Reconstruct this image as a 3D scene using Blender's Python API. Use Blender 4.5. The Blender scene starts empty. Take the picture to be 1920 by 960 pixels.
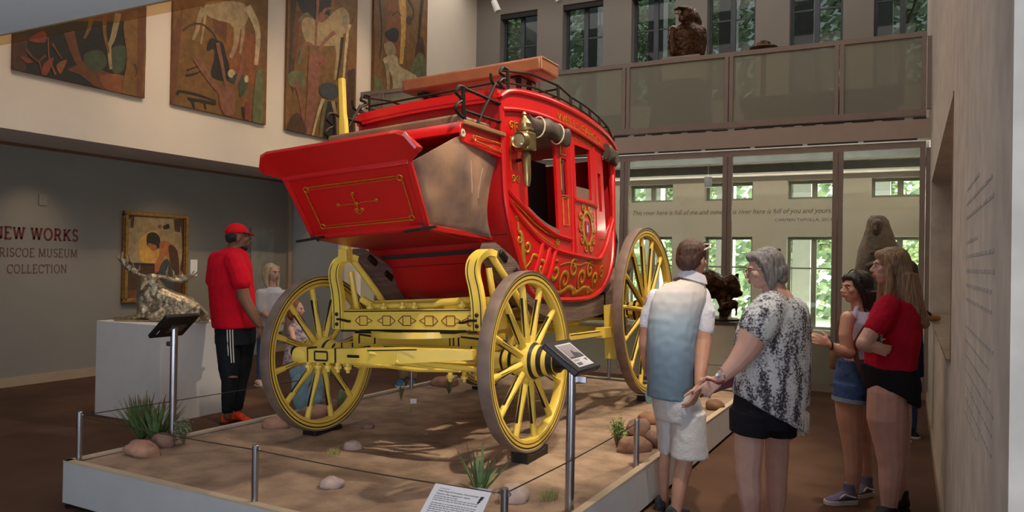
import bpy, bmesh, math, random
from mathutils import Vector as V, Matrix as M, noise as NZ
random.seed(7)
pi = math.pi
scene = bpy.context.scene
C = scene.collection
# ---------------------------------------------------------------- camera
F_PX, PITCH, ROLL, YAW, EYE = 1440.0, math.radians(.42), math.radians(.98), math.radians(27.4), 1.55
_f0 = V((-math.sin(YAW), math.cos(YAW), 0)); _r0 = V((math.cos(YAW), math.sin(YAW), 0)); _z = V((0, 0, 1))
_fw = math.cos(PITCH)*_f0 + math.sin(PITCH)*_z
_u0 = _r0.cross(_fw)
_rt = math.cos(ROLL)*_r0 + math.sin(ROLL)*_u0
_up = -math.sin(ROLL)*_r0 + math.cos(ROLL)*_u0
cd = bpy.data.cameras.new('camera'); cam = bpy.data.objects.new('camera', cd); C.objects.link(cam)
cd.sensor_width = 36; cd.lens = F_PX/1920*36; cd.clip_start = .05; cd.clip_end = 200
m = M.Identity(4)
for i in range(3):
    m[i][0] = _rt[i]; m[i][1] = _up[i]; m[i][2] = -_fw[i]
m[2][3] = EYE
cam.matrix_world = m
scene.camera = cam
# ---------------------------------------------------------------- world, sun, lamps, exposure
w = bpy.data.worlds.new('World'); scene.world = w; w.use_nodes = True
bg = w.node_tree.nodes['Background']; bg.inputs[0].default_value = (.80, .90, 1, 1); bg.inputs[1].default_value = 7.0
def lamp(name, kind, loc, aim, energy, color, **kw):
    l = bpy.data.lights.new(name, kind); l.energy = energy; l.color = color
    for k, v in kw.items(): setattr(l, k, v)
    o = bpy.data.objects.new(name, l); C.objects.link(o); o.location = loc
    o.rotation_euler = (V(aim)-V(loc)).to_track_quat('-Z', 'Y').to_euler()
    return o
WARM = (1, .74, .48); NEUT = (1, .93, .84); COOL = (.82, .90, 1)
lamp('sun', 'SUN', (0, 0, 20), (-8, -2.2, 6), 38, (1, .95, .85), angle=.02)
lamp('overhead_fill', 'AREA', (-3.2, 5.2, 7.3), (-3.2, 5.2, 0), 185, NEUT, shape='RECTANGLE', size=6.5, size_y=6.5)  # unseen overhead fill, added to brighten the whole hall
lamp('entrance_daylight', 'AREA', (2.3, -2.4, 1.3), (-1.6, 4.5, 1.6), 124, COOL, shape='RECTANGLE', size=2.8, size_y=2.2)
lamp('lobby_daylight', 'AREA', (-4.6, -4.4, 1.3), (-.2, 4.0, 1.9), 18, COOL, shape='RECTANGLE', size=5, size_y=2.4)
lamp('mezzanine_fill', 'AREA', (-3.6, -.9, .5), (-3.8, -.5, 2.83), 68, (.80, .89, 1), shape='RECTANGLE', size=3, size_y=1.2)  # added light aimed upward to brighten the mezzanine underside
lamp('corridor_fill', 'AREA', (-3.6, 12.0, 2.95), (-3.6, 12.4, 0), 72, NEUT, shape='RECTANGLE', size=8, size_y=1.2)  # added fill for the corridor, on top of its window daylight
lamp('corridor_ceiling_fill', 'AREA', (-3.6, 13.95, 2.55), (-3.6, 12.3, 3.6), 75, NEUT, shape='RECTANGLE', size=7.5, size_y=.12)  # added to lighten the corridor ceiling from the window side
lamp('corridor_ceiling_fill', 'AREA', (-3.6, 10.5, 3.06), (-3.6, 12.6, 3.10), 40, NEUT, shape='RECTANGLE', size=7.5, size_y=.05)  # added out of sight behind the glass header, lightens the near ceiling
lamp('gallery_fill', 'AREA', (-4.5, 12.4, 7.2), (-4.5, 12.4, 0), 125, NEUT, shape='RECTANGLE', size=9, size_y=2)  # unseen fill, added to lift the upper deck behind the parapet
def spot(name, loc, aim, e, ang, blend=.6, col=WARM, r=.06):
    return lamp(name, 'SPOT', loc, aim, e, col, spot_size=math.radians(ang), spot_blend=blend, shadow_soft_size=r)
spot('coach_spot', (-.2, 2.6, 6.6), (-2.5, 5.6, 1.6), 1250, 44, .5, (1, .86, .66), .08)
spot('coach_spot', (-.1, 7.6, 6.8), (-2.6, 5.8, 1.2), 900, 50, .5, (1, .86, .66), .08)
spot('mural_spot', (-4.9, 6.4, 6.9), (-8.25, 7.3, 3.25), 360, 46, .9)
spot('mural_spot', (-4.9, 9.6, 6.9), (-8.25, 9.6, 3.9), 330, 50, .9)
spot('mural_spot', (-5.2, 4.0, 6.9), (-8.25, 5.3, 3.6), 210, 46, .9)
spot('sign_spot', (-8.38, 5.35, 2.80), (-9.25, 5.45, 1.62), 26, 58, 1)
spot('picture_spot', (-7.9, 7.25, 2.80), (-9.25, 7.2, 1.5), 26, 56, 1)
spot('bust_spot', (-3.4, 12.9, 6.9), (-3.0, 11.2, 4.3), 160, 30, .8)
spot('sculpture_spot', (-6.2, 5.2, 6.4), (-6.9, 5.45, 1.0), 260, 22, .5)
scene.view_settings.view_transform = 'Standard'; scene.view_settings.look = 'None'
scene.view_settings.gamma = 1; scene.view_settings.exposure = 0
scene.view_settings.use_curve_mapping = False
scene.cycles.max_bounces = 7; scene.cycles.diffuse_bounces = 3; scene.cycles.transparent_max_bounces = 16
scene.cycles.use_denoising = True; scene.cycles.sample_clamp_indirect = 4
# ---------------------------------------------------------------- survey helpers: sight line through a picture point, met with a real surface
CAM = V((0, 0, EYE))
def ray(x, y): return (_fw*F_PX + _rt*(x-960) - _up*(y-480)).normalized()
def onz(x, y, z): d = ray(x, y); return CAM + d*((z-EYE)/d.z)
def onx(x, y, X): d = ray(x, y); return CAM + d*(X/d.x)
def ony(x, y, Y): d = ray(x, y); return CAM + d*(Y/d.y)
# ---------------------------------------------------------------- materials
def lin(c):
    c = c/255
    return c/12.92 if c <= .04045 else ((c+.055)/1.055)**2.4
def rgb(c): return (lin(c[0]), lin(c[1]), lin(c[2]), 1)
MATS = {}
def mat(name, col, rough=.5, metal=0, var=.12, vscale=6, bump=0, bscale=40, coat=0, spec=.5, col2=None, detail=4, stretch=None):
    if name in MATS: return MATS[name]
    m = bpy.data.materials.new(name); m.use_nodes = True; MATS[name] = m
    n, l = m.node_tree.nodes, m.node_tree.links
    b = n['Principled BSDF']; b.inputs['Roughness'].default_value = rough; b.inputs['Metallic'].default_value = metal
    b.inputs['Specular IOR Level'].default_value = spec
    b.inputs['Coat Weight'].default_value = coat; b.inputs['Coat Roughness'].default_value = .12
    tc = n.new('ShaderNodeTexCoord'); src = tc.outputs['Object']
    if stretch:
        mp = n.new('ShaderNodeMapping'); mp.inputs['Scale'].default_value = stretch
        l.new(src, mp.inputs[0]); src = mp.outputs[0]
    nz = n.new('ShaderNodeTexNoise'); nz.inputs['Scale'].default_value = vscale; nz.inputs['Detail'].default_value = detail
    l.new(src, nz.inputs['Vector'])
    cr = n.new('ShaderNodeValToRGB'); c = rgb(col)
    c2 = rgb(col2) if col2 else tuple(min(1, q*(1+var)) for q in c[:3])+(1,)
    c1 = c if col2 else tuple(q*(1-var) for q in c[:3])+(1,)
    cr.color_ramp.elements[0].position = .35; cr.color_ramp.elements[1].position = .65
    cr.color_ramp.elements[0].color = c1; cr.color_ramp.elements[1].color = c2
    l.new(nz.outputs['Fac'], cr.inputs[0]); l.new(cr.outputs[0], b.inputs['Base Color'])
    if bump:
        n2 = n.new('ShaderNodeTexNoise'); n2.inputs['Scale'].default_value = bscale; n2.inputs['Detail'].default_value = 6
        l.new(src, n2.inputs['Vector'])
        bp = n.new('ShaderNodeBump'); bp.inputs['Strength'].default_value = bump; bp.inputs['Distance'].default_value = .02
        l.new(n2.outputs['Fac'], bp.inputs['Height']); l.new(bp.outputs[0], b.inputs['Normal'])
    return m
def glass(name, tint, trans, gloss=.08, diff=(120, 122, 108), rough=.03):
    m = bpy.data.materials.new(name); m.use_nodes = True; n, l = m.node_tree.nodes, m.node_tree.links
    n.remove(n['Principled BSDF'])
    t = n.new('ShaderNodeBsdfTransparent'); t.inputs[0].default_value = rgb(tint)
    d = n.new('ShaderNodeBsdfDiffuse'); d.inputs[0].default_value = rgb(diff)
    g = n.new('ShaderNodeBsdfGlossy'); g.inputs['Roughness'].default_value = rough; g.inputs[0].default_value = (.9, .9, .9, 1)
    a = n.new('ShaderNodeMixShader'); a.inputs[0].default_value = 1-trans
    l.new(t.outputs[0], a.inputs[1]); l.new(d.outputs[0], a.inputs[2])
    b = n.new('ShaderNodeMixShader'); b.inputs[0].default_value = gloss
    l.new(a.outputs[0], b.inputs[1]); l.new(g.outputs[0], b.inputs[2])
    l.new(b.outputs[0], n['Material Output'].inputs[0])
    return m
# ---------------------------------------------------------------- mesh builder
def frame_to(d):
    d = V(d).normalized(); a = V((0, 0, 1)) if abs(d.z) < .95 else V((1, 0, 0))
    x = a.cross(d).normalized(); y = d.cross(x)
    return x, y, d
class MB:
    def __init__(s): s.v = []; s.f = []; s.mi = []
    def add(s, vs, fs, mi=0):
        o = len(s.v); s.v += [V(p) for p in vs]
        for f in fs: s.f.append([o+i for i in f]); s.mi.append(mi)
        return s
    def box(s, c, d, mi=0, rot=None):
        c = V(c); hx, hy, hz = d[0]/2, d[1]/2, d[2]/2
        vs = [V((x, y, z)) for x in (-hx, hx) for y in (-hy, hy) for z in (-hz, hz)]
        if rot is not None: vs = [rot @ p for p in vs]
        return s.add([c+p for p in vs], [(0, 1, 3, 2), (4, 6, 7, 5), (0, 4, 5, 1), (2, 3, 7, 6), (0, 2, 6, 4), (1, 5, 7, 3)], mi)
    def span(s, a, b, mi=0):
        return s.box([(a[i]+b[i])/2 for i in range(3)], [abs(b[i]-a[i]) for i in range(3)], mi)
    def beam(s, p, q, w, h, mi=0, up=(0, 0, 1), w2=None, h2=None):
        p, q = V(p), V(q); d = (q-p).normalized(); u = V(up)
        x = d.cross(u)
        if x.length < 1e-4: x = d.cross(V((0, 1, 0)))
        x.normalize(); y = x.cross(d)
        w2 = w if w2 is None else w2; h2 = h if h2 is None else h2
        vs = [p+x*a*w/2+y*b*h/2 for a, b in ((-1, -1), (1, -1), (1, 1), (-1, 1))]+[q+x*a*w2/2+y*b*h2/2 for a, b in ((-1, -1), (1, -1), (1, 1), (-1, 1))]
        return s.add(vs, [(3, 2, 1, 0), (4, 5, 6, 7), (0, 1, 5, 4), (1, 2, 6, 5), (2, 3, 7, 6), (3, 0, 4, 7)], mi)
    def tube(s, pts, r, mi=0, seg=8, cap=True, sq=None):
        pts = [V(p) for p in pts]; n = len(pts)
        R = r if isinstance(r, (list, tuple)) else [r]*n
        o = len(s.v); prev = None
        for i, p in enumerate(pts):
            d = (pts[min(i+1, n-1)]-pts[max(i-1, 0)])
            if d.length < 1e-9: d = V((0, 0, 1))
            d.normalize()
            if prev is None: x, y, _ = frame_to(d)
            else:
                x = prev - d*prev.dot(d)
                if x.length < 1e-6: x, y, _ = frame_to(d)
                x.normalize(); y = d.cross(x)
            prev = x
            for k in range(seg):
                a = 2*pi*k/seg; s.v.append(p+x*math.cos(a)*R[i]+y*math.sin(a)*R[i]*(sq or 1))
        for i in range(n-1):
            for k in range(seg):
                k2 = (k+1) % seg
                s.f.append([o+i*seg+k, o+i*seg+k2, o+(i+1)*seg+k2, o+(i+1)*seg+k]); s.mi.append(mi)
        if cap:
            s.f.append([o+k for k in range(seg)][::-1]); s.mi.append(mi)
            s.f.append([o+(n-1)*seg+k for k in range(seg)]); s.mi.append(mi)
        return s
    def limb(s, pts, r, mi=0, seg=12):
        # tube with rounded ends
        pts = [V(p) for p in pts]; R = list(r)
        def endcap(p, q, rad):
            d = (p-q).normalized(); out = []
            for t in (.95, .75, .4): out.append((p+d*rad*t, rad*math.sqrt(max(.01, 1-t*t))))
            return out
        a = endcap(pts[0], pts[1], R[0]); b = endcap(pts[-1], pts[-2], R[-1])
        P = [x[0] for x in a]+pts+[x[0] for x in b[::-1]]
        Q = [x[1] for x in a]+R+[x[1] for x in b[::-1]]
        return s.tube(P, Q, mi, seg)
    def lathe(s, prof, c=(0, 0, 0), ax='Z', seg=24, mi=0, mis=None, close=False):
        # prof: (radius, height) pairs
        c = V(c); o = len(s.v); n = len(prof)
        for r, h in prof:
            for k in range(seg):
                a = 2*pi*k/seg; u, v = r*math.cos(a), r*math.sin(a)
                s.v.append(c+(V((u, v, h)) if ax == 'Z' else V((h, u, v)) if ax == 'X' else V((v, h, u))))
        rng = range(n if close else n-1)
        for i in rng:
            j = (i+1) % n
            for k in range(seg):
                k2 = (k+1) % seg
                s.f.append([o+i*seg+k, o+i*seg+k2, o+j*seg+k2, o+j*seg+k]); s.mi.append(mis[i] if mis else mi)
        if not close:
            if prof[0][0] > 1e-5: s.f.append([o+k for k in range(seg)][::-1]); s.mi.append(mis[0] if mis else mi)
            if prof[-1][0] > 1e-5: s.f.append([o+(n-1)*seg+k for k in range(seg)]); s.mi.append(mis[-1] if mis else mi)
        return s
    def ell(s, c, r, mi=0, rot=None, nu=14, nv=9):
        c = V(c); vs = []; fs = []
        for i in range(nv+1):
            t = pi*i/nv
            for k in range(nu):
                a = 2*pi*k/nu; p = V((r[0]*math.sin(t)*math.cos(a), r[1]*math.sin(t)*math.sin(a), r[2]*math.cos(t)))
                vs.append(c+(rot @ p if rot is not None else p))
        for i in range(nv):
            for k in range(nu):
                k2 = (k+1) % nu; fs.append((i*nu+k, (i+1)*nu+k, (i+1)*nu+k2, i*nu+k2))
        return s.add(vs, fs, mi)
    def grid(s, rows, mi=0, closed=False):
        o = len(s.v); n = len(rows[0])
        for r in rows: s.v += [V(p) for p in r]
        for i in range(len(rows)-1):
            for k in range(n if closed else n-1):
                k2 = (k+1) % n
                s.f.append([o+i*n+k, o+i*n+k2, o+(i+1)*n+k2, o+(i+1)*n+k]); s.mi.append(mi)
        return s
    def loft(s, rings, mi=0):
        o = len(s.v); n = len(rings[0]); s.grid(rings, mi, True)
        s.f.append([o+k for k in range(n)][::-1]); s.mi.append(mi)
        s.f.append([o+(len(rings)-1)*n+k for k in range(n)]); s.mi.append(mi)
        return s
    def slab(s, rows, th, mi=0, nrm=None):
        # sheet with thickness th along nrm (or its own mean normal)
        R = len(rows); n = len(rows[0]); rows = [[V(p) for p in r] for r in rows]
        nn = V(nrm).normalized() if nrm is not None else None
        def N(i, k):
            if nn is not None: return nn
            a = rows[min(i+1, R-1)][k]-rows[max(i-1, 0)][k]; b = rows[i][min(k+1, n-1)]-rows[i][max(k-1, 0)]
            q = a.cross(b); return q.normalized() if q.length > 1e-12 else V((0, 0, 1))
        top = [[rows[i][k]+N(i, k)*th/2 for k in range(n)] for i in range(R)]
        bot = [[rows[i][k]-N(i, k)*th/2 for k in range(n)] for i in range(R)]
        o = len(s.v)
        for r in top+bot: s.v += r
        q = R*n
        for i in range(R-1):
            for k in range(n-1):
                a, b, c_, d = i*n+k, i*n+k+1, (i+1)*n+k+1, (i+1)*n+k
                s.f.append([o+a, o+d, o+c_, o+b]); s.mi.append(mi); s.f.append([o+q+a, o+q+b, o+q+c_, o+q+d]); s.mi.append(mi)
        edge = [(0, k) for k in range(n)]+[(i, n-1) for i in range(1, R)]+[(R-1, k) for k in range(n-2, -1, -1)]+[(i, 0) for i in range(R-2, 0, -1)]
        L = len(edge)
        for t in range(L):
            a = edge[t][0]*n+edge[t][1]; b = edge[(t+1) % L][0]*n+edge[(t+1) % L][1]
            s.f.append([o+a, o+b, o+q+b, o+q+a]); s.mi.append(mi)
        return s
    def prism(s, poly, off, mi=0):
        # poly: 3-D polygon; off: extrusion vector
        n = len(poly); off = V(off); vs = [V(p) for p in poly]+[V(p)+off for p in poly]
        return s.add(vs, [tuple(range(n))[::-1], tuple(range(n, 2*n))]+[(i, (i+1) % n, n+(i+1) % n, n+i) for i in range(n)], mi)
    def xf(s, m): s.v = [m @ p for p in s.v]; return s
    def mesh(s, name):
        me = bpy.data.meshes.new(name); me.from_pydata([tuple(p) for p in s.v], [], s.f)
        me.polygons.foreach_set('material_index', s.mi)
        bm = bmesh.new(); bm.from_mesh(me); bmesh.ops.recalc_face_normals(bm, faces=bm.faces); bm.to_mesh(me); bm.free()
        return me
def obj(name, mb, mats, parent=None, smooth=True, bevel=0, angle=40, sub=0):
    me = mb.mesh(name) if isinstance(mb, MB) else mb
    for q in (mats if isinstance(mats, (list, tuple)) else [mats]): me.materials.append(q)
    o = bpy.data.objects.new(name, me); C.objects.link(o)
    if parent is not None: o.parent = parent
    if bevel:
        b = o.modifiers.new('b', 'BEVEL'); b.width = bevel; b.segments = 2; b.limit_method = 'ANGLE'; b.angle_limit = math.radians(50)
    if sub:
        b = o.modifiers.new('s', 'SUBSURF'); b.levels = sub; b.render_levels = sub
    if smooth:
        me.shade_smooth() if hasattr(me, 'shade_smooth') else None
        try: me.set_sharp_from_angle(angle=math.radians(angle))
        except Exception: pass
    return o
def tag(o, label=None, cat=None, group=None, kind=None):
    if label: o['label'] = label
    if cat: o['category'] = cat
    if group: o['group'] = group
    if kind: o['kind'] = kind
    return o
def empty(name, loc=(0, 0, 0), rz=0, **kw):
    o = bpy.data.objects.new(name, None); C.objects.link(o); o.location = loc; o.rotation_euler = (0, 0, rz); o.empty_display_size = .1
    return tag(o, **kw)
def struct(name, mb, m, smooth=False, **kw): return tag(obj(name, mb, m, smooth=smooth, **kw), kind='structure')
def dup(root, name=None, label=None):
    r = root.copy(); C.objects.link(r)
    if label: r['label'] = label
    for ch in list(root.children):
        c = ch.copy(); C.objects.link(c); c.parent = r
        for g in list(ch.children):
            d = g.copy(); C.objects.link(d); d.parent = c
    return r
def cat_curve(pts, n=8, closed=False):
    P = [V(p) for p in pts]; out = []; L = len(P)
    for i in range(L if closed else L-1):
        p0 = P[(i-1) % L] if (closed or i > 0) else P[0]; p1 = P[i]; p2 = P[(i+1) % L]; p3 = P[(i+2) % L] if (closed or i+2 < L) else P[-1]
        for k in range(n):
            t = k/n
            out.append(.5*((2*p1)+(p2-p0)*t+(2*p0-5*p1+4*p2-p3)*t*t+(3*p1-p0-3*p2+p3)*t**3))
    if not closed: out.append(P[-1])
    return out
def text_mesh(body, size, shear=0, extrude=.0015, align='LEFT', spacing=1):
    cu = bpy.data.curves.new('lettering', 'FONT'); cu.body = body; cu.size = size; cu.shear = shear; cu.extrude = extrude
    cu.align_x = align; cu.space_character = spacing; cu.resolution_u = 3
    o = bpy.data.objects.new('lettering', cu); C.objects.link(o)
    dg = bpy.context.evaluated_depsgraph_get(); me = bpy.data.meshes.new_from_object(o.evaluated_get(dg))
    bpy.data.objects.remove(o)
    return me
def map_mesh(me, fn):
    for v in me.vertices: v.co = fn(v.co)
    return me
# stroke letters with slab serifs, in a 1-high cell; every stroke is a flat ribbon
def _arc(cx, cy, rx, ry, a0, a1, n=14): return [(cx+rx*math.cos(math.radians(a0+(a1-a0)*i/n)), cy+ry*math.sin(math.radians(a0+(a1-a0)*i/n))) for i in range(n+1)]
SER = {
 'N': (.9, [[(.14, 0), (.14, 1)], [(.14, 1), (.76, 0)], [(.76, 0), (.76, 1)]], [(.14, 0), (.76, 1), (.1, 1)]),
 'E': (.72, [[(.16, 0), (.16, 1)], [(.05, 1), (.62, 1), (.62, .84)], [(.16, .52), (.5, .52)], [(.05, 0), (.64, 0), (.64, .16)]], []),
 'W': (1.15, [[(.1, 1), (.33, 0)], [(.33, 0), (.57, 1)], [(.57, 1), (.81, 0)], [(.81, 0), (1.05, 1)]], [(.1, 1), (.57, 1), (1.05, 1)]),
 'O': (.96, [_arc(.48, .5, .38, .5, 0, 360, 28)], []),
 'R': (.84, [[(.16, 0), (.16, 1)], [(.05, 1), (.4, 1)]+_arc(.42, .74, .22, .26, 90, -90)+[(.16, .48)], [(.42, .48), (.66, 0), (.8, 0)]], [(.16, 0)]),
 'K': (.86, [[(.16, 0), (.16, 1)], [(.16, .42), (.68, 1)], [(.34, .6), (.7, 0)]], [(.16, 0), (.16, 1), (.68, 1), (.72, 0)]),
 'S': (.66, [_arc(.34, .75, .22, .25, 20, 270)+_arc(.34, .25, .24, .25, 90, -160)], []),
 'B': (.78, [[(.16, 0), (.16, 1)], [(.05, 1), (.38, 1)]+_arc(.4, .76, .2, .24, 90, -90)+[(.16, .52)], [(.16, .52), (.4, .52)]+_arc(.42, .26, .24, .26, 90, -90)+[(.05, 0)]], []),
 'I': (.34, [[(.17, 0), (.17, 1)]], [(.17, 0), (.17, 1)]),
 'C': (.82, [_arc(.46, .5, .38, .5, 42, 318, 22), [(.76, .7), (.76, 1)]], []),
 'M': (1.08, [[(.14, 0), (.18, 1)], [(.18, 1), (.54, .05)], [(.54, .05), (.9, 1)], [(.9, 1), (.94, 0)]], [(.14, 0), (.94, 0), (.16, 1), (.92, 1)]),
 'U': (.9, [[(.16, 1), (.16, .34)]+_arc(.44, .34, .28, .34, 180, 360)+[(.72, 1)]], [(.16, 1), (.72, 1)]),
 'L': (.68, [[(.16, 0), (.16, 1)], [(.05, 0), (.6, 0), (.6, .2)]], [(.16, 1)]),
 'T': (.8, [[(.4, 0), (.4, 1)], [(.08, .8), (.08, 1), (.72, 1), (.72, .8)]], [(.4, 0)]),
}
def serif_width(t, gap=.1): return sum((SER[c][0] if c in SER else .45)+gap for c in t)-gap
def serif_text(mb, t, height, wt, place, gap=.1, th=.003):
    x = 0
    def rib(pts, w_):
        P = [V((p[0], p[1], 0)) for p in pts]; a = []; b = []
        for i, p in enumerate(P):
            d = (P[min(i+1, len(P)-1)]-P[max(i-1, 0)]).normalized(); nn = V((-d.y, d.x, 0))
            a.append(place((p+nn*w_/2)*height)); b.append(place((p-nn*w_/2)*height))
        mb.slab([a, b], th)
    for c in t:
        if c in SER:
            wd, st, se = SER[c]
            for s_ in st:
                P = s_
                if len(P) == 2: P = [P[0], ((P[0][0]+P[1][0])/2, (P[0][1]+P[1][1])/2), P[1]]
                rib([(p[0]+x, p[1]) for p in P], wt)
            for q in se:
                yy = q[1]+(.02 if q[1] == 0 else -.02 if q[1] == 1 else 0)
                rib([(x+q[0]-.13, yy), (x+q[0]+.13, yy)], wt*.6)
            x += wd+gap
        else: x += .45
# ================================================================ the building
WALL = mat('warm_white_plaster', (214, 200, 184), .85, var=.03, vscale=1.5)
SOFF = mat('soffit_paint', (206, 196, 188), .85, var=.03)
GREYW = mat('grey_wall_paint', (126, 121, 114), .85, var=.04, vscale=1.2)
BLUEW = mat('blue_grey_wall_paint', (170, 172, 170), .85, var=.03, vscale=1.2)
FARW = mat('far_wall_paint', (190, 185, 174), .85, var=.03, vscale=1.2)
GALW = mat('gallery_wall_paint', (124, 118, 112), .85, var=.03, vscale=1.2)
SLABM = mat('mezzanine_underside_paint', (206, 212, 216), .8, var=.02)
CARPET = mat('dark_brown_carpet', (86, 63, 51), .95, var=.12, vscale=2.2, bump=.25, bscale=220, spec=.1)
DARKTRIM = mat('brown_shadow_gap', (104, 66, 44), .8)
BASE = mat('beige_baseboard', (156, 136, 112), .7, var=.05)
FRAME = mat('grey_brown_mullion', (146, 128, 118), .5, var=.05)
SLOT = mat('black_vent_slot', (22, 20, 20), .6)
WINF = mat('dark_blue_grey_window_frame', (58, 66, 74), .5)
WINL = mat('pale_grey_window_frame', (140, 140, 128), .5)
CEIL = mat('white_ceiling', (220, 214, 206), .9)
NICHE = mat('niche_paint', (196, 186, 176), .85)
ZT = 7.6
mb = MB().span((-14, -5, -.1), (7, 14.1, 0)); struct('floor', mb, CARPET)
mb = MB().span((-10, -5, ZT), (7, 14.6, ZT+.15)); struct('ceiling', mb, CEIL)
# recessed gallery under the upper wall
mb = MB().span((-9.42, -5, 0), (-9.25, 9.94, 2.83)); struct('wall_left', mb, GREYW)
mb = MB().span((-9.25, 9.77, 0), (-8.25, 9.94, 2.83)); struct('wall_return', mb, BLUEW)
mb = MB().span((-9.42, -5, 2.83), (-8.27, 14.1, 2.98)); struct('ceiling_soffit', mb, SOFF)
mb = MB().span((-8.42, -5, 2.98), (-8.27, 14.1, ZT)).span((-8.27, -5, 2.829), (-8.25, 14.1, ZT)).span((-8.42, 9.94, 0), (-8.25, 14.1, 2.83)); struct('wall_left_upper', mb, WALL)
mb = MB().span((-9.25, -5, 2.795), (-9.225, 9.77, 2.83)).span((-9.25, 9.745, 2.795), (-8.25, 9.77, 2.83)); struct('trim_1', mb, DARKTRIM)
mb = MB().span((-9.25, -5, 0), (-9.225, 8.84, .11)).span((-9.25, 9.36, 0), (-9.225, 9.77, .11)); struct('baseboard_left', mb, BASE)
mb = MB().span((-9.25, 9.66, .11), (-9.21, 9.745, 2.795)); struct('trim_2', mb, BASE)
mb = MB().span((-9.25, 8.86, 0), (-9.225, 9.34, 2.02)); d = struct('door_1', mb, mat('grey_door_paint', (128, 128, 126), .6))
mb = MB().span((-9.225, 9.26, .98), (-9.18, 9.28, 1.0)).span((-9.19, 9.18, .98), (-9.18, 9.28, 1.0)); obj('door_handle', mb, mat('steel', (170, 170, 172), .3, 1, var=.03), d)
# far window wall
YF = 14.1
WL = [-7.68, -6.25, -4.81, -3.36, -1.92, -.585]; WW = .86
bands = [(0, .46, None), (.46, 2.07, 1), (2.07, 2.72, None), (2.72, 3.05, 1), (3.05, 4.55, None), (4.55, 6.72, 1), (6.72, ZT, None)]
mbl = MB(); mbu = MB()
for z0, z1, op in bands:
    tgt = mbl if z1 < 3.1 else mbu
    if not op: tgt.span((-8.42, YF, z0), (.7, YF+.3, z1))
    else:
        xs = [-8.42]
        for x in WL: xs += [x, x+WW]
        xs.append(.7)
        for i in range(0, len(xs), 2): tgt.span((xs[i], YF, z0), (xs[i+1], YF+.3, z1))
struct('wall_back_lower', mbl, FARW); struct('wall_back_upper', mbu, GALW)
GL_LO = glass('clear_window_glass', (235, 246, 240), 1, .04)
GL_UP = glass('tinted_window_glass', (106, 112, 108), .97, .03, diff=(90, 96, 100))
def window(n, x, z0, z1, fm, gm, bars, split=True):
    yb = YF+.2; t = .05
    mb = MB()
    mb.span((x, yb, z0), (x+t, yb+.06, z1)).span((x+WW-t, yb, z0), (x+WW, yb+.06, z1)).span((x+t, yb, z0), (x+WW-t, yb+.06, z0+t)).span((x+t, yb, z1-t), (x+WW-t, yb+.06, z1))
    xm = x+.5*WW
    mb.span((xm-.045, yb, z0+t), (xm+.045, yb+.06, z1-t))
    for z in bars: mb.span((x+t, yb+.015, z-.014), (xm-.045, yb+.045, z+.014)).span((xm+.045, yb+.015, z-.014), (x+WW-t, yb+.045, z+.014))
    o = struct('window_%d' % n, mb, fm)
    obj('window_pane', MB().span((x+t, yb+.028, z0+t), (xm-.045, yb+.032, z1-t)), gm, o)
    obj('window_pane', MB().span((xm+.045, yb+.028, z0+t), (x+WW-t, yb+.032, z1-t)), gm, o)
    return o
k = 1
for i, x in enumerate(WL):
    if i >= 1:
        window(k, x, .46, 2.07, WINL, GL_LO, [1.52]); k += 1
        window(k, x, 2.72, 3.05, WINL, GL_LO, []); k += 1
    o = window(k, x, 4.55, 6.72, WINF, GL_UP, [6.05, 5.3]); k += 1
    obj('roller_blind', MB().span((x+.002, YF+.03, 6.62), (x+WW-.002, YF+.12, 6.719)), mat('black_blind', (20, 19, 20), .7), o)
# upper deck, fascia, glazed parapet and glazed screen below
YG = 10.3
mb = MB().span((-8.25, YG-.05, 3.09), (.2, YG+.14, 3.33)).span((-8.25, YG+.14, 3.16), (.2, YF, 3.33)); struct('floor_upper', mb, mat('fascia_paint', (176, 158, 144), .7, var=.03))
mb = MB().span((-8.25, YG+.14, 3.14), (.2, YF, 3.16)); struct('ceiling_corridor', mb, CEIL)
MX = [-7.82, -6.4, -4.98, -3.57, -2.15, -.805, .15]
mb = MB()
for z in (3.335, 3.085):
    x = -8.2
    while x < .05:
        L = random.choice((.16, .2, .24)) if z > 3.2 else .58
        mb.span((x, YG-.056, z-.012), (min(x+L, .15), YG-.03, z+.006)); x += L+(.09 if z > 3.2 else .06)
struct('trim_3', mb, SLOT)
FROST = glass('frosted_parapet_glass', (226, 226, 214), .68, .03, diff=(206, 204, 190), rough=.02)
KICK = mat('sage_grey_panel', (140, 138, 118), .35, var=.03)
CLEAR = glass('clear_screen_glass', (234, 234, 226), .95, .02, diff=(150, 146, 134))
mb = MB().span((-8.25, YG-.03, 4.30), (.15, YG+.03, 4.36)).span((-8.25, YG-.03, 3.36), (.15, YG+.03, 3.44))
for x in MX: mb.span((x-.055, YG-.03, 3.44), (x-.006, YG+.03, 4.30)).span((x+.006, YG-.03, 3.44), (x+.055, YG+.03, 4.30))
par = struct('balcony_parapet', mb, FRAME)
mb2 = MB().span((-8.25, YG-.03, 2.98), (.15, YG+.03, 3.06)).span((-8.25, YG-.03, 0), (.15, YG+.03, .10))
for x in MX: mb2.span((x-.06, YG-.04, .10), (x+.0, YG+.04, 2.98)).span((x+.004, YG-.03, .10), (x+.06, YG+.03, 2.98))
scr = struct('glass_screen', mb2, FRAME)
xs = [-8.25]+MX
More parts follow.
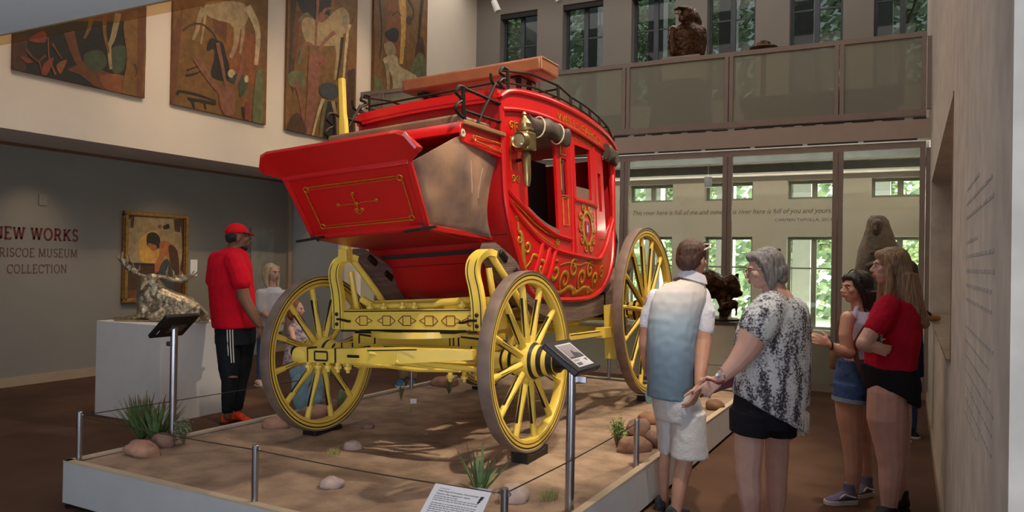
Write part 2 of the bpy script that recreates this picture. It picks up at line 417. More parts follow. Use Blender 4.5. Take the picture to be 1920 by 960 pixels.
for a, b in zip(xs[:-1], xs[1:]):
    obj('glass_pane', MB().span((a+.055, YG-.006, 3.44), (b-.055, YG+.006, 4.30)), FROST, par, smooth=False)
    obj('glass_pane', MB().span((a+.06, YG-.006, .70), (b-.06, YG+.006, 2.98)), CLEAR, scr, smooth=False)
    obj('kick_panel', MB().span((a+.06, YG-.012, .10), (b-.06, YG+.012, .67)), KICK, scr, smooth=False)
    obj('glazing_rail', MB().span((a+.06, YG-.02, .67), (b-.06, YG+.02, .70)), FRAME, scr, smooth=False)
for y0, y1 in ((11.2, 11.42), (12.5, 12.75)): struct('ceiling_beam', MB().span((-8.25, y0, 3.02), (.2, y1, 3.14)), mat('blue_grey_duct', (132, 140, 146), .6))
mb = MB().span((-8.25, YF-.02, 0), (.2, YF, .12)); struct('baseboard_back', mb, BASE)
# right-hand wall with the deep ledge opening
XR = .2
mb = MB().span((XR, 2.03, 0), (1.6, 4.76, ZT)).span((XR, 4.76, 0), (.75, 9.6, 1.05)).span((XR, 4.76, 2.51), (.75, 9.6, ZT)).span((.70, 4.76, 1.05), (.75, 9.6, 2.51)).span((XR, 9.6, 0), (.75, YF, ZT))
struct('wall_right', mb, NICHE)
mb = MB().span((XR-.02, 4.77, 1.05), (.69, 9.59, 1.065)); struct('trim_4', mb, mat('ledge_stone', (150, 132, 110), .25, var=.08))
mb = MB().span((XR-.02, 4.9, 0), (XR, YG-.1, .1)); struct('baseboard_right', mb, BASE)
mb = MB().span((XR-.004, 4.752, 1.05), (XR+.012, 4.775, 2.51)); struct('trim_5', mb, mat('corner_bead', (150, 110, 80), .7))
# mezzanine over the camera with its glass smoke curtain
mb = MB().span((-9.25, -5, 2.83), (5.5, 2.62, 3.2)); struct('ceiling_mezzanine', mb, SLABM)
mb = MB().span((-8.24, 2.602, 2.772), (.19, 2.614, 2.829)); struct('trim_glass_smoke_curtain', mb, glass('amber_smoke_glass', (242, 228, 204), .97, .03, diff=(150, 110, 70)))
# lobby shell behind the camera
mb = MB().span((-9.42, -5.1, 0), (2.4, -5, ZT)).span((5.5, -5.1, 0), (7, -5, ZT)).span((2.4, -5.1, 2.7), (5.5, -5, ZT)); struct('wall_front', mb, WALL)
mb = MB().span((6.9, -5, 0), (7, 2.03, ZT)).span((1.6, 2.03, 0), (7, 2.13, ZT)); struct('wall_side', mb, WALL)
# outside: terrace, colonnade and trees
mb = MB().span((-22, 14.4, -.3), (14, 40, -.12)); struct('ground_terrace', mb, mat('pale_terrace', (205, 200, 180), .9, var=.15, vscale=2))
COLM = mat('white_render', (196, 190, 200), .8, var=.03)
for x in WL: struct('exterior_pillar', MB().span((x-.06, 15.35, -.12), (x+.26, 15.67, 8)), COLM)
LEAF = [mat('leaf_green_%d' % i, c, .7, var=.35, vscale=2.5) for i, c in enumerate([(150, 166, 128), (182, 192, 158), (120, 138, 110)])]
BARK = mat('bark', (98, 82, 66), .9, var=.2)
def tree(x, y, h, r, seed, label):
    rnd = random.Random(seed); t = empty('tree', (x, y, -.12), label=label, cat='tree', group='trees beyond the windows')
    tb = MB(); tb.tube([(0, 0, 0), (.05, 0, h*.3), (-.05, .1, h*.6), (0, 0, h*.85)], [.2, .16, .12, .05])
    for k in range(7):
        a = rnd.uniform(0, 6.28); z = h*rnd.uniform(.15, .6); q = V((math.cos(a)*r*.8, math.sin(a)*r*.8, z+h*.25))
        tb.tube([(0, 0, z), q*.5+V((0, 0, z*.5+.1)), q], [.09, .06, .02], seg=6)
    obj('trunk', tb, BARK, t)
    fb = MB(); blobs = [(V((rnd.uniform(-1, 1)*r*.75, rnd.uniform(-1, 1)*r*.75, h*rnd.uniform(.12, .95))), r*rnd.uniform(.28, .5)) for _ in range(26)]
    for c, rr in blobs:
        for _ in range(330):
            d = V((rnd.gauss(0, 1), rnd.gauss(0, 1), rnd.gauss(0, 1))).normalized(); p = c+d*rr*rnd.uniform(.55, 1.05)
            n = (d+V((rnd.uniform(-.8, .8), rnd.uniform(-.8, .8), rnd.uniform(-.2, .8)))).normalized(); xx, yy, _ = frame_to(n); s = rnd.uniform(.035, .075)
            fb.add([p-xx*s-yy*s*.4, p+xx*s*.2-yy*s*.7, p+xx*s+yy*s*.3, p-xx*s*.1+yy*s*.7], [(0, 1, 2, 3)], rnd.choice((0, 0, 1, 2)))
    tag(obj('foliage', fb, LEAF, t, smooth=False), kind='stuff')
for i, (x, y, h, r, lb) in enumerate([(-10.4, 19.5, 9.5, 1.0, 'leafy green tree seen through the upper window closest to the painted canvases'), (-7.6, 20.5, 10, 1.0, 'leafy green tree seen through the second upper window from the canvases'),
        (-5.0, 19, 9.4, .98, 'leafy green tree beyond the bronze eagle'), (-2.6, 20, 9.8, .98, 'leafy green tree beyond the window just past the eagle'), (-.6, 19.2, 9.2, .9, 'leafy green tree beyond the second last upper window'), (1.3, 20.3, 9.9, .9, 'leafy green tree beyond the end upper window by the ledge wall')]):
    tree(x, y, h, r, 50+i, lb)

rnd = random.Random(5); fb = MB()
for _ in range(22000):
    p = V((rnd.uniform(-20, 9), 27+rnd.uniform(-1.2, 1.2), rnd.uniform(-.1, 13))); n = V((rnd.uniform(-1, 1), -1, rnd.uniform(-.5, 1.2))).normalized()
    xx, yy, _ = frame_to(n); s = rnd.uniform(.10, .22)
    fb.add([p-xx*s-yy*s*.4, p+xx*s*.2-yy*s*.7, p+xx*s+yy*s*.3, p-xx*s*.1+yy*s*.7], [(0, 1, 2, 3)], rnd.choice((0, 1, 1, 2)))
tag(obj('treeline', fb, LEAF, smooth=False), 'distant green treeline filling the view outside the windows', 'trees', kind='stuff')
# ================================================================ the stagecoach
RED = mat('coach_red_paint', (206, 20, 22), .3, var=.06, vscale=3, coat=.35)
REDD = mat('coach_red_underpaint', (176, 18, 20), .4, var=.08, vscale=3, coat=.2)
YEL = mat('coach_yellow_paint', (238, 202, 84), .42, var=.06, vscale=5, coat=.15)
BLK = mat('black_pinstripe', (24, 18, 16), .5, var=.1)
MARO = mat('maroon_pinstripe', (120, 40, 24), .5, var=.1)
GOLD = mat('gold_leaf', (196, 146, 44), .38, .55, var=.15, vscale=30)
IRON = mat('dark_wrought_iron', (44, 36, 30), .45, .7, var=.15)
TYRE = mat('worn_steel_tyre', (128, 108, 98), .6, .25, var=.18, vscale=9)
LEATH = mat('tan_leather_sheet', (112, 92, 84), .5, var=.0, vscale=3.2, col2=(176, 136, 108), bump=.35, bscale=9)
DLEATH = mat('dark_roll_leather', (72, 60, 52), .5, var=.2, bump=.3, bscale=14)
SLEATH = mat('brown_seat_leather', (140, 84, 54), .45, var=.12, vscale=8, bump=.15, bscale=30)
BRACE = mat('layered_brace_leather', (112, 90, 80), .7, var=.25, vscale=4, stretch=(1, 1, 14), bump=.6, bscale=12)
WOOD = mat('varnished_board', (150, 104, 66), .45, var=.2, vscale=7, stretch=(1, 1, 6))
DARKIN = mat('dark_coach_interior', (44, 28, 22), .8, var=.1)
BRASS = mat('aged_brass', (156, 138, 94), .32, .85, var=.15, vscale=14)
LENS = mat('lamp_lens', (150, 140, 110), .08, .3, coat=1)
CREAM = mat('cream_strap', (206, 190, 160), .7)
coach = empty('stagecoach', (-3.03, 4.46, .28), label='full size red stagecoach with yellow running gear on the sand covered platform', cat='stagecoach')
coach.rotation_euler = (0, math.radians(-2.4), math.radians(-.8))
BR = M.Rotation(math.radians(-1.6), 4, 'Y')          # the body hangs a little more tilted than its gear
def gp(name, mb, m, par=None, **kw): return obj(name, mb, m, par or coach, **kw)
def bp(name, mb, m, par=None, **kw): return obj(name, mb.xf(BR), m, par or coach, **kw)
# ---- wheels
def make_wheel(R, ns, face=1):
    rw = .034
    prof = [(R-.012, -rw), (R-.024, -rw-.002), (R-.034, -rw-.002), (R-.078, -rw+.004), (R-.082, -rw+.01), (R-.082, rw-.01), (R-.078, rw-.004), (R-.034, rw+.002), (R-.024, rw+.002), (R-.012, rw)]
    mis = [0, 1, 0, 0, 0, 0, 0, 1, 0, 0]
    rim = MB().lathe(prof, ax='X', seg=72, mis=mis, close=True)
    for sx in (-1, 1): rim.lathe([(R-.058, sx*(rw+.0005)), (R-.055, sx*(rw+.0018)), (R-.052, sx*(rw+.0012))], ax='X', seg=72, mi=2, close=True)
    w = obj('wheel', rim, [YEL, BLK, MARO])
    t = MB().lathe([(R-.013, -.04), (R-.003, -.042), (R, -.034), (R, .034), (R-.003, .042), (R-.013, .04)], ax='X', seg=72, close=True)
    obj('tyre', t, TYRE, w)
    h = MB().lathe([(.05, -.17), (.075, -.17), (.08, -.15), (.082, -.13), (.098, -.1), (.1, -.075), (.118, -.05), (.122, 0), (.118, .05), (.104, .07), (.1, .1), (.09, .13), (.088, .16), (.08, .2), (.05, .2)], ax='X', seg=32,
                   mis=[0, 1, 0, 0, 1, 0, 0, 0, 1, 0, 1, 0, 1, 0])
    obj('hub', h, [YEL, BLK], w)
    obj('hub_cap', MB().lathe([(.062, .195), (.07, .2), (.07, .225), (.05, .245), (.045, .27), (.0, .272)], ax='X', seg=20), IRON, w)
    for k in range(ns):
        a = 2*pi*k/ns+.13; rot = M.Rotation(a, 4, 'X'); s = MB()
        r0, r1 = .1, R-.078
        rings = []
        for r, wy, wx in ((r0, .022, .026), (r0+.1, .023, .026), (R*.6, .019, .022), (r1-.03, .021, .02), (r1, .024, .02)):
            rings.append([V((wx*math.cos(q)*1.05, wy*math.sin(q)*1.05, r)) for q in [2*pi*j/10 for j in range(10)]])
        s.loft(rings, 0)
        for sx in (-1, 1):
            x = sx*.0262
            s.add([(x, -.0035, .14), (x, .0035, .14), (x*.84, .0115, r1-.10), (x*.84, .0065, r1-.10), (x*.9, .000, .24), (x*.84, -.0065, r1-.10), (x*.84, -.0115, r1-.10)], [(0, 1, 2, 3, 4), (0, 4, 5, 6)], 1)
        for sy in (-1, 1):
            y = sy*.0232
            s.add([(-.004, y*1.02, .16), (.004, y*1.02, .16), (.010, y*.93, r1-.09), (-.010, y*.93, r1-.09)], [(0, 1, 2, 3)], 1)
        obj('spoke', s.xf(rot), [YEL, BLK], w)
    return w
wf = make_wheel(.577, 12); wf.parent = coach; wf.location = (.885, -.01, .60)
wr = make_wheel(.767, 14); wr.parent = coach; wr.location = (.875, 2.42, .805)
w2 = dup(wf); w2.parent = coach; w2.location = (-.86, .0, .60); w2.rotation_euler = (.2, 0, pi)
w3 = dup(wr); w3.parent = coach; w3.location = (-.86, 2.40, .805); w3.rotation_euler = (.1, 0, pi)
# ---- running gear
for y, z, n in ((0, .6, 'front_axle'), (2.41, .8, 'rear_axle')):
    a = MB().beam((-.66, y, z), (.66, y, z), .15, .17)
    for s in (-1, 1):
        a.beam((s*.60, y, z), (s*.72, y, z), .13, .13, w2=.1, h2=.1); a.tube([(s*.66, y, z), (s*.98, y, z)], .035, seg=10)
    for x in (-.6, -.5, .5, .6): a.beam((x-.006, y, z), (x+.006, y, z), .156, .176, 1)
    for s in (-1, 1):
        q = [(s*.34, y-.077, z-.055), (s*.48, y-.077, z-.035), (s*.48, y-.077, z+.045), (s*.34, y-.077, z+.065)]
        for i in range(4): a.beam(q[i], q[(i+1) % 4], .014, .004, 1, up=(0, 1, 0))
    a.beam((-.22, y-.0765, z+.06), (.2, y-.0765, z+.06), .022, .004, 1, up=(0, 1, 0))
    gp(n, a, [YEL, BLK], bevel=.008)
b = MB().beam((-.58, -.10, .86), (.74, -.10, .87), .18, .135); b.lathe([(0, -.03), (.05, -.02), (.067, .0)], c=(-.58, -.1, .86), ax='X', seg=16)
b.beam((-.5, -.1925, .782), (.62, -.1925, .79), .012, .004, 1, up=(0, 1, 0)).beam((-.5, -.1925, .918), (.62, -.1925, .93), .008, .004, 1, up=(0, 1, 0))
for c in (-.33, -.12, .08, .28, .49):      # painted lozenge chain on the bolster face
    pass
def hexdeco(mb, x, z, s, flip):
    pts = [(x-.035, z-.032), (x+.03, z-.032), (x+.03, z+.032), (x-.035, z+.032), (x-.035, z-.032)]
    tip = x-.075 if flip else x+.07
    ex = x-.035 if flip else x+.03
    for i in range(4): mb.beam((pts[i][0], -.192, pts[i][1]), (pts[i+1][0], -.192, pts[i+1][1]), .006, .004, 2, up=(0, 1, 0))
    mb.beam((ex, -.192, z-.032), (tip, -.192, z), .006, .004, 2, up=(0, 1, 0)).beam((ex, -.192, z+.032), (tip, -.192, z), .006, .004, 2, up=(0, 1, 0))
    bx = x+.03 if flip else x-.035; t2 = x+.075 if flip else x-.08
    mb.beam((bx, -.192, z-.02), (t2, -.192, z), .005, .004, 2, up=(0, 1, 0)).beam((bx, -.192, z+.02), (t2, -.192, z), .005, .004, 2, up=(0, 1, 0))
for i, x in enumerate((-.30, -.10, .07, .25, .42)): hexdeco(b, x, .855+.008*(x+.3), 1, i % 2 == 0)
hexdeco(b, .585, .862, 1, False)
gp('front_bolster', b, [YEL, BLK, MARO], bevel=.008)
gp('bolster_plate', MB().beam((-.38, -.1, .775), (.45, -.1, .785), .19, .018), IRON, bevel=.005)
gp('steering_circle', MB().lathe([(.36, -.02), (.41, -.02), (.41, .02), (.36, .02)], c=(.05, .1, .765), seg=40, close=True), YEL)
a = MB().beam((-.5, 0, .705), (.68, 0, .715), .14, .10)
for x0_, x1_ in ((.40, .56), (-.44, -.30)):
    q = [(x0_, -.0725, .675), (x1_, -.0725, .68), (x1_, -.0725, .735), (x0_, -.0725, .748)]
    for i in range(4): a.beam(q[i], q[(i+1) % 4], .013, .004, 1, up=(0, 1, 0))
for x in (.33, .36, .62, .65): a.beam((x-.005, 0, .71), (x+.005, 0, .71), .147, .108, 1)
a.beam((-.14, -.0715, .735), (.16, -.0715, .738), .018, .004, 1, up=(0, 1, 0))
gp('axle_bed', a, [YEL, BLK], bevel=.006)
s = MB().beam((-.60, -.47, .635), (.20, -.45, .655), .085, .09, w2=.1, h2=.1).beam((.20, -.45, .655), (.72, -.40, .67), .1, .1, w2=.06, h2=.06)
for x in (-.52, -.28): s.beam((x-.005, -.47, .635+.01), (x+.005, -.47, .645), .09, .095, 1)
for cx_, hw_ in ((-.40, .055),):
    q = [(cx_-hw_, -.516, .61), (cx_+hw_, -.516, .61), (cx_+hw_, -.516, .668), (cx_-hw_, -.516, .668)]
    for i in range(4): s.beam(q[i], q[(i+1) % 4], .012, .004, 1, up=(0, 1, 0))
s.beam((-.18, -.512, .645), (-.08, -.512, .645), .018, .004, 1, up=(0, 1, 0)).beam((-.02, -.505, .685), (.36, -.495, .70), .008, .004, 1, up=(0, 1, 0))
s.lathe([(0, -.07), (.055, -.05), (.06, .02), (.05, .05)], c=(-.6, -.47, .635), ax='X', seg=14)
gp('pole_crosspiece', s, [YEL, BLK], bevel=.006)
for p, q in (((-.25, -.48, .66), (.55, -.12, .58)), ((.0, -.5, .67), (.78, -.3, .56)), ((-.3, -.46, .60), (.3, -.05, .55)), ((.55, -.3, .56), (-.1, -.3, .57)), ((.2, -.5, .62), (.62, .0, .53))):
    gp('draught_rod', MB().tube([p, ((p[0]+q[0])/2, (p[1]+q[1])/2, (p[2]+q[2])/2-.015), q], .017, seg=8), YEL)
bolts = [(-.55+i*.085, -.47, .575) for i in range(5)]+[(.36+i*.11, -.12, .50) for i in range(4)]+[(-.3, -.12, .93), (-.18, -.12, .93), (-.02, -.12, .935), (.08, -.12, .935), (.46, -.12, .945), (.54, -.1, .945)]
for x, y, z in bolts:
    up_ = 1 if z > .8 else -1
    gp('bolt', MB().lathe([(.0, -.03*up_), (.016, -.028*up_), (.016, -.0*up_), (.026, .002*up_), (.026, .022*up_), (.014, .024*up_), (.012, .045*up_), (0, .047*up_)], c=(x, y, z), seg=8), YEL)
gp('cross_tube', MB().tube([(-.42, -.06, 1.0), (-.36, -.06, .97), (-.30, -.06, .945), (.2, -.06, .955), (.26, -.06, .975), (.5, -.06, .99)], .026, seg=10).beam((-.4, .06, .95), (.62, .06, .975), .09, .07), YEL)
# standards: tall curved irons which carry the leather braces
def standard(x, name='brace_standard', zt=1.30):
    st = MB()
    c = cat_curve([(x+.03, -.19, .80), (x+.03, -.19, .95), (x+.01, -.18, 1.06), (x-.02, -.17, 1.17), (x-.015, -.15, 1.25), (x+.02, -.10, zt), (x+.05, -.05, zt-.01)], 6)
    rows = []
    for i, p in enumerate(c):
        d = (c[min(i+1, len(c)-1)]-c[max(i-1, 0)]).normalized(); sd = V((1, 0, 0)); nn = d.cross(sd).normalized()
        rows.append([p-sd*.045-nn*.022, p+sd*.045-nn*.022, p+sd*.045+nn*.022, p-sd*.045+nn*.022])
    st.loft(rows, 0)
    for off in (-.028, .028): st.tube([p+V((off, 0, 0))+V((0, -.0215, 0)) for p in c[:-9]], .0042, 1, 6)
    st.tube([(x+.05, -.05, zt-.02), (x+.12, .12, 1.05), (x+.16, .26, .85)], .024, 0, 10).tube([(x+.04, -.07, zt-.1), (x+.06, -.05, 1.0), (x+.06, -.02, .9)], .022, 0, 10)
    for z in (.83, .90): st.ell((x+.03, -.218, z), (.014, .01, .014), 1)
    st.tube([(x+.03, -.215, .865), (x+.06, -.215, .865), (x+.12, -.205, .85), (x+.14, -.205, .85)] if x < 0 else [(x+.03, -.215, .865), (x-.02, -.215, .865), (x-.08, -.205, .85), (x-.11, -.205, .85)], .009, 1, 6)
    gp(name, st, [YEL, BLK, MARO])
standard(-.55); standard(.60)
gp('lamp_post', MB().beam((-.515, -.12, 1.27), (-.515, -.12, 1.36), .075, .075).tube([(-.515, -.12, 1.34), (-.50, -.1, 1.50)], .036, seg=12), YEL, bevel=.006)
def thoroughbrace(x):
    c = cat_curve([(x, -.02, 1.33), (x, .22, 1.19), (x-.005, .55, .99), (x-.005, .95, .88), (x-.005, 1.5, .86), (x-.005, 2.0, .90), (x, 2.4, 1.06), (x, 2.75, 1.34)], 6)
    rows = []
    for i, p in enumerate(c):
        d = (c[min(i+1, len(c)-1)]-c[max(i-1, 0)]).normalized(); nn = d.cross(V((1, 0, 0))).normalized(); u = min(1, min(i, len(c)-1-i)/6)
        hh = .045+.035*u; ww = .05+.01*u
        rows.append([p+V((ww*a, 0, 0))+nn*hh*b_ for a, b_ in ((-1, -1), (1, -1), (1.06, -.5), (1, 0), (1.06, .5), (1, 1), (-1, 1), (-1.05, 0))])
    gp('leather_thoroughbrace', MB().loft(rows), BRACE, angle=60)
    for i in (3, 7):
        p = c[i]; gp('brace_shackle', MB().beam(p+V((0, -.03, .035)), p+V((0, .06, -.02)), .15, .05), IRON, bevel=.012)
    p = c[29]; gp('brace_clip', MB().beam(p+V((0, -.006, -.12)), p+V((0, .006, .1)), .15, .014).ell(p+V((.06, 0, -.13)), (.02, .02, .012)), IRON)
    r = MB()
    r.beam((x-.03, 2.6, .78), (x-.03, 2.78, 1.4), .07, .05).tube([(x-.03, 2.8, 1.36), (x-.03, 2.72, .8)], .02)
    gp('rear_brace_standard', r, YEL)
thoroughbrace(.60); thoroughbrace(-.50)
for x in (-.34, .05, .42):
    gp('perch_pole', MB().beam((x, -.05, .75), (x, 2.5, .79), .085, .10).beam((x+.044, .9, .775), (x+.044, 1.9, .775), .004, .02, 1), [YEL, BLK], bevel=.008)
for y in (.9, 1.25, 1.6): gp('perch_stay', MB().tube([(-.45, y, .72), (.5, y+.12, .72)], .014), YEL)
br = MB().beam((.72, 1.93, .60), (.80, 1.93, .60), .17, .55)
gp('brake_shoe', MB().add([(.70, 1.80, .88), (.80, 1.80, .88), (.80, 1.98, .88), (.70, 1.98, .88), (.70, 1.80, .42), (.80, 1.80, .42), (.80, 2.02, .42), (.70, 2.02, .42)], [(0, 1, 2, 3), (4, 5, 6, 7), (0, 1, 5, 4), (1, 2, 6, 5), (2, 3, 7, 6), (3, 0, 4, 7)])
   .beam((.802, 1.90, .76), (.806, 1.90, .76), .005, .19, 1).beam((.78, 2.03, .9), (.78, 2.05, .42), .05, .03, 1), [YEL, BLK], bevel=.006)
gp('brake_beam', MB().beam((.76, .85, .675), (.76, 1.55, .66), .045, .045).beam((.76, 1.55, .66), (.76, 2.08, .645), .08, .085).beam((-.75, 2.0, .66), (.75, 2.0, .65), .07, .07).beam((.783, .9, .69), (.783, 1.5, .675), .003, .006, 1), [YEL, BLK], bevel=.006)
# ---- body
CX = .07
def hw(y): return .60+.075*(1-((y-1.28)/1.07)**2)
def bz(z): return 1 if z > 1.3 else 1-.10*((1.3-z)/.37)**2
def S(y, z, off=0, s=1): return V((CX+s*(hw(y)*bz(z)+off), y, z))
def interp(tab):
    def f(t):
        if t <= tab[0][0]: return tab[0][1]
        for (a, b_), (c, d) in zip(tab[:-1], tab[1:]):
            if t <= c: return b_+(d-b_)*(t-a)/(c-a)
        return tab[-1][1]
    return f
bottom = interp([(.19, 1.66), (.22, 1.52), (.28, 1.36), (.34, 1.22), (.40, 1.10), (.48, 1.02), (.6, .975), (.85, .945), (1.2, .93), (1.55, .935), (1.8, .98), (1.95, 1.07), (2.06, 1.2), (2.14, 1.38), (2.2, 1.6), (2.26, 1.8)])
belt = interp([(.19, 1.72), (.3, 1.655), (.45, 1.58), (.6, 1.50), (.75, 1.45), (.9, 1.42), (1.1, 1.40), (1.64, 1.38), (1.8, 1.42), (1.95, 1.5), (2.1, 1.6), (2.3, 1.72)])
low = interp([(.19, 1.68), (.28, 1.60), (.38, 1.52), (.47, 1.46), (.6, 1.385), (.76, 1.33), (.9, 1.305), (1.09, 1.285), (1.64, 1.255), (1.8, 1.30), (1.95, 1.40), (2.03, 1.48), (2.2, 1.6)])
rooftop = interp([(.15, 2.36), (.25, 2.415), (.4, 2.44), (.65, 2.455), (1.0, 2.452), (1.5, 2.43), (1.9, 2.40), (2.2, 2.36), (2.4, 2.29)])
corn = interp([(.15, 2.27), (.35, 2.30), (.7, 2.31), (1.1, 2.292), (1.5, 2.265), (1.85, 2.235), (2.1, 2.2), (2.35, 2.14)])
def band(mb, y0, y1, lo, hi, s=1, off=0, th=.022, n=10, m_=4, mi=0):
    lo_ = lo if callable(lo) else (lambda y: lo); hi_ = hi if callable(hi) else (lambda y: hi)
    rows = []
    for i in range(n+1):
        y = y0+(y1-y0)*i/n; a, b_ = lo_(y), hi_(y)
        rows.append([S(y, a+(b_-a)*k/m_, off, s) for k in range(m_+1)])
    mb.slab(rows, th, mi, nrm=(s, 0, 0))
def curve(mb, pts, r, s=1, off=.012, mi=0, seg=8, n=5):
    c = cat_curve([(p[0], p[1], 0) for p in pts], n); mb.tube([S(p.x, p.y, off, s) for p in c], r, mi, seg)
HEAD = 2.215
for s in (1, -1):
    p = MB()
    band(p, .19, 2.28, bottom, low, s, n=40, m_=5)               # belly
    band(p, .19, 1.18, low, belt, s, n=16, off=-.004); band(p, 1.7, 2.3, low, belt, s, n=10, off=-.004)
    band(p, .19, .47, belt, lambda y: corn(y)-.0, s)              # front pillar
    band(p, .47, 2.3, HEAD-.02, corn, s, n=30)                    # header
    band(p, .90, .97, belt, HEAD, s, n=3); band(p, 1.09, 1.18, belt, HEAD, s, n=3)
    band(p, .97, 1.09, 2.03, HEAD, s, n=3); band(p, .97, 1.09, belt, 1.75, s, n=3)
    band(p, 1.68, 1.77, belt, HEAD, s, n=3); band(p, 1.85, 1.93, belt, HEAD, s, n=3)
    band(p, 1.77, 1.85, 2.0, HEAD, s, n=3); band(p, 1.77, 1.85, belt, 1.67, s, n=3)
    band(p, 2.2, 2.3, belt, HEAD, s, n=3)
    band(p, .17, 2.36, corn, lambda y: rooftop(y)-.02, s, n=40, off=.012)       # frieze
    bp('side_panel', p, RED)
    t = MB()
    curve(t, [(.2, 1.68), (.28, 1.60), (.38, 1.52), (.47, 1.46), (.6, 1.385), (.76, 1.33), (.9, 1.305), (1.09, 1.285), (1.64, 1.255), (1.8, 1.30), (1.95, 1.40), (2.03, 1.48), (2.2, 1.62)], .019, s)
    curve(t, [(.2, 1.73), (.3, 1.665), (.45, 1.585), (.6, 1.51), (.75, 1.455), (.9, 1.42), (1.1, 1.40)], .02, s)
    curve(t, [(.19, 2.33), (.19, 2.0), (.19, 1.7), (.22, 1.52), (.28, 1.36), (.34, 1.22), (.40, 1.10), (.48, 1.02), (.6, .975), (.85, .945), (1.2, .93), (1.55, .935), (1.8, .98), (1.95, 1.07), (2.06, 1.2), (2.14, 1.38), (2.2, 1.6), (2.27, 2.0), (2.32, 2.2)], .022, s)
    curve(t, [(y, corn(y)) for y in (.18, .4, .7, 1.1, 1.5, 1.85, 2.1, 2.35)], .016, s, off=.026)
    curve(t, [(y, rooftop(y)-.01) for y in (.16, .25, .4, .7, 1.0, 1.5, 1.9, 2.2, 2.38)], .018, s, off=.028)
    for a, b_ in (((.63, 1.36), (.50, 1.10)), ((.73, 1.33), (.585, 1.06)), ((.82, 1.315), (.69, 1.03))): curve(t, [a, ((a[0]+b_[0])/2, (a[1]+b_[1])/2), b_], .017, s, off=.016)
    for y in (1.09+.09, 1.68): curve(t, [(y, HEAD), (y-.01, 1.8), (y-.03, 1.5), (y-.05, 1.27)], .011, s)
    bp('side_moulding', t, RED)
    d = MB(); band(d, 1.19, 1.67, lambda y: low(y)+.01, 1.745, s, n=8, off=.006)
    band(d, 1.19, 1.24, 1.745, HEAD-.02, s, n=2, off=.006); band(d, 1.57, 1.67, 1.745, HEAD-.02, s, n=2, off=.006); band(d, 1.24, 1.57, 2.17, HEAD-.02, s, n=4, off=.006)
    dr = bp('door', d, RED)
    q = MB(); curve(q, [(1.19, 1.72), (1.4, 1.715), (1.67, 1.70)], .016, s, off=.02); bp('door_rail', q, RED, dr)
    q = MB(); band(q, 1.24, 1.57, 1.745, 1.84, s, n=4, off=-.01, th=.012); bp('window_board', q, mat('grey_brown_sill', (128, 100, 84), .6), dr)
    q = MB(); q.tube([S(1.70, 1.42, .03, s), S(1.70, 1.42, .05, s), S(1.76, 1.425, .05, s)], .008); bp('door_latch', q, BRASS, dr)
    q = MB(); band(q, .47, .90, lambda y: belt(y)+.012, lambda y: belt(y)+.05, s, n=8, off=-.002, th=.03); bp('window_sill', q, mat('worn_leather_sill', (120, 92, 78), .6, var=.2))
    for y0, y1, z0, z1 in ((.985, 1.075, 1.76, 2.02), (1.78, 1.84, 1.68, 1.99)):
        q = MB(); band(q, y0, y1, z0, z1, s, n=2, m_=2, off=-.012, th=.004); bp('quarter_glass', q, mat('dim_brown_glass', (92, 62, 58), .1, coat=.6))
    q = MB()
    for y0, z0, y1, z1 in ((.975, 1.78, .975, 2.03), (.975, 1.74, 1.085, 1.74), (.985, 1.51, 1.075, 1.51), (.985, 1.51, .985, 1.72), (1.075, 1.51, 1.075, 1.72), (.985, 1.72, 1.075, 1.72), (.985, 2.06, 1.075, 2.06), (.985, 2.06, .985, 2.2), (1.075, 2.06, 1.075, 2.2)):
        q.tube([S(y0, z0, .014, s), S(y1, z1, .014, s)], .0035, seg=6)
    bp('gilt_line', q, GOLD)
    # leather roll curtain above the front window, with two straps
    for (y0, y1) in ((.44, 1.05), (1.93, 2.26)):
        q = MB(); rows = []
        for i in range(17):
            t_ = i/16; y = y0+(y1-y0)*t_; row = []
            sag = .012*math.sin(t_*9)+.006*math.sin(t_*23)
            for k in range(14):
                a = 2*pi*k/14; rr = .055+.006*math.sin(3*a+t_*5)
                row.append(S(y, 2.215-.02*t_-sag+rr*1.25*math.sin(a), .045+rr*.8*math.cos(a)*.9, s))
            rows.append(row)
        rc = bp('leather_roll_curtain', q.loft(rows), DLEATH)
        for f in ((.25, .72) if y0 < 1 else ()):
            y = y0+(y1-y0)*f; ring = [S(y+.012*math.sin(k/8*pi), 2.21-.02*f+.078*math.sin(2*pi*k/16), .045+.056*math.cos(2*pi*k/16), s) for k in range(17)]
            bp('curtain_strap', MB().tube(ring, .006, seg=6), CREAM, rc)
# gilt scrolls, only as flat painted leaf on the belly
def ribbon(mb, pts, wid, s=1, off=.0155, n=7):
    wid *= 1.3 if wid > .015 else 1
    c = cat_curve([(p[0], p[1], 0) for p in pts], n); L = len(c); A = []; B = []
    for i, p in enumerate(c):
        d = (c[min(i+1, L-1)]-c[max(i-1, 0)]); d = d.normalized() if d.length > 1e-9 else V((1, 0, 0)); nn = V((-d.y, d.x, 0))
        t_ = i/(L-1); w_ = wid*(.35+.65*math.sin(pi*min(1, max(0, t_*.96+.04)))**.7)
        a, b_ = p+nn*w_/2, p-nn*w_/2
        A.append(S(a.x, a.y, off, s)); B.append(S(b_.x, b_.y, off, s))
    mb.slab([A, B], .002, nrm=(s, 0, 0))
def spiral(cx_, cz, r, a0, turns, n=12, sgn=1): return [(cx_+r*(1-i/n*.85)*math.cos(a0+sgn*turns*2*pi*i/n), cz+r*(1-i/n*.85)*math.sin(a0+sgn*turns*2*pi*i/n)) for i in range(n+1)]
g = MB()
ribbon(g, [(.325, 1.50), (.33, 1.44), (.36, 1.42), (.37, 1.36), (.375, 1.27), (.40, 1.18), (.44, 1.12), (.49, 1.10)], .028)
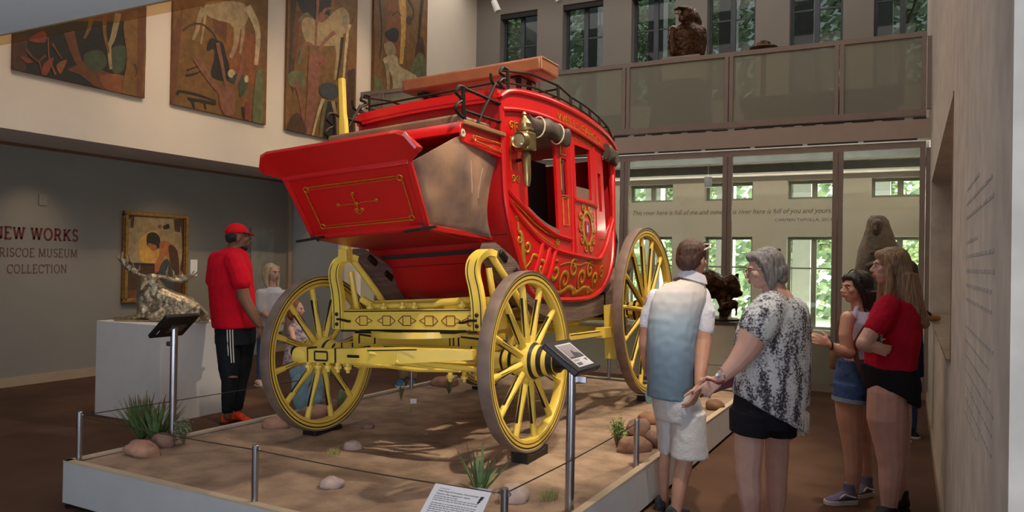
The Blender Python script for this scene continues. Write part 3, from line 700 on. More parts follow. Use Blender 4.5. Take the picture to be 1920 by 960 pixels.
ribbon(g, spiral(.43, 1.33, .045, 3.4, 1.15), .02); ribbon(g, spiral(.335, 1.38, .03, .5, 1.1, sgn=-1), .016); ribbon(g, spiral(.31, 1.53, .018, 5, 1), .012)
ribbon(g, [(.40, 1.18), (.46, 1.22), (.50, 1.27), (.56, 1.26), (.58, 1.21)], .02)
for x, z, r, a, sg in ((.62, 1.17, .07, 2.6, -1), (.83, 1.15, .09, 1.2, 1), (1.0, 1.08, .09, 4.2, -1), (1.15, 1.17, .08, 1.0, 1), (1.32, 1.09, .085, 4.4, -1), (1.48, 1.16, .075, 1.0, 1), (1.62, 1.08, .07, 4.3, -1), (1.77, 1.14, .06, 1.0, 1), (.72, 1.05, .04, 2.0, 1), (1.2, 1.0, .035, 2, 1), (1.5, 1.0, .035, 1, -1)):
    ribbon(g, spiral(x, z, r, a, 1.25, 16, sg), .028 if r > .06 else .018)
ribbon(g, [(.78, 1.02), (.95, .99), (1.1, 1.03), (1.25, .985), (1.4, 1.02), (1.6, .99)], .03); ribbon(g, [(.9, 1.2), (1.05, 1.22), (1.25, 1.2), (1.4, 1.22), (1.6, 1.19)], .014)
bp('gilt_scrollwork', g, GOLD, angle=180)
g = MB()
for pts in ([(.25, 1.66), (.4, 1.575), (.55, 1.495), (.7, 1.44), (.88, 1.395), (.86, 1.33)], [(.3, 1.60), (.45, 1.50), (.6, 1.42), (.75, 1.365), (.86, 1.335)]): ribbon(g, pts, .012)
ribbon(g, spiral(.87, 1.37, .03, 1, 1.2), .012)
# crest on the door
ribbon(g, [(1.43+.10*math.cos(a), 1.50+.13*math.sin(a)) for a in [2*pi*i/20 for i in range(21)]], .030, off=.022)
for dx, dz, sg in ((-.13, .1, 1), (.13, .1, -1), (-.13, -.1, -1), (.13, -.1, 1), (-.14, 0, 1), (.14, 0, -1), (-.06, .165, 1), (.06, .165, -1), (-.06, -.165, -1), (.06, -.165, 1)): ribbon(g, spiral(1.43+dx, 1.5+dz, .04, 1.6 if dx < 0 else 1.2, 1.2, 10, sg), .016, off=.022)
for y0, y1, z0, z1 in ((.27, .28, 1.86, 2.10), (.36, .37, 1.86, 2.10)): ribbon(g, [(y0, z0), (y0, (z0+z1)/2), (y1, z1)], .007)
ribbon(g, spiral(.30, 2.18, .03, .5, 1.2), .01); ribbon(g, spiral(.37, 2.18, .03, 2.6, 1.2, 12, -1), .01); ribbon(g, spiral(.29, 1.81, .028, 4, 1.2), .01); ribbon(g, spiral(.35, 1.81, .028, 5.4, 1.2, 12, -1), .01); ribbon(g, [(.335, 2.1), (.335, 2.22)], .008)
bp('gilt_ornament', g, GOLD, angle=180)
g = MB()
band(g, 1.385, 1.475, 1.44, 1.56, 1, off=.02, th=.003, n=3); bp('crest_shield', g, mat('crest_red', (150, 26, 24), .4))
g = MB(); band(g, 1.41, 1.43, 1.47, 1.53, 1, off=.0235, th=.002, n=2); band(g, 1.43, 1.45, 1.48, 1.54, 1, off=.0235, th=.002, n=2, mi=1); bp('crest_emblem', g, [mat('crest_white', (220, 214, 200), .5), mat('crest_blue', (40, 50, 110), .5)])
for txt, y0, zc, sz in (('WELLS FARGO & Co.', .93, .028, .092), ('U.S.MAIL', 1.25, 0, .058)):
    me = text_mesh(txt, sz, extrude=.001, spacing=1.08); L = max(v.co.x for v in me.vertices); tgt = (1.30 if sz > .08 else .40)
    def fn(co, y0=y0, zc=zc, sz=sz, L=L, tgt=tgt):
        y = y0+co.x*tgt/L; z = (corn(y)+.018+co.y if sz > .08 else HEAD-.035+(corn(y)-HEAD)*.6+co.y*.8)
        return BR @ S(y, z, .026+co.z if sz > .08 else .014+co.z)
    obj('gilt_lettering', map_mesh(me, fn), GOLD, coach, smooth=False)
# end panels and floor, swept across the body
def sweep(mb, prof, mi=0, inset=.0, th=.02, nx=8):
    rows = []
    for y, z in prof: rows.append([V((CX+(2*k/nx-1)*(hw(y)*bz(z)-inset), y, z)) for k in range(nx+1)])
    mb.slab(rows, th, mi)
p = MB(); sweep(p, [(.19, 2.40), (.19, 2.0), (.19, 1.68), (.21, 1.54), (.28, 1.36), (.34, 1.22), (.40, 1.10), (.48, 1.02), (.6, .975), (.85, .945), (1.2, .93), (1.55, .935), (1.8, .98), (1.95, 1.07), (2.06, 1.2), (2.14, 1.38), (2.2, 1.6), (2.27, 2.0), (2.32, 2.2)])
bp('body_shell', p, REDD)
q = MB()
for z, y in ((1.24, .325), (1.42, .25)): q.tube([(CX-.58, y, z), (CX+.58, y, z)], .006, seg=6)
bp('front_panel_line', q, mat('dark_red_line', (90, 16, 16), .5))
p = MB().span((CX-.52, .26, 1.3), (CX+.52, 2.2, 1.33)).span((CX-.03, .3, 1.33), (CX+.0, 2.15, 2.2)); bp('interior_lining', p, DARKIN)
for y0, y1 in ((.3, .75), (1.8, 2.1)): bp('bench_seat', MB().span((CX-.5, y0, 1.33), (CX+.5, y1, 1.62)), SLEATH, bevel=.03)
p = MB(); rows = []
for i in range(25):
    y = .13+2.28*i/24; rows.append([V((CX+(k/6-1)*(hw(y)+.04), y, rooftop(y)+.02*(1-(k/6-1)**2))) for k in range(13)])
p.slab(rows, .03, nrm=(0, 0, 1)); bp('roof', p, RED)
p = MB(); rows = [[V((CX+(k/6-1)*(hw(.15)+.02), .15, 2.405+.02*(1-(k/6-1)**2)-dz)) for k in range(13)] for dz in (0, .05, .085)]
p.slab(rows, .03, nrm=(0, 1, 0)); bp('roof_front_moulding', p, RED)
# ---- driver's box and boot
FL, FR = -.47, .67
p = MB(); rows = []
for z, y, a, b_ in ((1.955, -.93, FL-.03, FR+.03), (1.925, -.895, FL-.05, FR+.045), (1.87, -.835, FL-.02, FR+.03), (1.815, -.775, FL+.07, FR-.07), (1.80, -.755, FL+.08, FR-.085)):
    rows.append([V((a+(b_-a)*k/24, y+(.05 if z > 1.9 else 0)*max(0, (abs(k/12-1)-.86)/.14)**2, z-(.10 if z > 1.94 else .075 if z > 1.9 else .03 if z > 1.85 else 0)*max(0, (abs(k/12-1)-.86)/.14)**2)) for k in range(25)])
p.slab(rows, .03); bp('footboard', p, RED, bevel=.004)
p = MB(); p.slab([[V((a+(b_-a)*k/4, y, z)) for k in range(5)] for z, y, a, b_ in ((1.81, -.765, -.39, .575), (1.63, -.60, -.42, .525), (1.45, -.455, -.45, .475))], .03); 
for a, b_ in (((-.39, -.775, 1.81), (-.45, -.465, 1.45)), ((.575, -.775, 1.81), (.475, -.465, 1.45)), ((-.40, -.78, 1.805), (.585, -.78, 1.805)), ((-.45, -.465, 1.455), (.475, -.465, 1.455))): p.beam(a, b_, .035, .035)
bp('boot_front', p, RED, bevel=.006)
g = MB()
def bf(u, v, d=-.019):   # u across, v up on the boot front
    l = V((-.45, -.455, 1.45)).lerp(V((-.39, -.765, 1.81)), v); r = V((.475, -.455, 1.45)).lerp(V((.575, -.765, 1.81)), v)
    return l.lerp(r, u)+V((0, d*.75, d*.66))
def gline(P, r=.004): g.tube([bf(*q) for q in P], r, seg=6)
gline([(.15, .16), (.90, .16)]); gline([(.12, .22), (.12, .78)]); gline([(.15, .84), (.88, .84)]); gline([(.92, .22), (.92, .78)])
gline([(.15, .20), (.90, .20)], .002); gline([(.15, .80), (.88, .80)], .002)
for u, v in ((.135, .19), (.905, .19), (.135, .81), (.905, .81)): gline([(u+.02*math.cos(a), v+.04*math.sin(a)) for a in [2*pi*i/10 for i in range(11)]])
gline([(.34, .5), (.43, .51), (.5, .5), (.58, .52), (.68, .51)], .0025); gline([(.5, .38), (.49, .66)], .003); gline([(.47, .38), (.5, .33), (.53, .38)], .004)
for u, v in ((.35, .51), (.67, .52), (.5, .66), (.48, .4), (.53, .4), (.5, .5)): gline([(u+.012*math.cos(a), v+.022*math.sin(a)) for a in [2*pi*i/8 for i in range(9)]], .0035)
bp('gilt_border', g, GOLD)
p = MB().slab([[V((-.45+.925*k/4, y, z)) for k in range(5)] for y, z in ((-.455, 1.445), (-.1, 1.405), (.2, 1.385))], .03); p.beam((.48, -.46, 1.445), (.56, .18, 1.39), .03, .035); bp('boot_floor', p, REDD, bevel=.005)
for x, dx in ((-.43, -1), (.47, 1)):
    s_ = MB().beam((x-.14, -.50, 1.425), (x+.09, -.50, 1.44), .03, .014).beam((x-.05, -.49, 1.50), (x+.02, -.47, 1.42), .025, .012); bp('boot_step', s_, BLK)
for s in (-1, 1):
    p = MB(); X0 = .575 if s > 0 else -.39
    # side leather, nailed to the boot edge and hung from the seat
    rows = []
    for i in range(15):
        u = i/14; row = []
        lo_ = V((.475 if s > 0 else -.45, -.44, 1.455)).lerp(V((.575 if s > 0 else -.48, .15, 1.395)), u)
        hi_ = V((X0, -.765, 1.80)).lerp(V((.645 if s > 0 else -.49, -.30, 2.03)), min(1, u/.42)) if u < .42 else V((.645 if s > 0 else -.49, -.30, 2.03)).lerp(V((.62 if s > 0 else -.5, .20, 1.93)), (u-.42)/.58)
        if u > .6: lo_ = lo_.lerp(V((.60 if s > 0 else -.5, .2, 1.62)), 0)
        for k in range(15):
            v = k/14; q = lo_.lerp(hi_, v)
            q.y -= .10*math.sin(pi*v)*u*u if u > .4 else 0
            q.x += s*(.035*math.sin(pi*v)*math.sin(pi*u)+.012*math.sin(u*11+v*5)*math.sin(pi*v))
            row.append(q)
        rows.append(row)
    p.slab(rows, .008, nrm=(s, 0, 0)); lc = bp('side_leather', p, LEATH, angle=80)
    if s > 0:
        bp('leather_ring', MB().lathe([(.012, -.006), (.026, -.006), (.026, .006), (.012, .006)], c=(.665, -.31, 2.035), ax='X', seg=14, close=True), CREAM, lc)
        for i_ in (8, 11): bp('leather_seam', MB().tube([rows[i_][k]+V((.005, 0, 0)) for k in range(6, 12)], .004, seg=6), mat('scuffed_seam', (176, 150, 130), .6), lc)
    x = .655 if s > 0 else -.50
    p = MB().prism([(x, -.29, 2.07), (x+s*.02, .22, 2.06), (x+s*.02, .24, 1.93), (x, -.32, 1.985)], (s*-.025, 0, 0)); sk = bp('seat_skirt', p, RED, bevel=.004)
    if s > 0:
        g = MB(); a = [(.676, -.20, 2.035), (.678, .16, 2.03), (.678, .19, 1.97), (.676, -.19, 2.005), (.676, -.20, 2.035)]
        for i in range(4): g.tube([a[i], a[i+1]], .004, seg=6)
        g.tube([(.679, .17+.018*math.cos(t), 1.985+.018*math.sin(t)) for t in [i*.7 for i in range(10)]], .003, seg=5).tube([(.678, -.19+.018*math.cos(t), 2.02+.018*math.sin(t)) for t in [i*.7 for i in range(10)]], .003, seg=5)
        bp('gilt_line', g, GOLD, sk)
    bp('seat_end_board', MB().beam((x, -.31, 2.105), (x+s*.02, .2, 2.095), .06, .03), WOOD, bevel=.006)
p = MB().slab([[V((-.51+1.18*k/6, y, z)) for k in range(7)] for y, z in ((-.34, 2.03), (-.33, 2.08), (-.30, 2.105))], .02); p.span((-.5, -.3, 2.06), (.66, .17, 2.10)); bp('seat_front', p, RED, bevel=.005)
bp('driver_seat', MB().span((-.48, -.27, 2.105), (.62, .14, 2.175)), mat('driver_seat_leather', (128, 96, 72), .55, var=.15, bump=.2), bevel=.02)
p = MB().span((-.42, -.02, 1.46), (.46, .03, 2.02)); bp('boot_back', p, DARKIN)
def scroll_iron(mb, x, y, z, h, r=.011):
    c = cat_curve([(x, y+.02, z+h), (x, y-.05, z+h-.005), (x, y-.085, z+h-.05), (x, y-.05, z+h*.66), (x, y-.02, z+h*.55), (x, y-.07, z+h*.42), (x, y-.10, z+h*.25), (x, y-.07, z+.02), (x, y+.0, z+.0)], 5)
    mb.tube(c, r, seg=8)
for s, x in ((1, .67), (-1, -.50)):
    r_ = MB(); y0, z0 = (-.29, 2.11) if s > 0 else (-.16, 2.13)
    r_.tube([(x, y0, z0-.02), (x, y0, z0+.22)], .013, seg=8); scroll_iron(r_, x, y0, z0+.02, .20)
    r_.tube([(x, y0, z0+.215), (x, y0+.24, z0+.21), (x, .19, z0+.20)], .011).tube([(x, y0, z0+.07), (x, .17, z0+.075)], .01)
    r_.tube([(x, -.14, z0), (x-s*.0, .14, z0+.34)], .011).ell((x, .17, z0+.20), (.02, .045, .014)).ell((x, .16, z0+.075), (.02, .03, .012))
    bp('seat_rail', r_, IRON)
bp('brake_lever', MB().loft([[V((-.47+a, -.1+b_, z)) for a, b_ in ((-w_, -.02), (w_, -.02), (w_, .02), (-w_, .02))] for z, w_ in ((2.05, .034), (2.24, .034), (2.31, .032), (2.36, .024), (2.62, .022))]), YEL, bevel=.008)
# ---- roof rail and roof seat
r_ = MB()
for s in (-1, 1):
    xs = lambda y: CX+s*(hw(y)+.0)
    posts = (.3, 1.02, 1.25, 1.46, 1.67, 1.94, 2.2)
    top = lambda y: rooftop(y)+(.155 if y < 1.1 else .12); mid = lambda y: rooftop(y)+.06
    for y in posts: r_.tube([(xs(y), y, rooftop(y)), (xs(y), y, top(y))], .011, seg=7)
    r_.tube([(xs(y), y, top(y)) for y in (.22, .6, 1.02)], .0095, seg=7).tube([(xs(y), y, top(y)) for y in (1.02, 1.25, 1.46, 1.67, 1.94, 2.2)], .008, seg=7).tube([(xs(y), y, mid(y)) for y in (.25, .6, 1.02, 1.25, 1.46, 1.67, 1.94, 2.2)], .008, seg=7)
    scroll_iron(r_, xs(.28), .28, rooftop(.28), .16)
    r_.tube(cat_curve([(xs(.2), .08, 2.50), (xs(.2), .09, 2.45), (xs(.2), .14, 2.43), (xs(.2), .22, 2.43)], 5), .01)
    r_.tube([(xs(2.2), 2.2, top(2.2)), (xs(2.3), 2.38, 2.38)], .01).ell((xs(2.3), 2.36, 2.40), (.02, .02, .04))
for y in (1.0, 2.2): r_.tube([(CX-hw(y), y, rooftop(y)+.12), (CX+hw(y), y, rooftop(y)+.12)], .008, seg=7).tube([(CX-hw(y), y, rooftop(y)+.06), (CX+hw(y), y, rooftop(y)+.06)], .008, seg=7)
r_.tube([(CX-.6, .3, 2.5), (CX+.6, .3, 2.5)], .008, seg=7)
bp('roof_rail', r_, IRON)
rs = bp('roof_seat', MB().beam((-.60, .98, 2.775), (.70, .98, 2.745), .34, .115), SLEATH, bevel=.022)
for x in (-.42, .46): bp('seat_bracket', MB().tube([(x, .9, 2.47), (x, .9, 2.71)], .022).tube([(x, 1.08, 2.47), (x, 1.08, 2.71)], .022).span((x-.04, .84, 2.675), (x+.04, 1.12, 2.70)), IRON, rs)
bp('seat_piping', MB().tube([(.703, .82, 2.795), (.703, 1.14, 2.795)], .006).tube([(.703, .82, 2.70), (.703, .82, 2.795)], .006), mat('light_piping', (176, 124, 88), .5), rs)
# ---- coach lamp on the front pillar
lx, ly, lz = CX+hw(.3)+.10, .33, 2.055
l_ = bp('coach_lamp', MB().box((lx, ly, lz), (.11, .13, .13)), BRASS, bevel=.01)
bp('lamp_lens', MB().lathe([(.0, -.012), (.035, -.015), (.055, -.03), (.062, -.012), (.066, .0), (.066, .02)], c=(lx, ly-.075, lz), ax='Y', seg=24), BRASS, l_)
bp('lamp_glass', MB().lathe([(0, -.02), (.03, -.018), (.05, -.008)], c=(lx, ly-.085, lz), ax='Y', seg=20), LENS, l_)
bp('lamp_chimney', MB().lathe([(.05, 0), (.062, .012), (.06, .03), (.045, .035), (.05, .06), (.035, .085), (.018, .105), (.012, .12), (.018, .13), (.012, .145), (0, .15)], c=(lx, ly, lz+.065), seg=14), BRASS, l_)
bp('lamp_stem', MB().lathe([(.02, 0), (.034, -.03), (.03, -.10), (.03, -.14), (.026, -.2), (.016, -.245), (0, -.25)][::-1], c=(lx, ly, lz-.065), seg=14), BRASS, l_)
bp('lamp_arm', MB().tube([(lx, ly, lz-.12), (lx-.1, ly+.02, lz-.12)], .012), IRON, l_)
# rear boot
p = MB(); rows = []
for z, y, a in ((1.75, 2.34, .5), (1.70, 2.62, .47), (1.45, 2.78, .45), (1.15, 2.70, .42), (1.05, 2.15, .42)): rows.append([V((CX+a*(k/3-1), y, z)) for k in range(7)])
p.slab(rows, .03); bp('rear_boot', p, mat('black_boot_leather', (40, 34, 34), .6, var=.2))
# ================================================================ display platform with its desert ground
PANEL = mat('white_platform_panel', (186, 184, 184), .55, var=.03)
EDGE = mat('platform_edge_strip', (190, 170, 146), .5, var=.06)
SAND = mat('desert_sand', (136, 114, 97), .95, var=.0, vscale=5, col2=(174, 147, 125), bump=.7, bscale=26, spec=.1, detail=8)
PL, PF, PR, PB = V((-4.59, 2.93, 0)), V((-1.47, 2.85, 0)), V((-1.42, 8.05, 0)), V((-4.40, 8.07, 0))
PH = .288
plat = empty('display_platform', (-3, 5.4, 0), label='low white display platform filled with desert sand under the stagecoach', cat='platform')
def part_at(name, mb, m, root, **kw):
    mb.xf(M.Translation(-root.location)) if not isinstance(mb, bpy.types.Mesh) else None
    return obj(name, mb, m, root, **kw)
Q = [PL, PF, PR, PB]; cen = (PL+PF+PR+PB)/4
for i in range(4):
    a, b = Q[i], Q[(i+1) % 4]; n = V((a.y-b.y, b.x-a.x, 0)).normalized()
    if n.dot(cen-a) < 0: n = -n
    up = V((0, 0, PH-.012)); z0 = V((0, 0, .03))
    part_at('side_panel', MB().add([a+z0, b+z0, b+z0+n*.03, a+z0+n*.03, a+up, b+up, b+up+n*.03, a+up+n*.03], [(0, 1, 2, 3), (4, 5, 6, 7), (0, 1, 5, 4), (1, 2, 6, 5), (2, 3, 7, 6), (3, 0, 4, 7)]), PANEL, plat, smooth=False)
    e0 = V((0, 0, PH-.012)); e1 = V((0, 0, PH))
    part_at('edge_strip', MB().add([a+e0-n*.002, b+e0-n*.002, b+e0+n*.045, a+e0+n*.045, a+e1-n*.002, b+e1-n*.002, b+e1+n*.045, a+e1+n*.045], [(0, 1, 2, 3), (4, 5, 6, 7), (0, 1, 5, 4), (1, 2, 6, 5), (2, 3, 7, 6), (3, 0, 4, 7)]), EDGE, plat, smooth=False)
    k0 = n*.03
    part_at('plinth_base', MB().add([a+k0, b+k0, b+k0+n*.02, a+k0+n*.02, a+k0+z0, b+k0+z0, b+k0+n*.02+z0, a+k0+n*.02+z0], [(0, 1, 2, 3), (4, 5, 6, 7), (0, 1, 5, 4), (1, 2, 6, 5), (2, 3, 7, 6), (3, 0, 4, 7)]), BLK, plat, smooth=False)
def sand_z(x, y):
    e = min(x+4.52, -1.46-x, y-2.9, 8.05-y)
    k = max(0, min(1, e/.25))
    h = .018*NZ.noise(V((x*1.3, y*1.3, 0)))+.012*NZ.noise(V((x*4.2, y*4.2, 3)))+.005*NZ.noise(V((x*13, y*13, 7)))
    mound = sum(.058*math.exp(-((x-a)**2+(y-b)**2)/.16) for a, b in ((-2.15, 4.44), (-2.13, 6.85)))
    return .268+h*(.35+.65*k)-.012*k+mound*k
rows = []; NX, NY = 100, 150
for j in range(NY+1):
    r = []
    for i in range(NX+1):
        u, v = i/NX, j/NY; p = (PL*(1-u)+PF*u)*(1-v)+(PB*(1-u)+PR*u)*v; p = cen+(p-cen)*.978
        r.append(V((p.x, p.y, sand_z(p.x, p.y))))
    rows.append(r)
part_at('sand', MB().grid(rows), SAND, plat)
# blocks under the wheels
CM = M.Translation(coach.location) @ coach.rotation_euler.to_matrix().to_4x4()
for x, y, lb in ((.885, -.01, 'black block under the front wheel beside the reading stand'), (-.86, 0, 'black block under the front wheel closest to the elk pedestal'), (.875, 2.42, 'black block under the rear wheel beside the man in the polo shirt'), (-.86, 2.40, 'black block under the rear wheel farthest across the platform')):
    p = CM @ V((x, y, .023)); zb = sand_z(p.x, p.y)-.02; h = p.z-zb
    b = MB().prism([(-.06, -.15, zb), (-.06, .15, zb), (-.06, .15, zb+h+.022), (-.06, .10, zb+h+.006), (-.06, .05, zb+h-.001), (-.06, -.05, zb+h-.001), (-.06, -.10, zb+h+.006), (-.06, -.15, zb+h+.022)], (.12, 0, 0))
    o = obj('wheel_block', b, BLK, smooth=False, bevel=.004); o.location = (p.x, p.y, 0); tag(o, lb, 'wheel block', 'wheel blocks')
# ---- barrier posts and cords
STEEL = mat('brushed_steel', (176, 176, 182), .28, 1, var=.04, vscale=2, stretch=(30, 30, .5))
def bollard(x, y, lb, z=PH-.01):
    o = empty('barrier_post', (x, y, z), label=lb, cat='barrier post', group='short steel barrier posts')
    obj('tube', MB().lathe([(.0175, .006), (.0175, .296), (.014, .3), (0, .3)], seg=20), STEEL, o)
    obj('foot', MB().lathe([(.021, 0), (.021, .005), (.0, .006)], seg=20), STEEL, o)
    obj('eyelet', MB().lathe([(.006, -.003), (.011, -.003), (.011, .003), (.006, .003)], c=(.02, 0, .275), ax='Y', seg=10, close=True), STEEL, o)
    return V((x, y, z+.275))
B1 = bollard(-4.545, 3.0, 'short steel barrier post at the platform corner nearest the sign wall')
B2 = bollard(-2.998, 2.935, 'short steel barrier post halfway along the front edge of the platform')
B0 = bollard(-1.535, 2.93, 'short steel barrier post just behind the white printed sheet')
B3 = bollard(-1.507, 4.646, 'short steel barrier post in front of the brown rock and green bush')
B4 = bollard(-4.375, 6.32, 'short steel barrier post on the far edge by the blue shoe')
B5 = bollard(-2.93, 8.02, 'short steel barrier post on the back edge behind the brake beam')
CORD = mat('brown_steel_cord', (66, 54, 44), .5, .3)
def cord(a, b, lb):
    n = 14; pts = [a.lerp(b, i/n)-V((0, 0, .012*math.sin(pi*i/n))) for i in range(n+1)]
    tag(obj('barrier_cable', MB().tube(pts, .0032, seg=6), CORD), lb, 'cord', 'barrier cords')
    d = (b-a).normalized()
cord(B1, B2, 'thin brown cord from the corner post past the yucca clump')
cord(B2, B0, 'thin brown cord running behind the white printed sheet')
cord(B0, B3, 'thin brown cord crossing in front of the reading stand pole')
cord(B1, B4, 'thin brown cord along the platform side facing the elk pedestal')
d = (B2-B0).normalized()
tag(obj('cord_tensioner', MB().tube([B0+d*.035, B0+d*.06], .003, seg=6).tube([B0+d*.06, B0+d*.13], .006, seg=8).tube([B0+d*.13, B0+d*.15], .003, seg=6), STEEL), 'small steel tensioner on the cord beside the white printed sheet', 'tensioner')
# ---- reading stands
BLACKP = mat('black_plastic', (26, 24, 24), .35, var=.1)
PAPER = mat('white_paper', (226, 222, 226), .6, var=.02)
INK = mat('dark_print_ink', (48, 46, 50), .7); INKG = mat('grey_print_ink', (128, 126, 132), .7)
PHOTO = mat('grey_photo_print', (150, 138, 144), .5, var=0, col2=(176, 162, 166), vscale=9); PHOTOD = mat('dark_photo_print', (62, 56, 64), .5, var=.4, vscale=30)
def plane_frame(o, x, y):  # o corner, x and y edge vectors
    n = x.cross(y).normalized(); return lambda u, v, h=0: o+x*u+y*v+n*h
r = empty('reading_stand', (-1.557, 3.70, .26), label='black tilted reading panel with a grey photograph on a steel pole', cat='reading stand')
o0, ex, ey = V((-1.65, 3.56, 1.138)), V((0, .32, 0)), V((.19, 0, -.135))
f = plane_frame(o0, ex, ey); sg = 1 if f(0, 0, 1).z > o0.z else -1
F_ = lambda u, v, h=0: f(u, v, sg*h)
def quadbox(mb, F, u0, v0, u1, v1, h0, h1, mi=0):
    return mb.add([F(u0, v0, h0), F(u1, v0, h0), F(u1, v1, h0), F(u0, v1, h0), F(u0, v0, h1), F(u1, v0, h1), F(u1, v1, h1), F(u0, v1, h1)], [(3, 2, 1, 0), (4, 5, 6, 7), (0, 1, 5, 4), (1, 2, 6, 5), (2, 3, 7, 6), (3, 0, 4, 7)], mi)
part_at('panel', quadbox(MB(), F_, 0, 0, 1, 1, -.035, 0), BLACKP, r, bevel=.008)
part_at('card', quadbox(MB(), F_, .20, .14, .82, .88, 0, .0015), PAPER, r, smooth=False)
mb = quadbox(MB(), F_, .235, .18, .785, .62, .0015, .002, 0); P_ = [(.45, .52), (.50, .40), (.55, .36), (.58, .44), (.66, .46), (.75, .50), (.77, .60), (.45, .6)]
mb.add([F_(u, v, .0024) for u, v in P_], [tuple(range(8))], 1); quadbox(mb, F_, .24, .565, .78, .615, .002, .0023, 1)
part_at('photograph', mb, [PHOTO, PHOTOD], r, smooth=False)
mb = MB()
for u0, v0, u1, v1 in ((.25, .66, .5, .67), (.25, .69, .46, .70), (.66, .67, .76, .70), (.68, .71, .75, .74), (.25, .76, .45, .79), (.26, .80, .44, .83)): quadbox(mb, F_, u0, v0, u1, v1, .0015, .002)
part_at('print', mb, INK, r, smooth=False)
part_at('pole', MB().lathe([(.024, 0), (.024, .79), (0, .79)], c=(-1.557, 3.70, .26), seg=22), STEEL, r)
part_at('bracket', MB().span((-1.60, 3.65, 1.02), (-1.53, 3.75, 1.045)).span((-1.535, 3.70, .93), (-1.525, 3.74, 1.03)).span((-1.535, 3.735, .925), (-1.49, 3.745, .955)), STEEL, r)
r = empty('reading_stand', (-4.50, 3.66, PH), label='black reading panel seen from behind, in front of the elk pedestal', cat='reading stand')
o0, ex, ey = V((-4.40, 3.485, 1.158)), V((0, .27, 0)), V((-.20, .02, -.15)); f = plane_frame(o0, ex, ey); sg = 1 if f(0, 0, 1).z > o0.z else -1
part_at('panel', quadbox(MB(), F_, 0, 0, 1, 1, -.03, 0), BLACKP, r, bevel=.006)
part_at('mounting_plate', quadbox(MB(), F_, .33, .35, .78, .72, -.038, -.03), STEEL, r, smooth=False)
part_at('scratch_mark', quadbox(MB(), F_, .1, .62, .12, .8, -.0312, -.03), PAPER, r, smooth=False)
part_at('pole', MB().lathe([(.024, 0), (.024, .76), (.03, .765), (.03, .80), (0, .80)], c=(-4.50, 3.64, PH), seg=22), STEEL, r)
part_at('hook', MB().span((-4.53, 3.64, .93), (-4.49, 3.60, .96)), STEEL, r)
# printed sheet on its own stand in front of the platform
TL, TR, BL = V((-1.70, 2.64, .645)), V((-1.455, 2.665, .638)), V((-1.662, 2.44, .552))
r = empty('label_stand', (-1.56, 2.56, 0), label='white printed information sheet tilted on a stand at the platform front', cat='label stand')
f = plane_frame(BL, TR-TL, TL-BL); sg = 1 if f(0, 0, 1).z > BL.z else -1
part_at('sheet', quadbox(MB(), F_, 0, 0, 1, 1, -.004, 0), PAPER, r, smooth=False)
def sheet_text(txt, size, u, v, m, name):
    me = text_mesh(txt, size, extrude=.0002); X = (TR-TL).normalized(); Y = (TL-BL).normalized()
    map_mesh(me, lambda c: F_(u, v, .0006+c.z)+X*c.x+Y*c.y-r.location)
    obj(name, me, m, r, smooth=False)
sheet_text('Wells Fargo & Company nine-passenger', .0112, .10, .82, INK, 'heading'); sheet_text('Western Mail stagecoach, replica', .0112, .095, .745, INK, 'heading')
mb = MB(); rr = random.Random(3)
for i in range(12):
    v = .69-.05*i - (.025 if i > 2 else 0); u = .09
    while u < (.86 if i != 0 else .45):
        L = rr.uniform(.02, .07); quadbox(mb, F_, u, v, min(u+L, .88), v+.018, 0, .0006); u += L+.012
quadbox(mb, F_, .12, .895, .3, .905, 0, .0006)
part_at('print', mb, INKG, r, smooth=False)
mb = MB()
for i, (u, v, a, b) in enumerate(((.87, .76, .02, .035), (.885, .80, .03, .03), (.86, .70, .02, .02), (.895, .84, .035, .012), (.88, .73, .014, .02))): mb.add([F_(u+a*math.cos(t), v+b*1.6*math.sin(t), .0007) for t in [k*2*pi/9+i for k in range(9)]], [tuple(range(9))])
part_at('emblem', mb, INK, r, smooth=False)
part_at('post', MB().lathe([(.018, .012), (.018, .55), (0, .57)], c=(-1.56, 2.56, 0), seg=16), STEEL, r)
part_at('foot', MB().lathe([(.11, 0), (.11, .01), (.03, .014), (0, .015)], c=(-1.56, 2.56, 0), seg=28), STEEL, r)
# ---- rocks
def rock_mat(i): return mat('rock_%d' % i, [(150, 112, 92), (168, 124, 104), (134, 104, 92), (186, 160, 150), (120, 88, 66)][i], .85, var=.22, vscale=9, bump=.6, bscale=22)
def rock(px, py, wpx, hpx, lb, mi=0, seed=0, rz=0, zb=None, flat=1, tilt=0):
    p = onz(px, py, .262); D = (p-CAM).dot(_f0); s = D/F_PX; a, c = wpx*s/2, hpx*s/2
    rnd = random.Random(seed); bm = bmesh.new(); bmesh.ops.create_icosphere(bm, subdivisions=3, radius=1)
    sd = V((rnd.random()*9, rnd.random()*9, rnd.random()*9))
    for v in bm.verts:
        n = v.co.normalized(); k = 1+.22*NZ.noise(n*1.3+sd)+.08*NZ.noise(n*3.5+sd)
        v.co = V((n.x*a, n.y*a*.72, n.z*c))*k
        if v.co.z < -c*.45: v.co.z = -c*.45+(v.co.z+c*.45)*.25
    R_ = M.Rotation(tilt, 4, 'Y'); bm.transform(R_); bm.transform(M.Rotation(YAW+rz, 4, 'Z'))
    me = bpy.data.meshes.new('rock'); bm.to_mesh(me); bm.free()
    o = obj('rock', me, rock_mat(mi)); z = sand_z(p.x, p.y)
    o.location = (p.x, p.y, z+c*.42+ (zb or 0)); tag(o, lb, 'rock', 'rocks on the sand')
    return o
rock(266, 853, 70, 36, 'smooth oval brown rock in front of the big yucca clump', 1, 1, -.2, tilt=.18)
rock(306, 838, 44, 36, 'rounded grey brown rock tucked under the big yucca clump', 2, 2)
rock(518, 800, 52, 28, 'flat tan boulder beside the far front wheel rim', 1, 3)
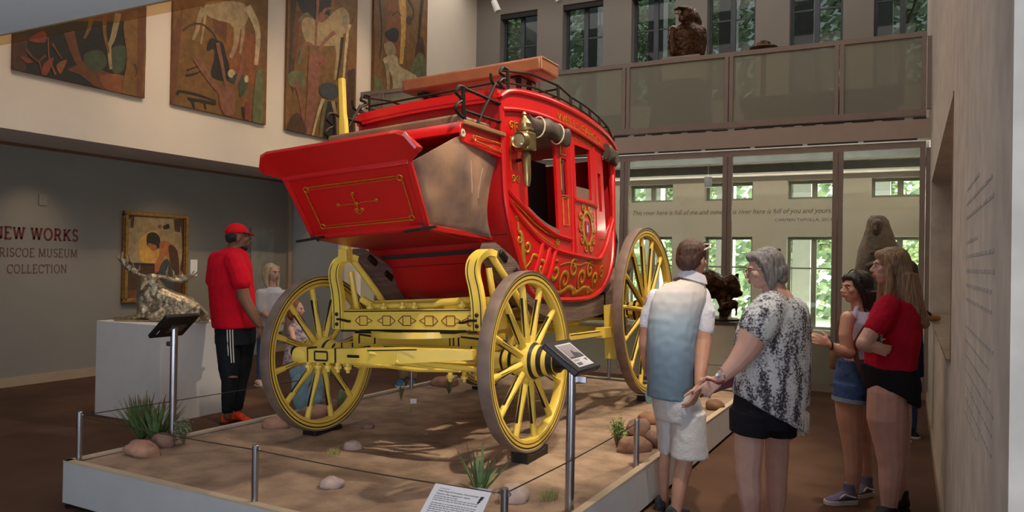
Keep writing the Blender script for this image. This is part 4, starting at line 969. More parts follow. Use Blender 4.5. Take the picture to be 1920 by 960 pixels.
rock(592, 785, 58, 40, 'pale brown boulder seen between the spokes of the far front wheel', 1, 4)
rock(618, 772, 46, 34, 'dark brown boulder behind the bottom of the far front wheel', 2, 5)
rock(662, 838, 38, 24, 'small whitish stone on the sand between the front wheels', 3, 6)
rock(622, 914, 48, 28, 'pinkish grey speckled stone near the front edge of the sand', 3, 7)
rock(962, 935, 62, 46, 'broken pinkish stone behind the post by the printed sheet', 3, 8)
rock(1188, 846, 64, 38, 'round brown rock behind the post and below the green bush', 0, 9)
rock(1232, 838, 50, 40, 'leaning grey brown rock slab beside the polo shirt man', 2, 10, tilt=.7)
rock(1196, 815, 44, 52, 'upright pointed grey brown rock behind the green bush', 2, 11, tilt=.5)
rock(1222, 792, 54, 32, 'broad tan rock under the rear wheel beside the leaning slab', 0, 12)
rock(1340, 768, 36, 28, 'round mossy brown rock next to the maroon wallet', 4, 13)
rock(835, 722, 50, 24, 'long pale boulder in front of the far rear wheel', 1, 14)
rock(1082, 716, 34, 26, 'dark brown rock just behind the reading stand pole', 4, 15)
rock(690, 800, 26, 14, 'small brown stone in the far front wheel shadow', 2, 16)
# ---- desert plants
LEAFM = [mat('yucca_green', (92, 116, 70), .6, var=.25, vscale=12), mat('yucca_tip', (110, 84, 56), .7, var=.2), mat('yucca_dark', (62, 84, 52), .6, var=.25)]
def blade(mb, p, d, L, wd, bend, mi=0, mt=1):
    d = V(d).normalized(); side = d.cross(V((0, 0, 1)));
    if side.length < .05: side = V((1, 0, 0))
    side.normalize(); nn = side.cross(d).normalized(); A = []; B = []; Cc = []; n = 6
    for i in range(n+1):
        t = i/n; q = p+d*L*t-V((0, 0, bend*L*t*t)); w_ = wd*(.7+.3*min(1, t*4))*(1-t**2.2)+.0008
        A.append(q+side*w_); B.append(q-nn*w_*.35); Cc.append(q-side*w_)
    o = len(mb.v); mb.v += A+B+Cc; m_ = n+1
    for i in range(n):
        mm = mi if i < n-1 else mt
        for a, b in ((0, 1), (1, 2)): mb.f.append([o+a*m_+i, o+b*m_+i, o+b*m_+i+1, o+a*m_+i+1]); mb.mi.append(mm)
        mb.f.append([o+2*m_+i, o+i, o+i+1, o+2*m_+i+1]); mb.mi.append(mm)
def yucca(px, py, n, L, wd, lb, seed, spread=(.2, 1.1), offs=((0, 0),), cat='yucca'):
    p = onz(px, py, .262); z = sand_z(p.x, p.y)-.01; r = empty('yucca', (p.x, p.y, z), label=lb, cat=cat); rnd = random.Random(seed)
    for ox, oy in offs:
        for k in range(n):
            a = rnd.uniform(0, 2*pi); t = rnd.uniform(*spread); d = (math.cos(a)*math.sin(t), math.sin(a)*math.sin(t), math.cos(t)); mb = MB()
            blade(mb, V((ox+.015*math.cos(a), oy+.015*math.sin(a), 0)), d, L*rnd.uniform(.75, 1.1), wd*rnd.uniform(.8, 1.1), .12*t*rnd.random()); obj('leaf', mb, LEAFM[rnd.choice((0, 0, 2))] if False else LEAFM, r, angle=80)
        obj('crown', MB().ell((ox, oy, .02), (.03, .03, .03)), LEAFM[2], r)
yucca(275, 822, 56, .31, .014, 'dense spiky yucca clump with red tips at the platform corner', 21, (.03, .75), offs=((-.05, 0), (.085, .0)))
yucca(900, 922, 17, .30, .013, 'sparse green yucca with spreading blades behind the printed sheet', 22, (.1, 1.12))
def tuft(px, py, n, h, lb, m_, seed, w=.06, name='grass_tuft', th=.0018):
    p = onz(px, py, .262); z = sand_z(p.x, p.y); mb = MB(); rnd = random.Random(seed)
    for k in range(n):
        a = rnd.uniform(0, 6.28); rr_ = w*.5*rnd.random(); b = V((rr_*math.cos(a), rr_*math.sin(a), -.005)); t = rnd.uniform(.0, .7)
        q = b+V((math.cos(a)*math.sin(t), math.sin(a)*math.sin(t), math.cos(t)))*h*rnd.uniform(.5, 1.1)
        mb.tube([b, b.lerp(q, .55)+V((0, 0, .01)), q], [th, th*.8, th*.3], seg=4)
    o = obj(name, mb, m_); o.location = (p.x, p.y, z); tag(o, lb, 'grass' if name == 'grass_tuft' else 'bush'); return o
DRY = mat('dry_grass', (150, 148, 92), .8, var=.2); SAGE = mat('sage_green', (126, 148, 108), .8, var=.25, vscale=20); FRESH = mat('fresh_green', (120, 148, 66), .7, var=.3, vscale=20)
tuft(1030, 935, 60, .07, 'faint dry grass tuft near the front corner of the sand', DRY, 31, .09)
tuft(626, 852, 50, .05, 'little dry grass tuft beside the whitish stone', DRY, 32, .09)
tuft(768, 770, 50, .05, 'little dry grass tuft below the small white card', DRY, 33, .09)
def bush(px, py, w_, h, lb, m_, seed, n=46, name='desert_bush', leaf=.011, cat='bush'):
    p = onz(px, py, .262); z = sand_z(p.x, p.y)-.005; r = empty(name, (p.x, p.y, z), label=lb, cat=cat); rnd = random.Random(seed); st = MB(); lf = MB()
    for k in range(n):
        a = rnd.uniform(0, 6.28); t = rnd.uniform(.05, .9); L = h*rnd.uniform(.6, 1.05)
        q = V((math.cos(a)*math.sin(t)*w_, math.sin(a)*math.sin(t)*w_, L*math.cos(t*.8))); md = q*.5+V((0, 0, h*.12)); st.tube([(0, 0, 0), md, q], [.004, .003, .0015], seg=5)
        for j in range(7):
            c = md.lerp(q, j/6)+V((rnd.uniform(-1, 1), rnd.uniform(-1, 1), rnd.uniform(-1, 1)))*.018; nn = V((rnd.uniform(-1, 1), rnd.uniform(-1, 1), rnd.uniform(.2, 1))).normalized(); xx, yy, _ = frame_to(nn); s_ = leaf*rnd.uniform(.7, 1.3)
            lf.add([c-xx*s_, c-yy*s_*.45, c+xx*s_, c+yy*s_*.45], [(0, 1, 2, 3)])
    obj('stems', st, mat('twig', (104, 96, 66), .8), r); tag(obj('foliage', lf, m_, r, smooth=False), kind='stuff')
bush(1158, 838, .10, .22, 'feathery green bush beside the round brown rock', FRESH, 41)
bush(344, 835, .08, .19, 'pale lacy grey green shrub beside the yucca clump', SAGE, 42, 60, leaf=.008)
bush(752, 748, .05, .16, 'thin pale shrub behind the cross bar of the coach', SAGE, 43, 18, leaf=.006)
bush(842, 738, .06, .14, 'small dry shrub in front of the far rear wheel', DRY, 44, 24, leaf=.006)
CACT = mat('blue_green_cactus', (128, 158, 168), .7, var=.12, vscale=8); GCACT = mat('green_cactus', (112, 130, 86), .7, var=.15, vscale=8)
def pad(mb, c, w_, h, th, rz, ry=0):
    R_ = (M.Rotation(rz, 3, 'Z') @ M.Rotation(ry, 3, 'Y')); mb.ell(c, (w_, th, h), rot=R_, nu=18, nv=12)
p = onz(575, 775, .262); r = empty('prickly_pear', (p.x, p.y, sand_z(p.x, p.y)-.01), label='blue green prickly pear cactus behind the far front wheel', cat='cactus')
for c, w_, h, ry in (((-.07, 0, .16), .075, .17, -.15), ((.06, .02, .14), .07, .15, .2), ((-.16, .05, .30), .055, .12, -.4), ((.0, 0, .36), .06, .12, .1), ((.14, .02, .30), .05, .10, .5)):
    mb = MB(); pad(mb, c, w_, h, .018, YAW, ry); obj('pad', mb, CACT, r)
p = onz(1221, 765, .262); r = empty('prickly_pear', (p.x, p.y, sand_z(p.x, p.y)-.01), label='single blue green cactus pad beside the pale shorts of the polo shirt man', cat='cactus')
mb = MB(); pad(mb, (0, 0, .09), .055, .10, .016, YAW, .1); obj('pad', mb, CACT, r); obj('root', MB().ell((0, 0, .005), (.02, .015, .02)), CACT, r)
p = onz(640, 772, .262); r = empty('column_cactus', (p.x, p.y, sand_z(p.x, p.y)-.01), label='small green columnar cactus seen through the far front wheel', cat='cactus')
mb = MB(); rings = []
for z, q in ((0, .022), (.05, .027), (.12, .027), (.17, .024), (.195, .014), (.203, .004)): rings.append([V(((q*(1+.12*math.cos(8*a)))*math.cos(a), (q*(1+.12*math.cos(8*a)))*math.sin(a), z)) for a in [2*pi*k/48 for k in range(48)]])
obj('stem', mb.loft(rings), GCACT, r); obj('arm', MB().limb([(.02, 0, .07), (.05, 0, .075), (.055, 0, .13)], [.012, .013, .011]), GCACT, r)
p = onz(775, 757, .262); o = obj('small_card', MB().box((0, 0, .03), (.055, .003, .045), rot=M.Rotation(.5, 3, 'Z') @ M.Rotation(-.5, 3, 'X')).box((0, .01, .01), (.05, .003, .04), rot=M.Rotation(.5, 3, 'Z') @ M.Rotation(.5, 3, 'X')), PAPER, smooth=False); o.location = (p.x, p.y, sand_z(p.x, p.y)-.006); tag(o, 'small blank white card standing on the sand under the coach', 'card')
# ================================================================ helpers for modelled figures
def sculpt(name, mb, voxel, mats, parent=None, smooth=3, fac=.5, world=True, disp=None, zmin=None):
    """one continuous surface grown from overlapping volumes"""
    me = mb.mesh(name); o = bpy.data.objects.new(name, me); C.objects.link(o)
    r = o.modifiers.new('r', 'REMESH'); r.mode = 'VOXEL'; r.voxel_size = voxel; r.adaptivity = 0
    if smooth: s = o.modifiers.new('s', 'SMOOTH'); s.iterations = smooth; s.factor = fac
    dg = bpy.context.evaluated_depsgraph_get(); nm = bpy.data.meshes.new_from_object(o.evaluated_get(dg))
    bpy.data.objects.remove(o); nm.name = name
    if disp:
        ns = [v.normal.copy() for v in nm.vertices]
        for v, n in zip(nm.vertices, ns): v.co = v.co+n*disp(v.co)
    if zmin is not None:
        for v in nm.vertices: v.co.z = max(v.co.z, zmin)
    if parent is not None and world: nm.transform(M.Translation(-parent.location))
    for q in (mats if isinstance(mats, (list, tuple)) else [mats]): nm.materials.append(q)
    nm.polygons.foreach_set('use_smooth', [True]*len(nm.polygons))
    n2 = bpy.data.objects.new(name, nm); C.objects.link(n2)
    if parent is not None: n2.parent = parent
    return n2
class Fig:
    """a standing place on the ground: picture-measured points are laid on the upright plane through it, d metres behind"""
    def __init__(s, px, py, base_z=0, base=None):
        s.b = V(base) if base is not None else onz(px, py, base_z); s.D = (s.b-CAM).dot(_f0); s.s = s.D/F_PX
    def P(s, x, y, d=0): r = ray(x, y); return CAM+r*((s.D+d)/r.dot(_f0))
    def ring(s, xl, xr, y, hd, dc=0, n=20, pw=1.0, dy=0, lean=0):
        c = s.P((xl+xr)/2, y, dc); a = (xr-xl)/2*s.s; out = []
        for k in range(n):
            t = 2*pi*k/n; cx_, sy_ = math.cos(t), math.sin(t)
            cx_ = math.copysign(abs(cx_)**pw, cx_); sy_ = math.copysign(abs(sy_)**pw, sy_)
            out.append(c+_r0*a*cx_+_f0*hd*sy_+V((0, 0, 1))*(dy*s.s*cx_+lean*sy_))
        return out
    def torso(s, mb, rows, mi=0, **kw): return mb.loft([s.ring(*r, **kw) for r in rows], mi)
    def limb(s, mb, pts, rad, mi=0, seg=12): return mb.limb([s.P(*p) for p in pts], [r*s.s for r in rad], mi, seg)
# ================================================================ pictures
PIG = {k: mat('pigment_'+k, c, .6, var=.2, vscale=12, detail=8) for k, c in dict(ochre=(112, 78, 36), sienna=(98, 58, 30), umber=(70, 46, 28), dark=(38, 34, 28), green=(64, 72, 50), moss=(96, 96, 62), rose=(126, 80, 58), red=(124, 56, 40), cream=(176, 154, 116), bone=(150, 128, 92), grey=(120, 112, 96), flesh=(164, 96, 54), gold=(190, 142, 66), slate=(58, 62, 62), orange=(126, 74, 36)).items()}
PK = list(PIG); PM = [PIG[k] for k in PK]
def canvas(y0, y1, z0, z1, name, label, shapes, x=-8.25, depth=.045, ground='ochre', side='umber', parent=None, cat='painting', group=None):
    root = empty(name, (x, (y0+y1)/2, z0), label=label, cat=cat, group=group)
    mb = MB().span((x+.002, y0, z0), (x+depth, y1, z1), PK.index(ground))
    part_at('stretched_canvas', mb, PM, root, smooth=False, bevel=.003)
    mb = MB(); h = 0
    for sh in shapes:
        col, kind, data = sh[0], sh[1], sh[2]; h += .00035; X = x+depth+.0006+h
        if kind == 'poly': pts = [onx(px, py, X) for px, py in data]
        elif kind == 'curve': pts = [onx(p.x, p.y, X) for p in cat_curve([(a, b, 0) for a, b in data], 5, True)]
        elif kind == 'ell': cx_, cy_, a, b = data; pts = [onx(cx_+a*math.cos(t), cy_+b*math.sin(t), X) for t in [2*pi*i/20 for i in range(20)]]
        elif kind == 'line':
            wd = sh[3]; c = cat_curve([(a, b, 0) for a, b in data], 5); A = []; B = []
            for i, p in enumerate(c):
                dd = (c[min(i+1, len(c)-1)]-c[max(i-1, 0)]).normalized(); t = i/(len(c)-1); w_ = wd*(1-.55*t)/2
                A.append(onx(p.x-dd.y*w_, p.y+dd.x*w_, X)); B.append(onx(p.x+dd.y*w_, p.y-dd.x*w_, X))
            A = [V((X, min(max(q.y, y0), y1), max(z0, min(z1, q.z)))) for q in A]; B = [V((X, min(max(q.y, y0), y1), max(z0, min(z1, q.z)))) for q in B]
            mb.grid([A, B], PK.index(col)); continue
        pts = [V((X, min(max(q.y, y0), y1), max(z0, min(z1, q.z)))) for q in pts]
        mb.add(pts, [tuple(range(len(pts)))], PK.index(col))
    part_at('painted_scene', mb, PM, root, smooth=False)
    return root
P_, C_, E_, L_ = 'poly', 'curve', 'ell', 'line'
GRP = None
canvas(4.62, 6.15, 3.44, 6.7, 'painting', 'large dark canvas of red leaves and branches, partly hidden by the pale soffit', [
    ('dark', P_, [(20, 60), (20, 131), (180, 165), (235, 175), (240, 40), (110, 40)]), ('umber', P_, [(20, 66), (52, 62), (48, 135), (20, 131)]),
    ('sienna', C_, [(128, 130), (165, 118), (200, 135), (235, 150), (232, 176), (190, 168), (150, 140)]), ('sienna', L_, [(130, 60), (138, 90), (150, 118), (170, 128)], 20), ('orange', C_, [(190, 142), (232, 142), (238, 176), (200, 168)]),
    ('green', C_, [(160, 100), (190, 95), (200, 120), (180, 135), (160, 122)]), ('green', C_, [(205, 95), (235, 88), (232, 130), (212, 135)]), ('bone', L_, [(222, 25), (212, 70), (205, 90), (208, 130)], 12), ('ochre', L_, [(175, 15), (168, 50), (158, 72)], 10), ('ochre', L_, [(198, 20), (196, 60), (204, 100)], 9),
    ('red', C_, [(55, 72), (80, 58), (88, 70), (82, 80), (60, 78)]), ('red', C_, [(38, 106), (50, 108), (62, 116), (50, 118)]), ('red', C_, [(82, 120), (98, 108), (100, 114), (88, 140), (80, 138)]), ('orange', C_, [(106, 122), (125, 112), (118, 132), (112, 138)]), ('sienna', L_, [(48, 92), (62, 108), (74, 118), (80, 145)], 5), ('sienna', L_, [(86, 104), (76, 112), (72, 118)], 5), ('sienna', L_, [(98, 82), (108, 98), (116, 110)], 5), ('orange', L_, [(104, 140), (98, 125), (92, 108), (90, 70)], 4),
    ('ochre', C_, [(232, 40), (262, 20), (274, 60), (266, 182), (230, 176), (238, 110)]), ('sienna', P_, [(258, 10), (275, 4), (266, 183), (256, 180)]), ('umber', L_, [(252, 120), (256, 132), (254, 145)], 5)], ground='sienna')
canvas(6.53, 8.11, 3.445, 6.7, 'painting', 'large canvas with a grazing pale horse above a dark horse head', [
    ('sienna', P_, [(322, 60), (345, 0), (328, 190), (318, 194)]), ('orange', C_, [(430, 60), (480, 70), (490, 150), (450, 160), (425, 110)]), ('sienna', P_, [(395, 20), (428, 20), (424, 80), (402, 60)]),
    ('bone', C_, [(384, 10), (400, 2), (430, 2), (455, 6), (466, 22), (462, 42), (445, 58), (430, 44), (408, 38), (388, 28)]), ('bone', L_, [(382, 15), (374, 35), (370, 55), (362, 75)], 11), ('bone', L_, [(386, 20), (382, 50), (377, 82)], 6), ('bone', L_, [(444, 40), (444, 66), (440, 90), (432, 108)], 13), ('bone', L_, [(456, 40), (455, 70), (450, 100)], 8), ('cream', L_, [(463, 12), (478, 40), (484, 70), (480, 122)], 15),
    ('umber', L_, [(342, 58), (360, 46), (380, 46), (398, 60), (406, 74)], 5), ('dark', C_, [(388, 88), (394, 72), (404, 74), (418, 82), (424, 104), (430, 124), (428, 150), (410, 150), (396, 140), (402, 108), (400, 92), (390, 96)]),
    ('dark', L_, [(350, 132), (372, 124)], 4), ('dark', L_, [(348, 142), (366, 138), (380, 132)], 5), ('dark', L_, [(332, 178), (336, 171), (360, 175), (378, 180), (405, 190)], 6), ('dark', L_, [(360, 184), (364, 203)], 7), ('dark', L_, [(382, 188), (386, 205)], 5), ('dark', P_, [(352, 182), (405, 192), (404, 197), (352, 187)]),
    ('green', C_, [(428, 150), (438, 140), (450, 138), (464, 150), (460, 172), (450, 180), (446, 160)]), ('cream', E_, (434, 138, 7, 8)), ('slate', E_, (442, 148, 6, 9)), ('cream', E_, (462, 148, 4, 7)),
    ('rose', L_, [(368, 108), (384, 134), (402, 160), (414, 175), (424, 215)], 14), ('rose', L_, [(408, 80), (416, 120), (424, 160), (432, 200)], 8), ('rose', L_, [(458, 104), (446, 150), (434, 172), (428, 215)], 9), ('rose', C_, [(412, 165), (440, 170), (438, 215), (416, 208)]),
    ('moss', C_, [(478, 160), (482, 134), (492, 136), (492, 230), (474, 226)]), ('red', P_, [(462, 190), (470, 190), (468, 226), (458, 224)]), ('dark', L_, [(455, 200), (458, 222)], 6)], ground='ochre')
canvas(8.50, 10.10, 3.44, 6.7, 'painting', 'large canvas with a tan horse behind a rose coloured forked trunk', [
    ('umber', P_, [(545, 0), (556, 0), (550, 180), (540, 150)]), ('sienna', L_, [(562, 20), (555, 60), (552, 110)], 14), ('dark', P_, [(556, 0), (622, 0), (618, 30), (600, 22), (590, 40), (576, 26), (566, 24)]), ('moss', L_, [(560, 40), (574, 25), (588, 36)], 5),
    ('bone', C_, [(566, 40), (580, 32), (604, 42), (624, 24), (640, 14), (652, 22), (656, 40), (650, 60), (640, 66), (634, 84), (600, 86), (578, 82), (568, 64)]), ('bone', L_, [(628, 70), (634, 100), (628, 150)], 10), ('bone', L_, [(640, 60), (636, 100)], 9), ('rose', L_, [(602, 42), (608, 20), (626, 14)], 8), ('grey', E_, (646, 38, 5, 9)),
    ('cream', L_, [(657, 46), (650, 80), (644, 150)], 8), ('dark', L_, [(642, 70), (638, 110), (632, 150)], 6), ('ochre', P_, [(654, 60), (668, 20), (664, 270), (646, 262)]), ('umber', P_, [(652, 132), (666, 128), (662, 268), (648, 262)]),
    ('moss', C_, [(540, 140), (556, 132), (570, 140), (572, 160), (556, 166), (542, 158)]), ('moss', L_, [(560, 120), (566, 95), (578, 80), (584, 110)], 5),
    ('rose', L_, [(596, 0), (594, 40), (592, 90)], 6), ('rose', L_, [(560, 92), (578, 82), (590, 96), (592, 130)], 9), ('rose', L_, [(628, 60), (608, 78), (598, 100), (598, 130)], 8), ('rose', C_, [(580, 100), (592, 92), (600, 110), (598, 160), (590, 220), (580, 250), (572, 246), (576, 180)]), ('rose', L_, [(554, 152), (562, 180), (570, 230)], 9), ('rose', E_, (604, 114, 8, 9)), ('red', E_, (600, 118, 4, 4)),
    ('slate', C_, [(600, 162), (612, 155), (632, 160), (636, 178), (620, 186), (602, 178)]), ('umber', C_, [(545, 222), (560, 212), (574, 240), (570, 252), (540, 246)]), ('cream', L_, [(606, 185), (596, 215), (586, 256)], 7), ('moss', L_, [(612, 188), (604, 225), (600, 258)], 7), ('dark', P_, [(614, 190), (632, 192), (630, 264), (606, 258)]), ('bone', L_, [(624, 190), (630, 220), (632, 262)], 7)], ground='ochre')
canvas(10.54, 12.17, 3.44, 6.9, 'painting', 'narrow looking canvas with a pale goat and tall trunks above the coach roof', [
    ('orange', P_, [(722, 0), (760, 0), (752, 60), (742, 140), (724, 150)]), ('gold', L_, [(754, 0), (757, 50), (752, 120)], 14), ('dark', L_, [(712, 0), (716, 60), (712, 110)], 3), ('umber', L_, [(735, 30), (745, 22), (752, 30)], 3), ('ochre', L_, [(778, 0), (768, 40), (764, 120)], 18), ('dark', L_, [(766, 0), (775, 20), (772, 40)], 4), ('umber', E_, (767, 38, 6, 9)), ('dark', C_, [(722, 62), (738, 52), (748, 60), (744, 78), (730, 76)]), ('dark', L_, [(792, 0), (788, 40), (784, 90)], 6), ('umber', C_, [(782, 80), (792, 70), (796, 110), (780, 108)]), ('moss', C_, [(770, 130), (784, 100), (796, 108), (796, 150), (770, 160)]),
    ('bone', C_, [(720, 84), (732, 78), (742, 90), (740, 104), (726, 104)]), ('cream', C_, [(718, 112), (730, 104), (744, 106), (750, 124), (770, 136), (784, 150), (786, 210), (740, 210), (736, 150), (728, 130)]), ('bone', L_, [(724, 118), (728, 150), (726, 180)], 8), ('moss', C_, [(702, 148), (716, 152), (728, 190), (704, 210)]), ('sienna', P_, [(696, 60), (704, 50), (700, 220), (694, 200)])], ground='ochre')
# framed portrait format picture in the recess
XW = -9.25
fr = canvas(6.70, 7.58, .985, 2.07, 'framed_painting', 'gilt framed painting of a seated bare backed figure bending forward, on the grey wall', [
    ('bone', C_, [(242, 412), (300, 408), (336, 415), (338, 500), (300, 500), (246, 492)]), ('gold', C_, [(262, 450), (292, 432), (306, 470), (292, 494), (266, 490)]), ('dark', C_, [(276, 440), (290, 436), (300, 446), (298, 466), (284, 460), (276, 460)]), ('flesh', C_, [(278, 456), (292, 460), (294, 468), (286, 470), (280, 464)]), ('flesh', C_, [(300, 455), (312, 452), (330, 464), (336, 490), (338, 520), (322, 520), (312, 480), (304, 490), (296, 510), (268, 512), (268, 506), (288, 498), (298, 478)]), ('umber', C_, [(316, 462), (332, 470), (336, 515), (324, 512)]), ('slate', C_, [(300, 500), (318, 490), (326, 560), (296, 556)]), ('umber', P_, [(238, 492), (290, 494), (292, 560), (236, 562)]), ('dark', P_, [(240, 492), (288, 494), (288, 499), (240, 497)]), ('sienna', P_, [(238, 545), (300, 540), (302, 562), (238, 562)]),
    ('orange', E_, (300, 425, 4, 4)), ('dark', C_, [(306, 424), (316, 420), (318, 428), (308, 430)]), ('umber', P_, [(326, 412), (338, 412), (338, 436), (328, 434)]), ('umber', P_, [(246, 406), (252, 406), (250, 428), (244, 426)])], x=XW, depth=.03, ground='umber', parent=None)
GILT = mat('gilt_frame', (150, 112, 60), .38, .6, var=.25, vscale=20, bump=.3, bscale=60)
mb = MB()
def fbar(mb, a, b, n_in):  # stepped moulding
    mb.beam(a, b, .07, .045, up=(1, 0, 0)); mb.beam(V(a)+V((.03, 0, 0)), V(b)+V((.03, 0, 0)), .045, .03, up=(1, 0, 0))
y0, y1, z0, z1 = 6.665, 7.615, .945, 2.105
for a, b in (((XW+.025, y0-.035, z0), (XW+.025, y1+.035, z0)), ((XW+.025, y0-.035, z1), (XW+.025, y1+.035, z1)), ((XW+.025, y0, z0), (XW+.025, y0, z1)), ((XW+.025, y1, z0), (XW+.025, y1, z1))): fbar(mb, a, b, 0)
part_at('frame', mb, GILT, fr, smooth=False, bevel=.006)
# small wall fittings and lettering
o = obj('wall_label', MB().span((XW, 7.73, 1.26), (XW+.006, 7.85, 1.50)), PAPER, smooth=False); tag(o, 'small white wall label beside the gilt framed painting', 'label')
o = obj('wall_thermostat', MB().span((XW, 5.53, 2.13), (XW+.02, 5.63, 2.26)).span((XW+.02, 5.56, 2.16), (XW+.024, 5.60, 2.23)), mat('thermostat_plastic', (126, 121, 114), .5, var=.02), smooth=False, bevel=.004); tag(o, 'small square thermostat plate high on the grey sign wall', 'thermostat')
SIGNI = mat('maroon_sign_letters', (96, 40, 40), .7, var=.03); SIGN2 = mat('brown_sign_letters', (98, 66, 58), .7, var=.03)
def wall_sign(txt, yend, zb, width, hgt, wt, m_, lb):
    k = width/(serif_width(txt)*hgt); mb = MB()
    serif_text(mb, txt, hgt, wt, lambda p: V((XW+.0025, yend-width+p.x*k, zb+p.y)))
    tag(obj('wall_lettering', mb, m_, smooth=False), lb, 'lettering', kind=None)
wall_sign('NEW WORKS', 6.046, 1.715, 1.02, .135, .19, SIGNI, 'bold maroon NEW WORKS lettering on the grey wall')
wall_sign('BRISCOE MUSEUM', 6.036, 1.51, 1.01, .098, .12, SIGN2, 'thin brown BRISCOE MUSEUM lettering on the grey wall')
wall_sign('COLLECTION', 5.895, 1.318, .71, .098, .12, SIGN2, 'thin brown COLLECTION lettering, lowest line on the grey wall')
QI = mat('quote_letters', (112, 96, 76), .8, var=.03)
def quote(txt, x0, x1, zb, size, shear, lb):
    me = text_mesh(txt, size, shear, .001); L = max(v.co.x for v in me.vertices)
    map_mesh(me, lambda c: V((x0+c.x*(x1-x0)/L, YF-.002-c.z, zb+c.y)))
    tag(obj('wall_lettering', me, QI, smooth=False), lb, 'lettering')
quote('This river here is full of me and mine. This river here is full of you and yours.', -4.737, -1.19, 2.475, .125, .28, 'slanted quotation in brown letters along the far window wall')
quote('CARMEN TAFOLLA, 2013', -2.12, -1.19, 2.335, .075, 0, 'small capital letter credit line below the slanted quotation')
mb = MB(); rr = random.Random(8)
for i in range(15):
    z = 1.86-.056*i-(.04 if i > 2 else 0)-(.05 if i > 7 else 0)
    y = 3.55
    while y > (2.5 if i not in (0, 3, 14) else 3.0):
        L = rr.uniform(.05, .13); mb.span((XR-.0015, y-L, z), (XR, y, z+.011)); y -= L+.02
tag(obj('wall_lettering', mb, mat('pale_grey_wall_print', (176, 170, 166), .8), smooth=False), 'block of tiny pale grey print on the white ledge wall', 'lettering')
# ================================================================ bronze elk on its pedestal
WHITEP = mat('white_pedestal_paint', (214, 206, 202), .7, var=.03)
ped = obj('pedestal', MB().span((-7.0, 4.77, .0), (-6.07, 5.52, .91)), WHITEP, smooth=False, bevel=.004); tag(ped, 'wide white pedestal carrying the reclining elk sculpture', 'pedestal')
SILV = mat('polished_pewter', (158, 142, 116), .3, .75, var=.3, vscale=26, bump=.5, bscale=34)
E = Fig(0, 0, base=(-6.53, 5.15, .91))
elk = empty('elk_sculpture', E.b, label='polished metal sculpture of a reclining elk with wide antlers', cat='sculpture')
mb = MB()
E.torso(mb, [(262, 300, 545, .07), (258, 322, 558, .11), (262, 356, 574, .13), (272, 384, 588, .15), (280, 388, 598, .16), (285, 386, 605, .15)], n=18)
E.limb(mb, [(372, 592, 0), (350, 575, 0), (318, 564, -.02), (292, 552, -.03), (278, 538, -.04)], [18, 21, 20, 20, 15])
E.limb(mb, [(282, 560, -.03), (276, 545, -.05), (276, 530, -.08)], [22, 19, 15]); E.limb(mb, [(284, 556, 0), (292, 538, -.05), (286, 524, -.08)], [22, 18, 12]); E.limb(mb, [(272, 585, -.06), (270, 560, -.07), (276, 538, -.08)], [14, 14, 11])
E.limb(mb, [(286, 526, -.07), (272, 534, -.13), (266, 542, -.17)], [11, 8.5, 5.5])   # head lowered toward the left
E.limb(mb, [(290, 520, -.05), (300, 515, -.03)], [4, 2]); E.limb(mb, [(272, 518, -.10), (262, 514, -.12)], [4, 2])
E.limb(mb, [(280, 590, -.10), (256, 594, -.12), (236, 598, -.13), (222, 600, -.13)], [7, 6, 4.5, 4.5]); E.limb(mb, [(222, 600, -.13), (212, 601, -.13)], [4.5, 3.5])
E.limb(mb, [(300, 585, -.13), (275, 597, -.17), (292, 600, -.18), (318, 600, -.17)], [8, 6, 5.5, 5]); E.limb(mb, [(372, 585, -.12), (340, 596, -.17), (372, 600, -.18)], [13, 7, 5]); E.limb(mb, [(383, 594, .04), (392, 600, .06)], [6, 3])
def elk_d(c): return .006*NZ.noise(c*26)+.004*NZ.noise(c*60)
ob = sculpt('body', mb, .011, SILV, elk, 2, .4, disp=elk_d, zmin=.922)
ANT = [[([(278, 522, -.08), (262, 516, -.10), (245, 508, -.13), (234, 498, -.15), (228, 485, -.16), (230, 472, -.16)], [4, 4.2, 4, 4, 3, 1.2]), ([(246, 508, -.13), (250, 498, -.15), (249, 490, -.16)], [3, 2, .8]), ([(236, 500, -.15), (240, 488, -.17), (238, 476, -.18)], [3, 2, .8]), ([(230, 492, -.15), (222, 484, -.13), (221, 474, -.12)], [3, 2, .8]), ([(255, 513, -.11), (262, 505, -.13), (262, 496, -.14)], [2.6, 1.8, .7])],
    [([(290, 520, -.06), (306, 520, -.02), (324, 525, .03), (342, 527, .06), (356, 520, .09), (364, 508, .10)], [4, 4.4, 4.6, 4.4, 3, 1.2]), ([(314, 522, 0), (312, 512, -.02), (316, 498, -.03)], [3, 2.4, .8]), ([(326, 525, .03), (326, 512, .02), (322, 504, .02)], [3, 2, .8]), ([(340, 526, .06), (342, 515, .06), (340, 508, .06)], [3, 2, .8]), ([(352, 522, .08), (350, 512, .08)], [2.6, .9]), ([(350, 525, .07), (362, 518, .07), (374, 506, .06)], [3, 2.2, .8])]]
PALM = [((248, 506, -.14, 13, 7, .7), (236, 494, -.155, 10, 5, 1.1)), ((332, 522, .05, 15, 7, -.2), (350, 520, .08, 12, 6, -.5))]
for tines, palms in zip(ANT, PALM):
    mb = MB()
    for pts, rad in tines: E.limb(mb, pts, rad, seg=8)
    for x, y, d, a, b, ry in palms: mb.ell(E.P(x, y, d), (a*E.s, .010, b*E.s), rot=M.Rotation(YAW, 3, 'Z') @ M.Rotation(ry, 3, 'Y'))
    sculpt('antler', mb, .007, SILV, elk, 1, .3)
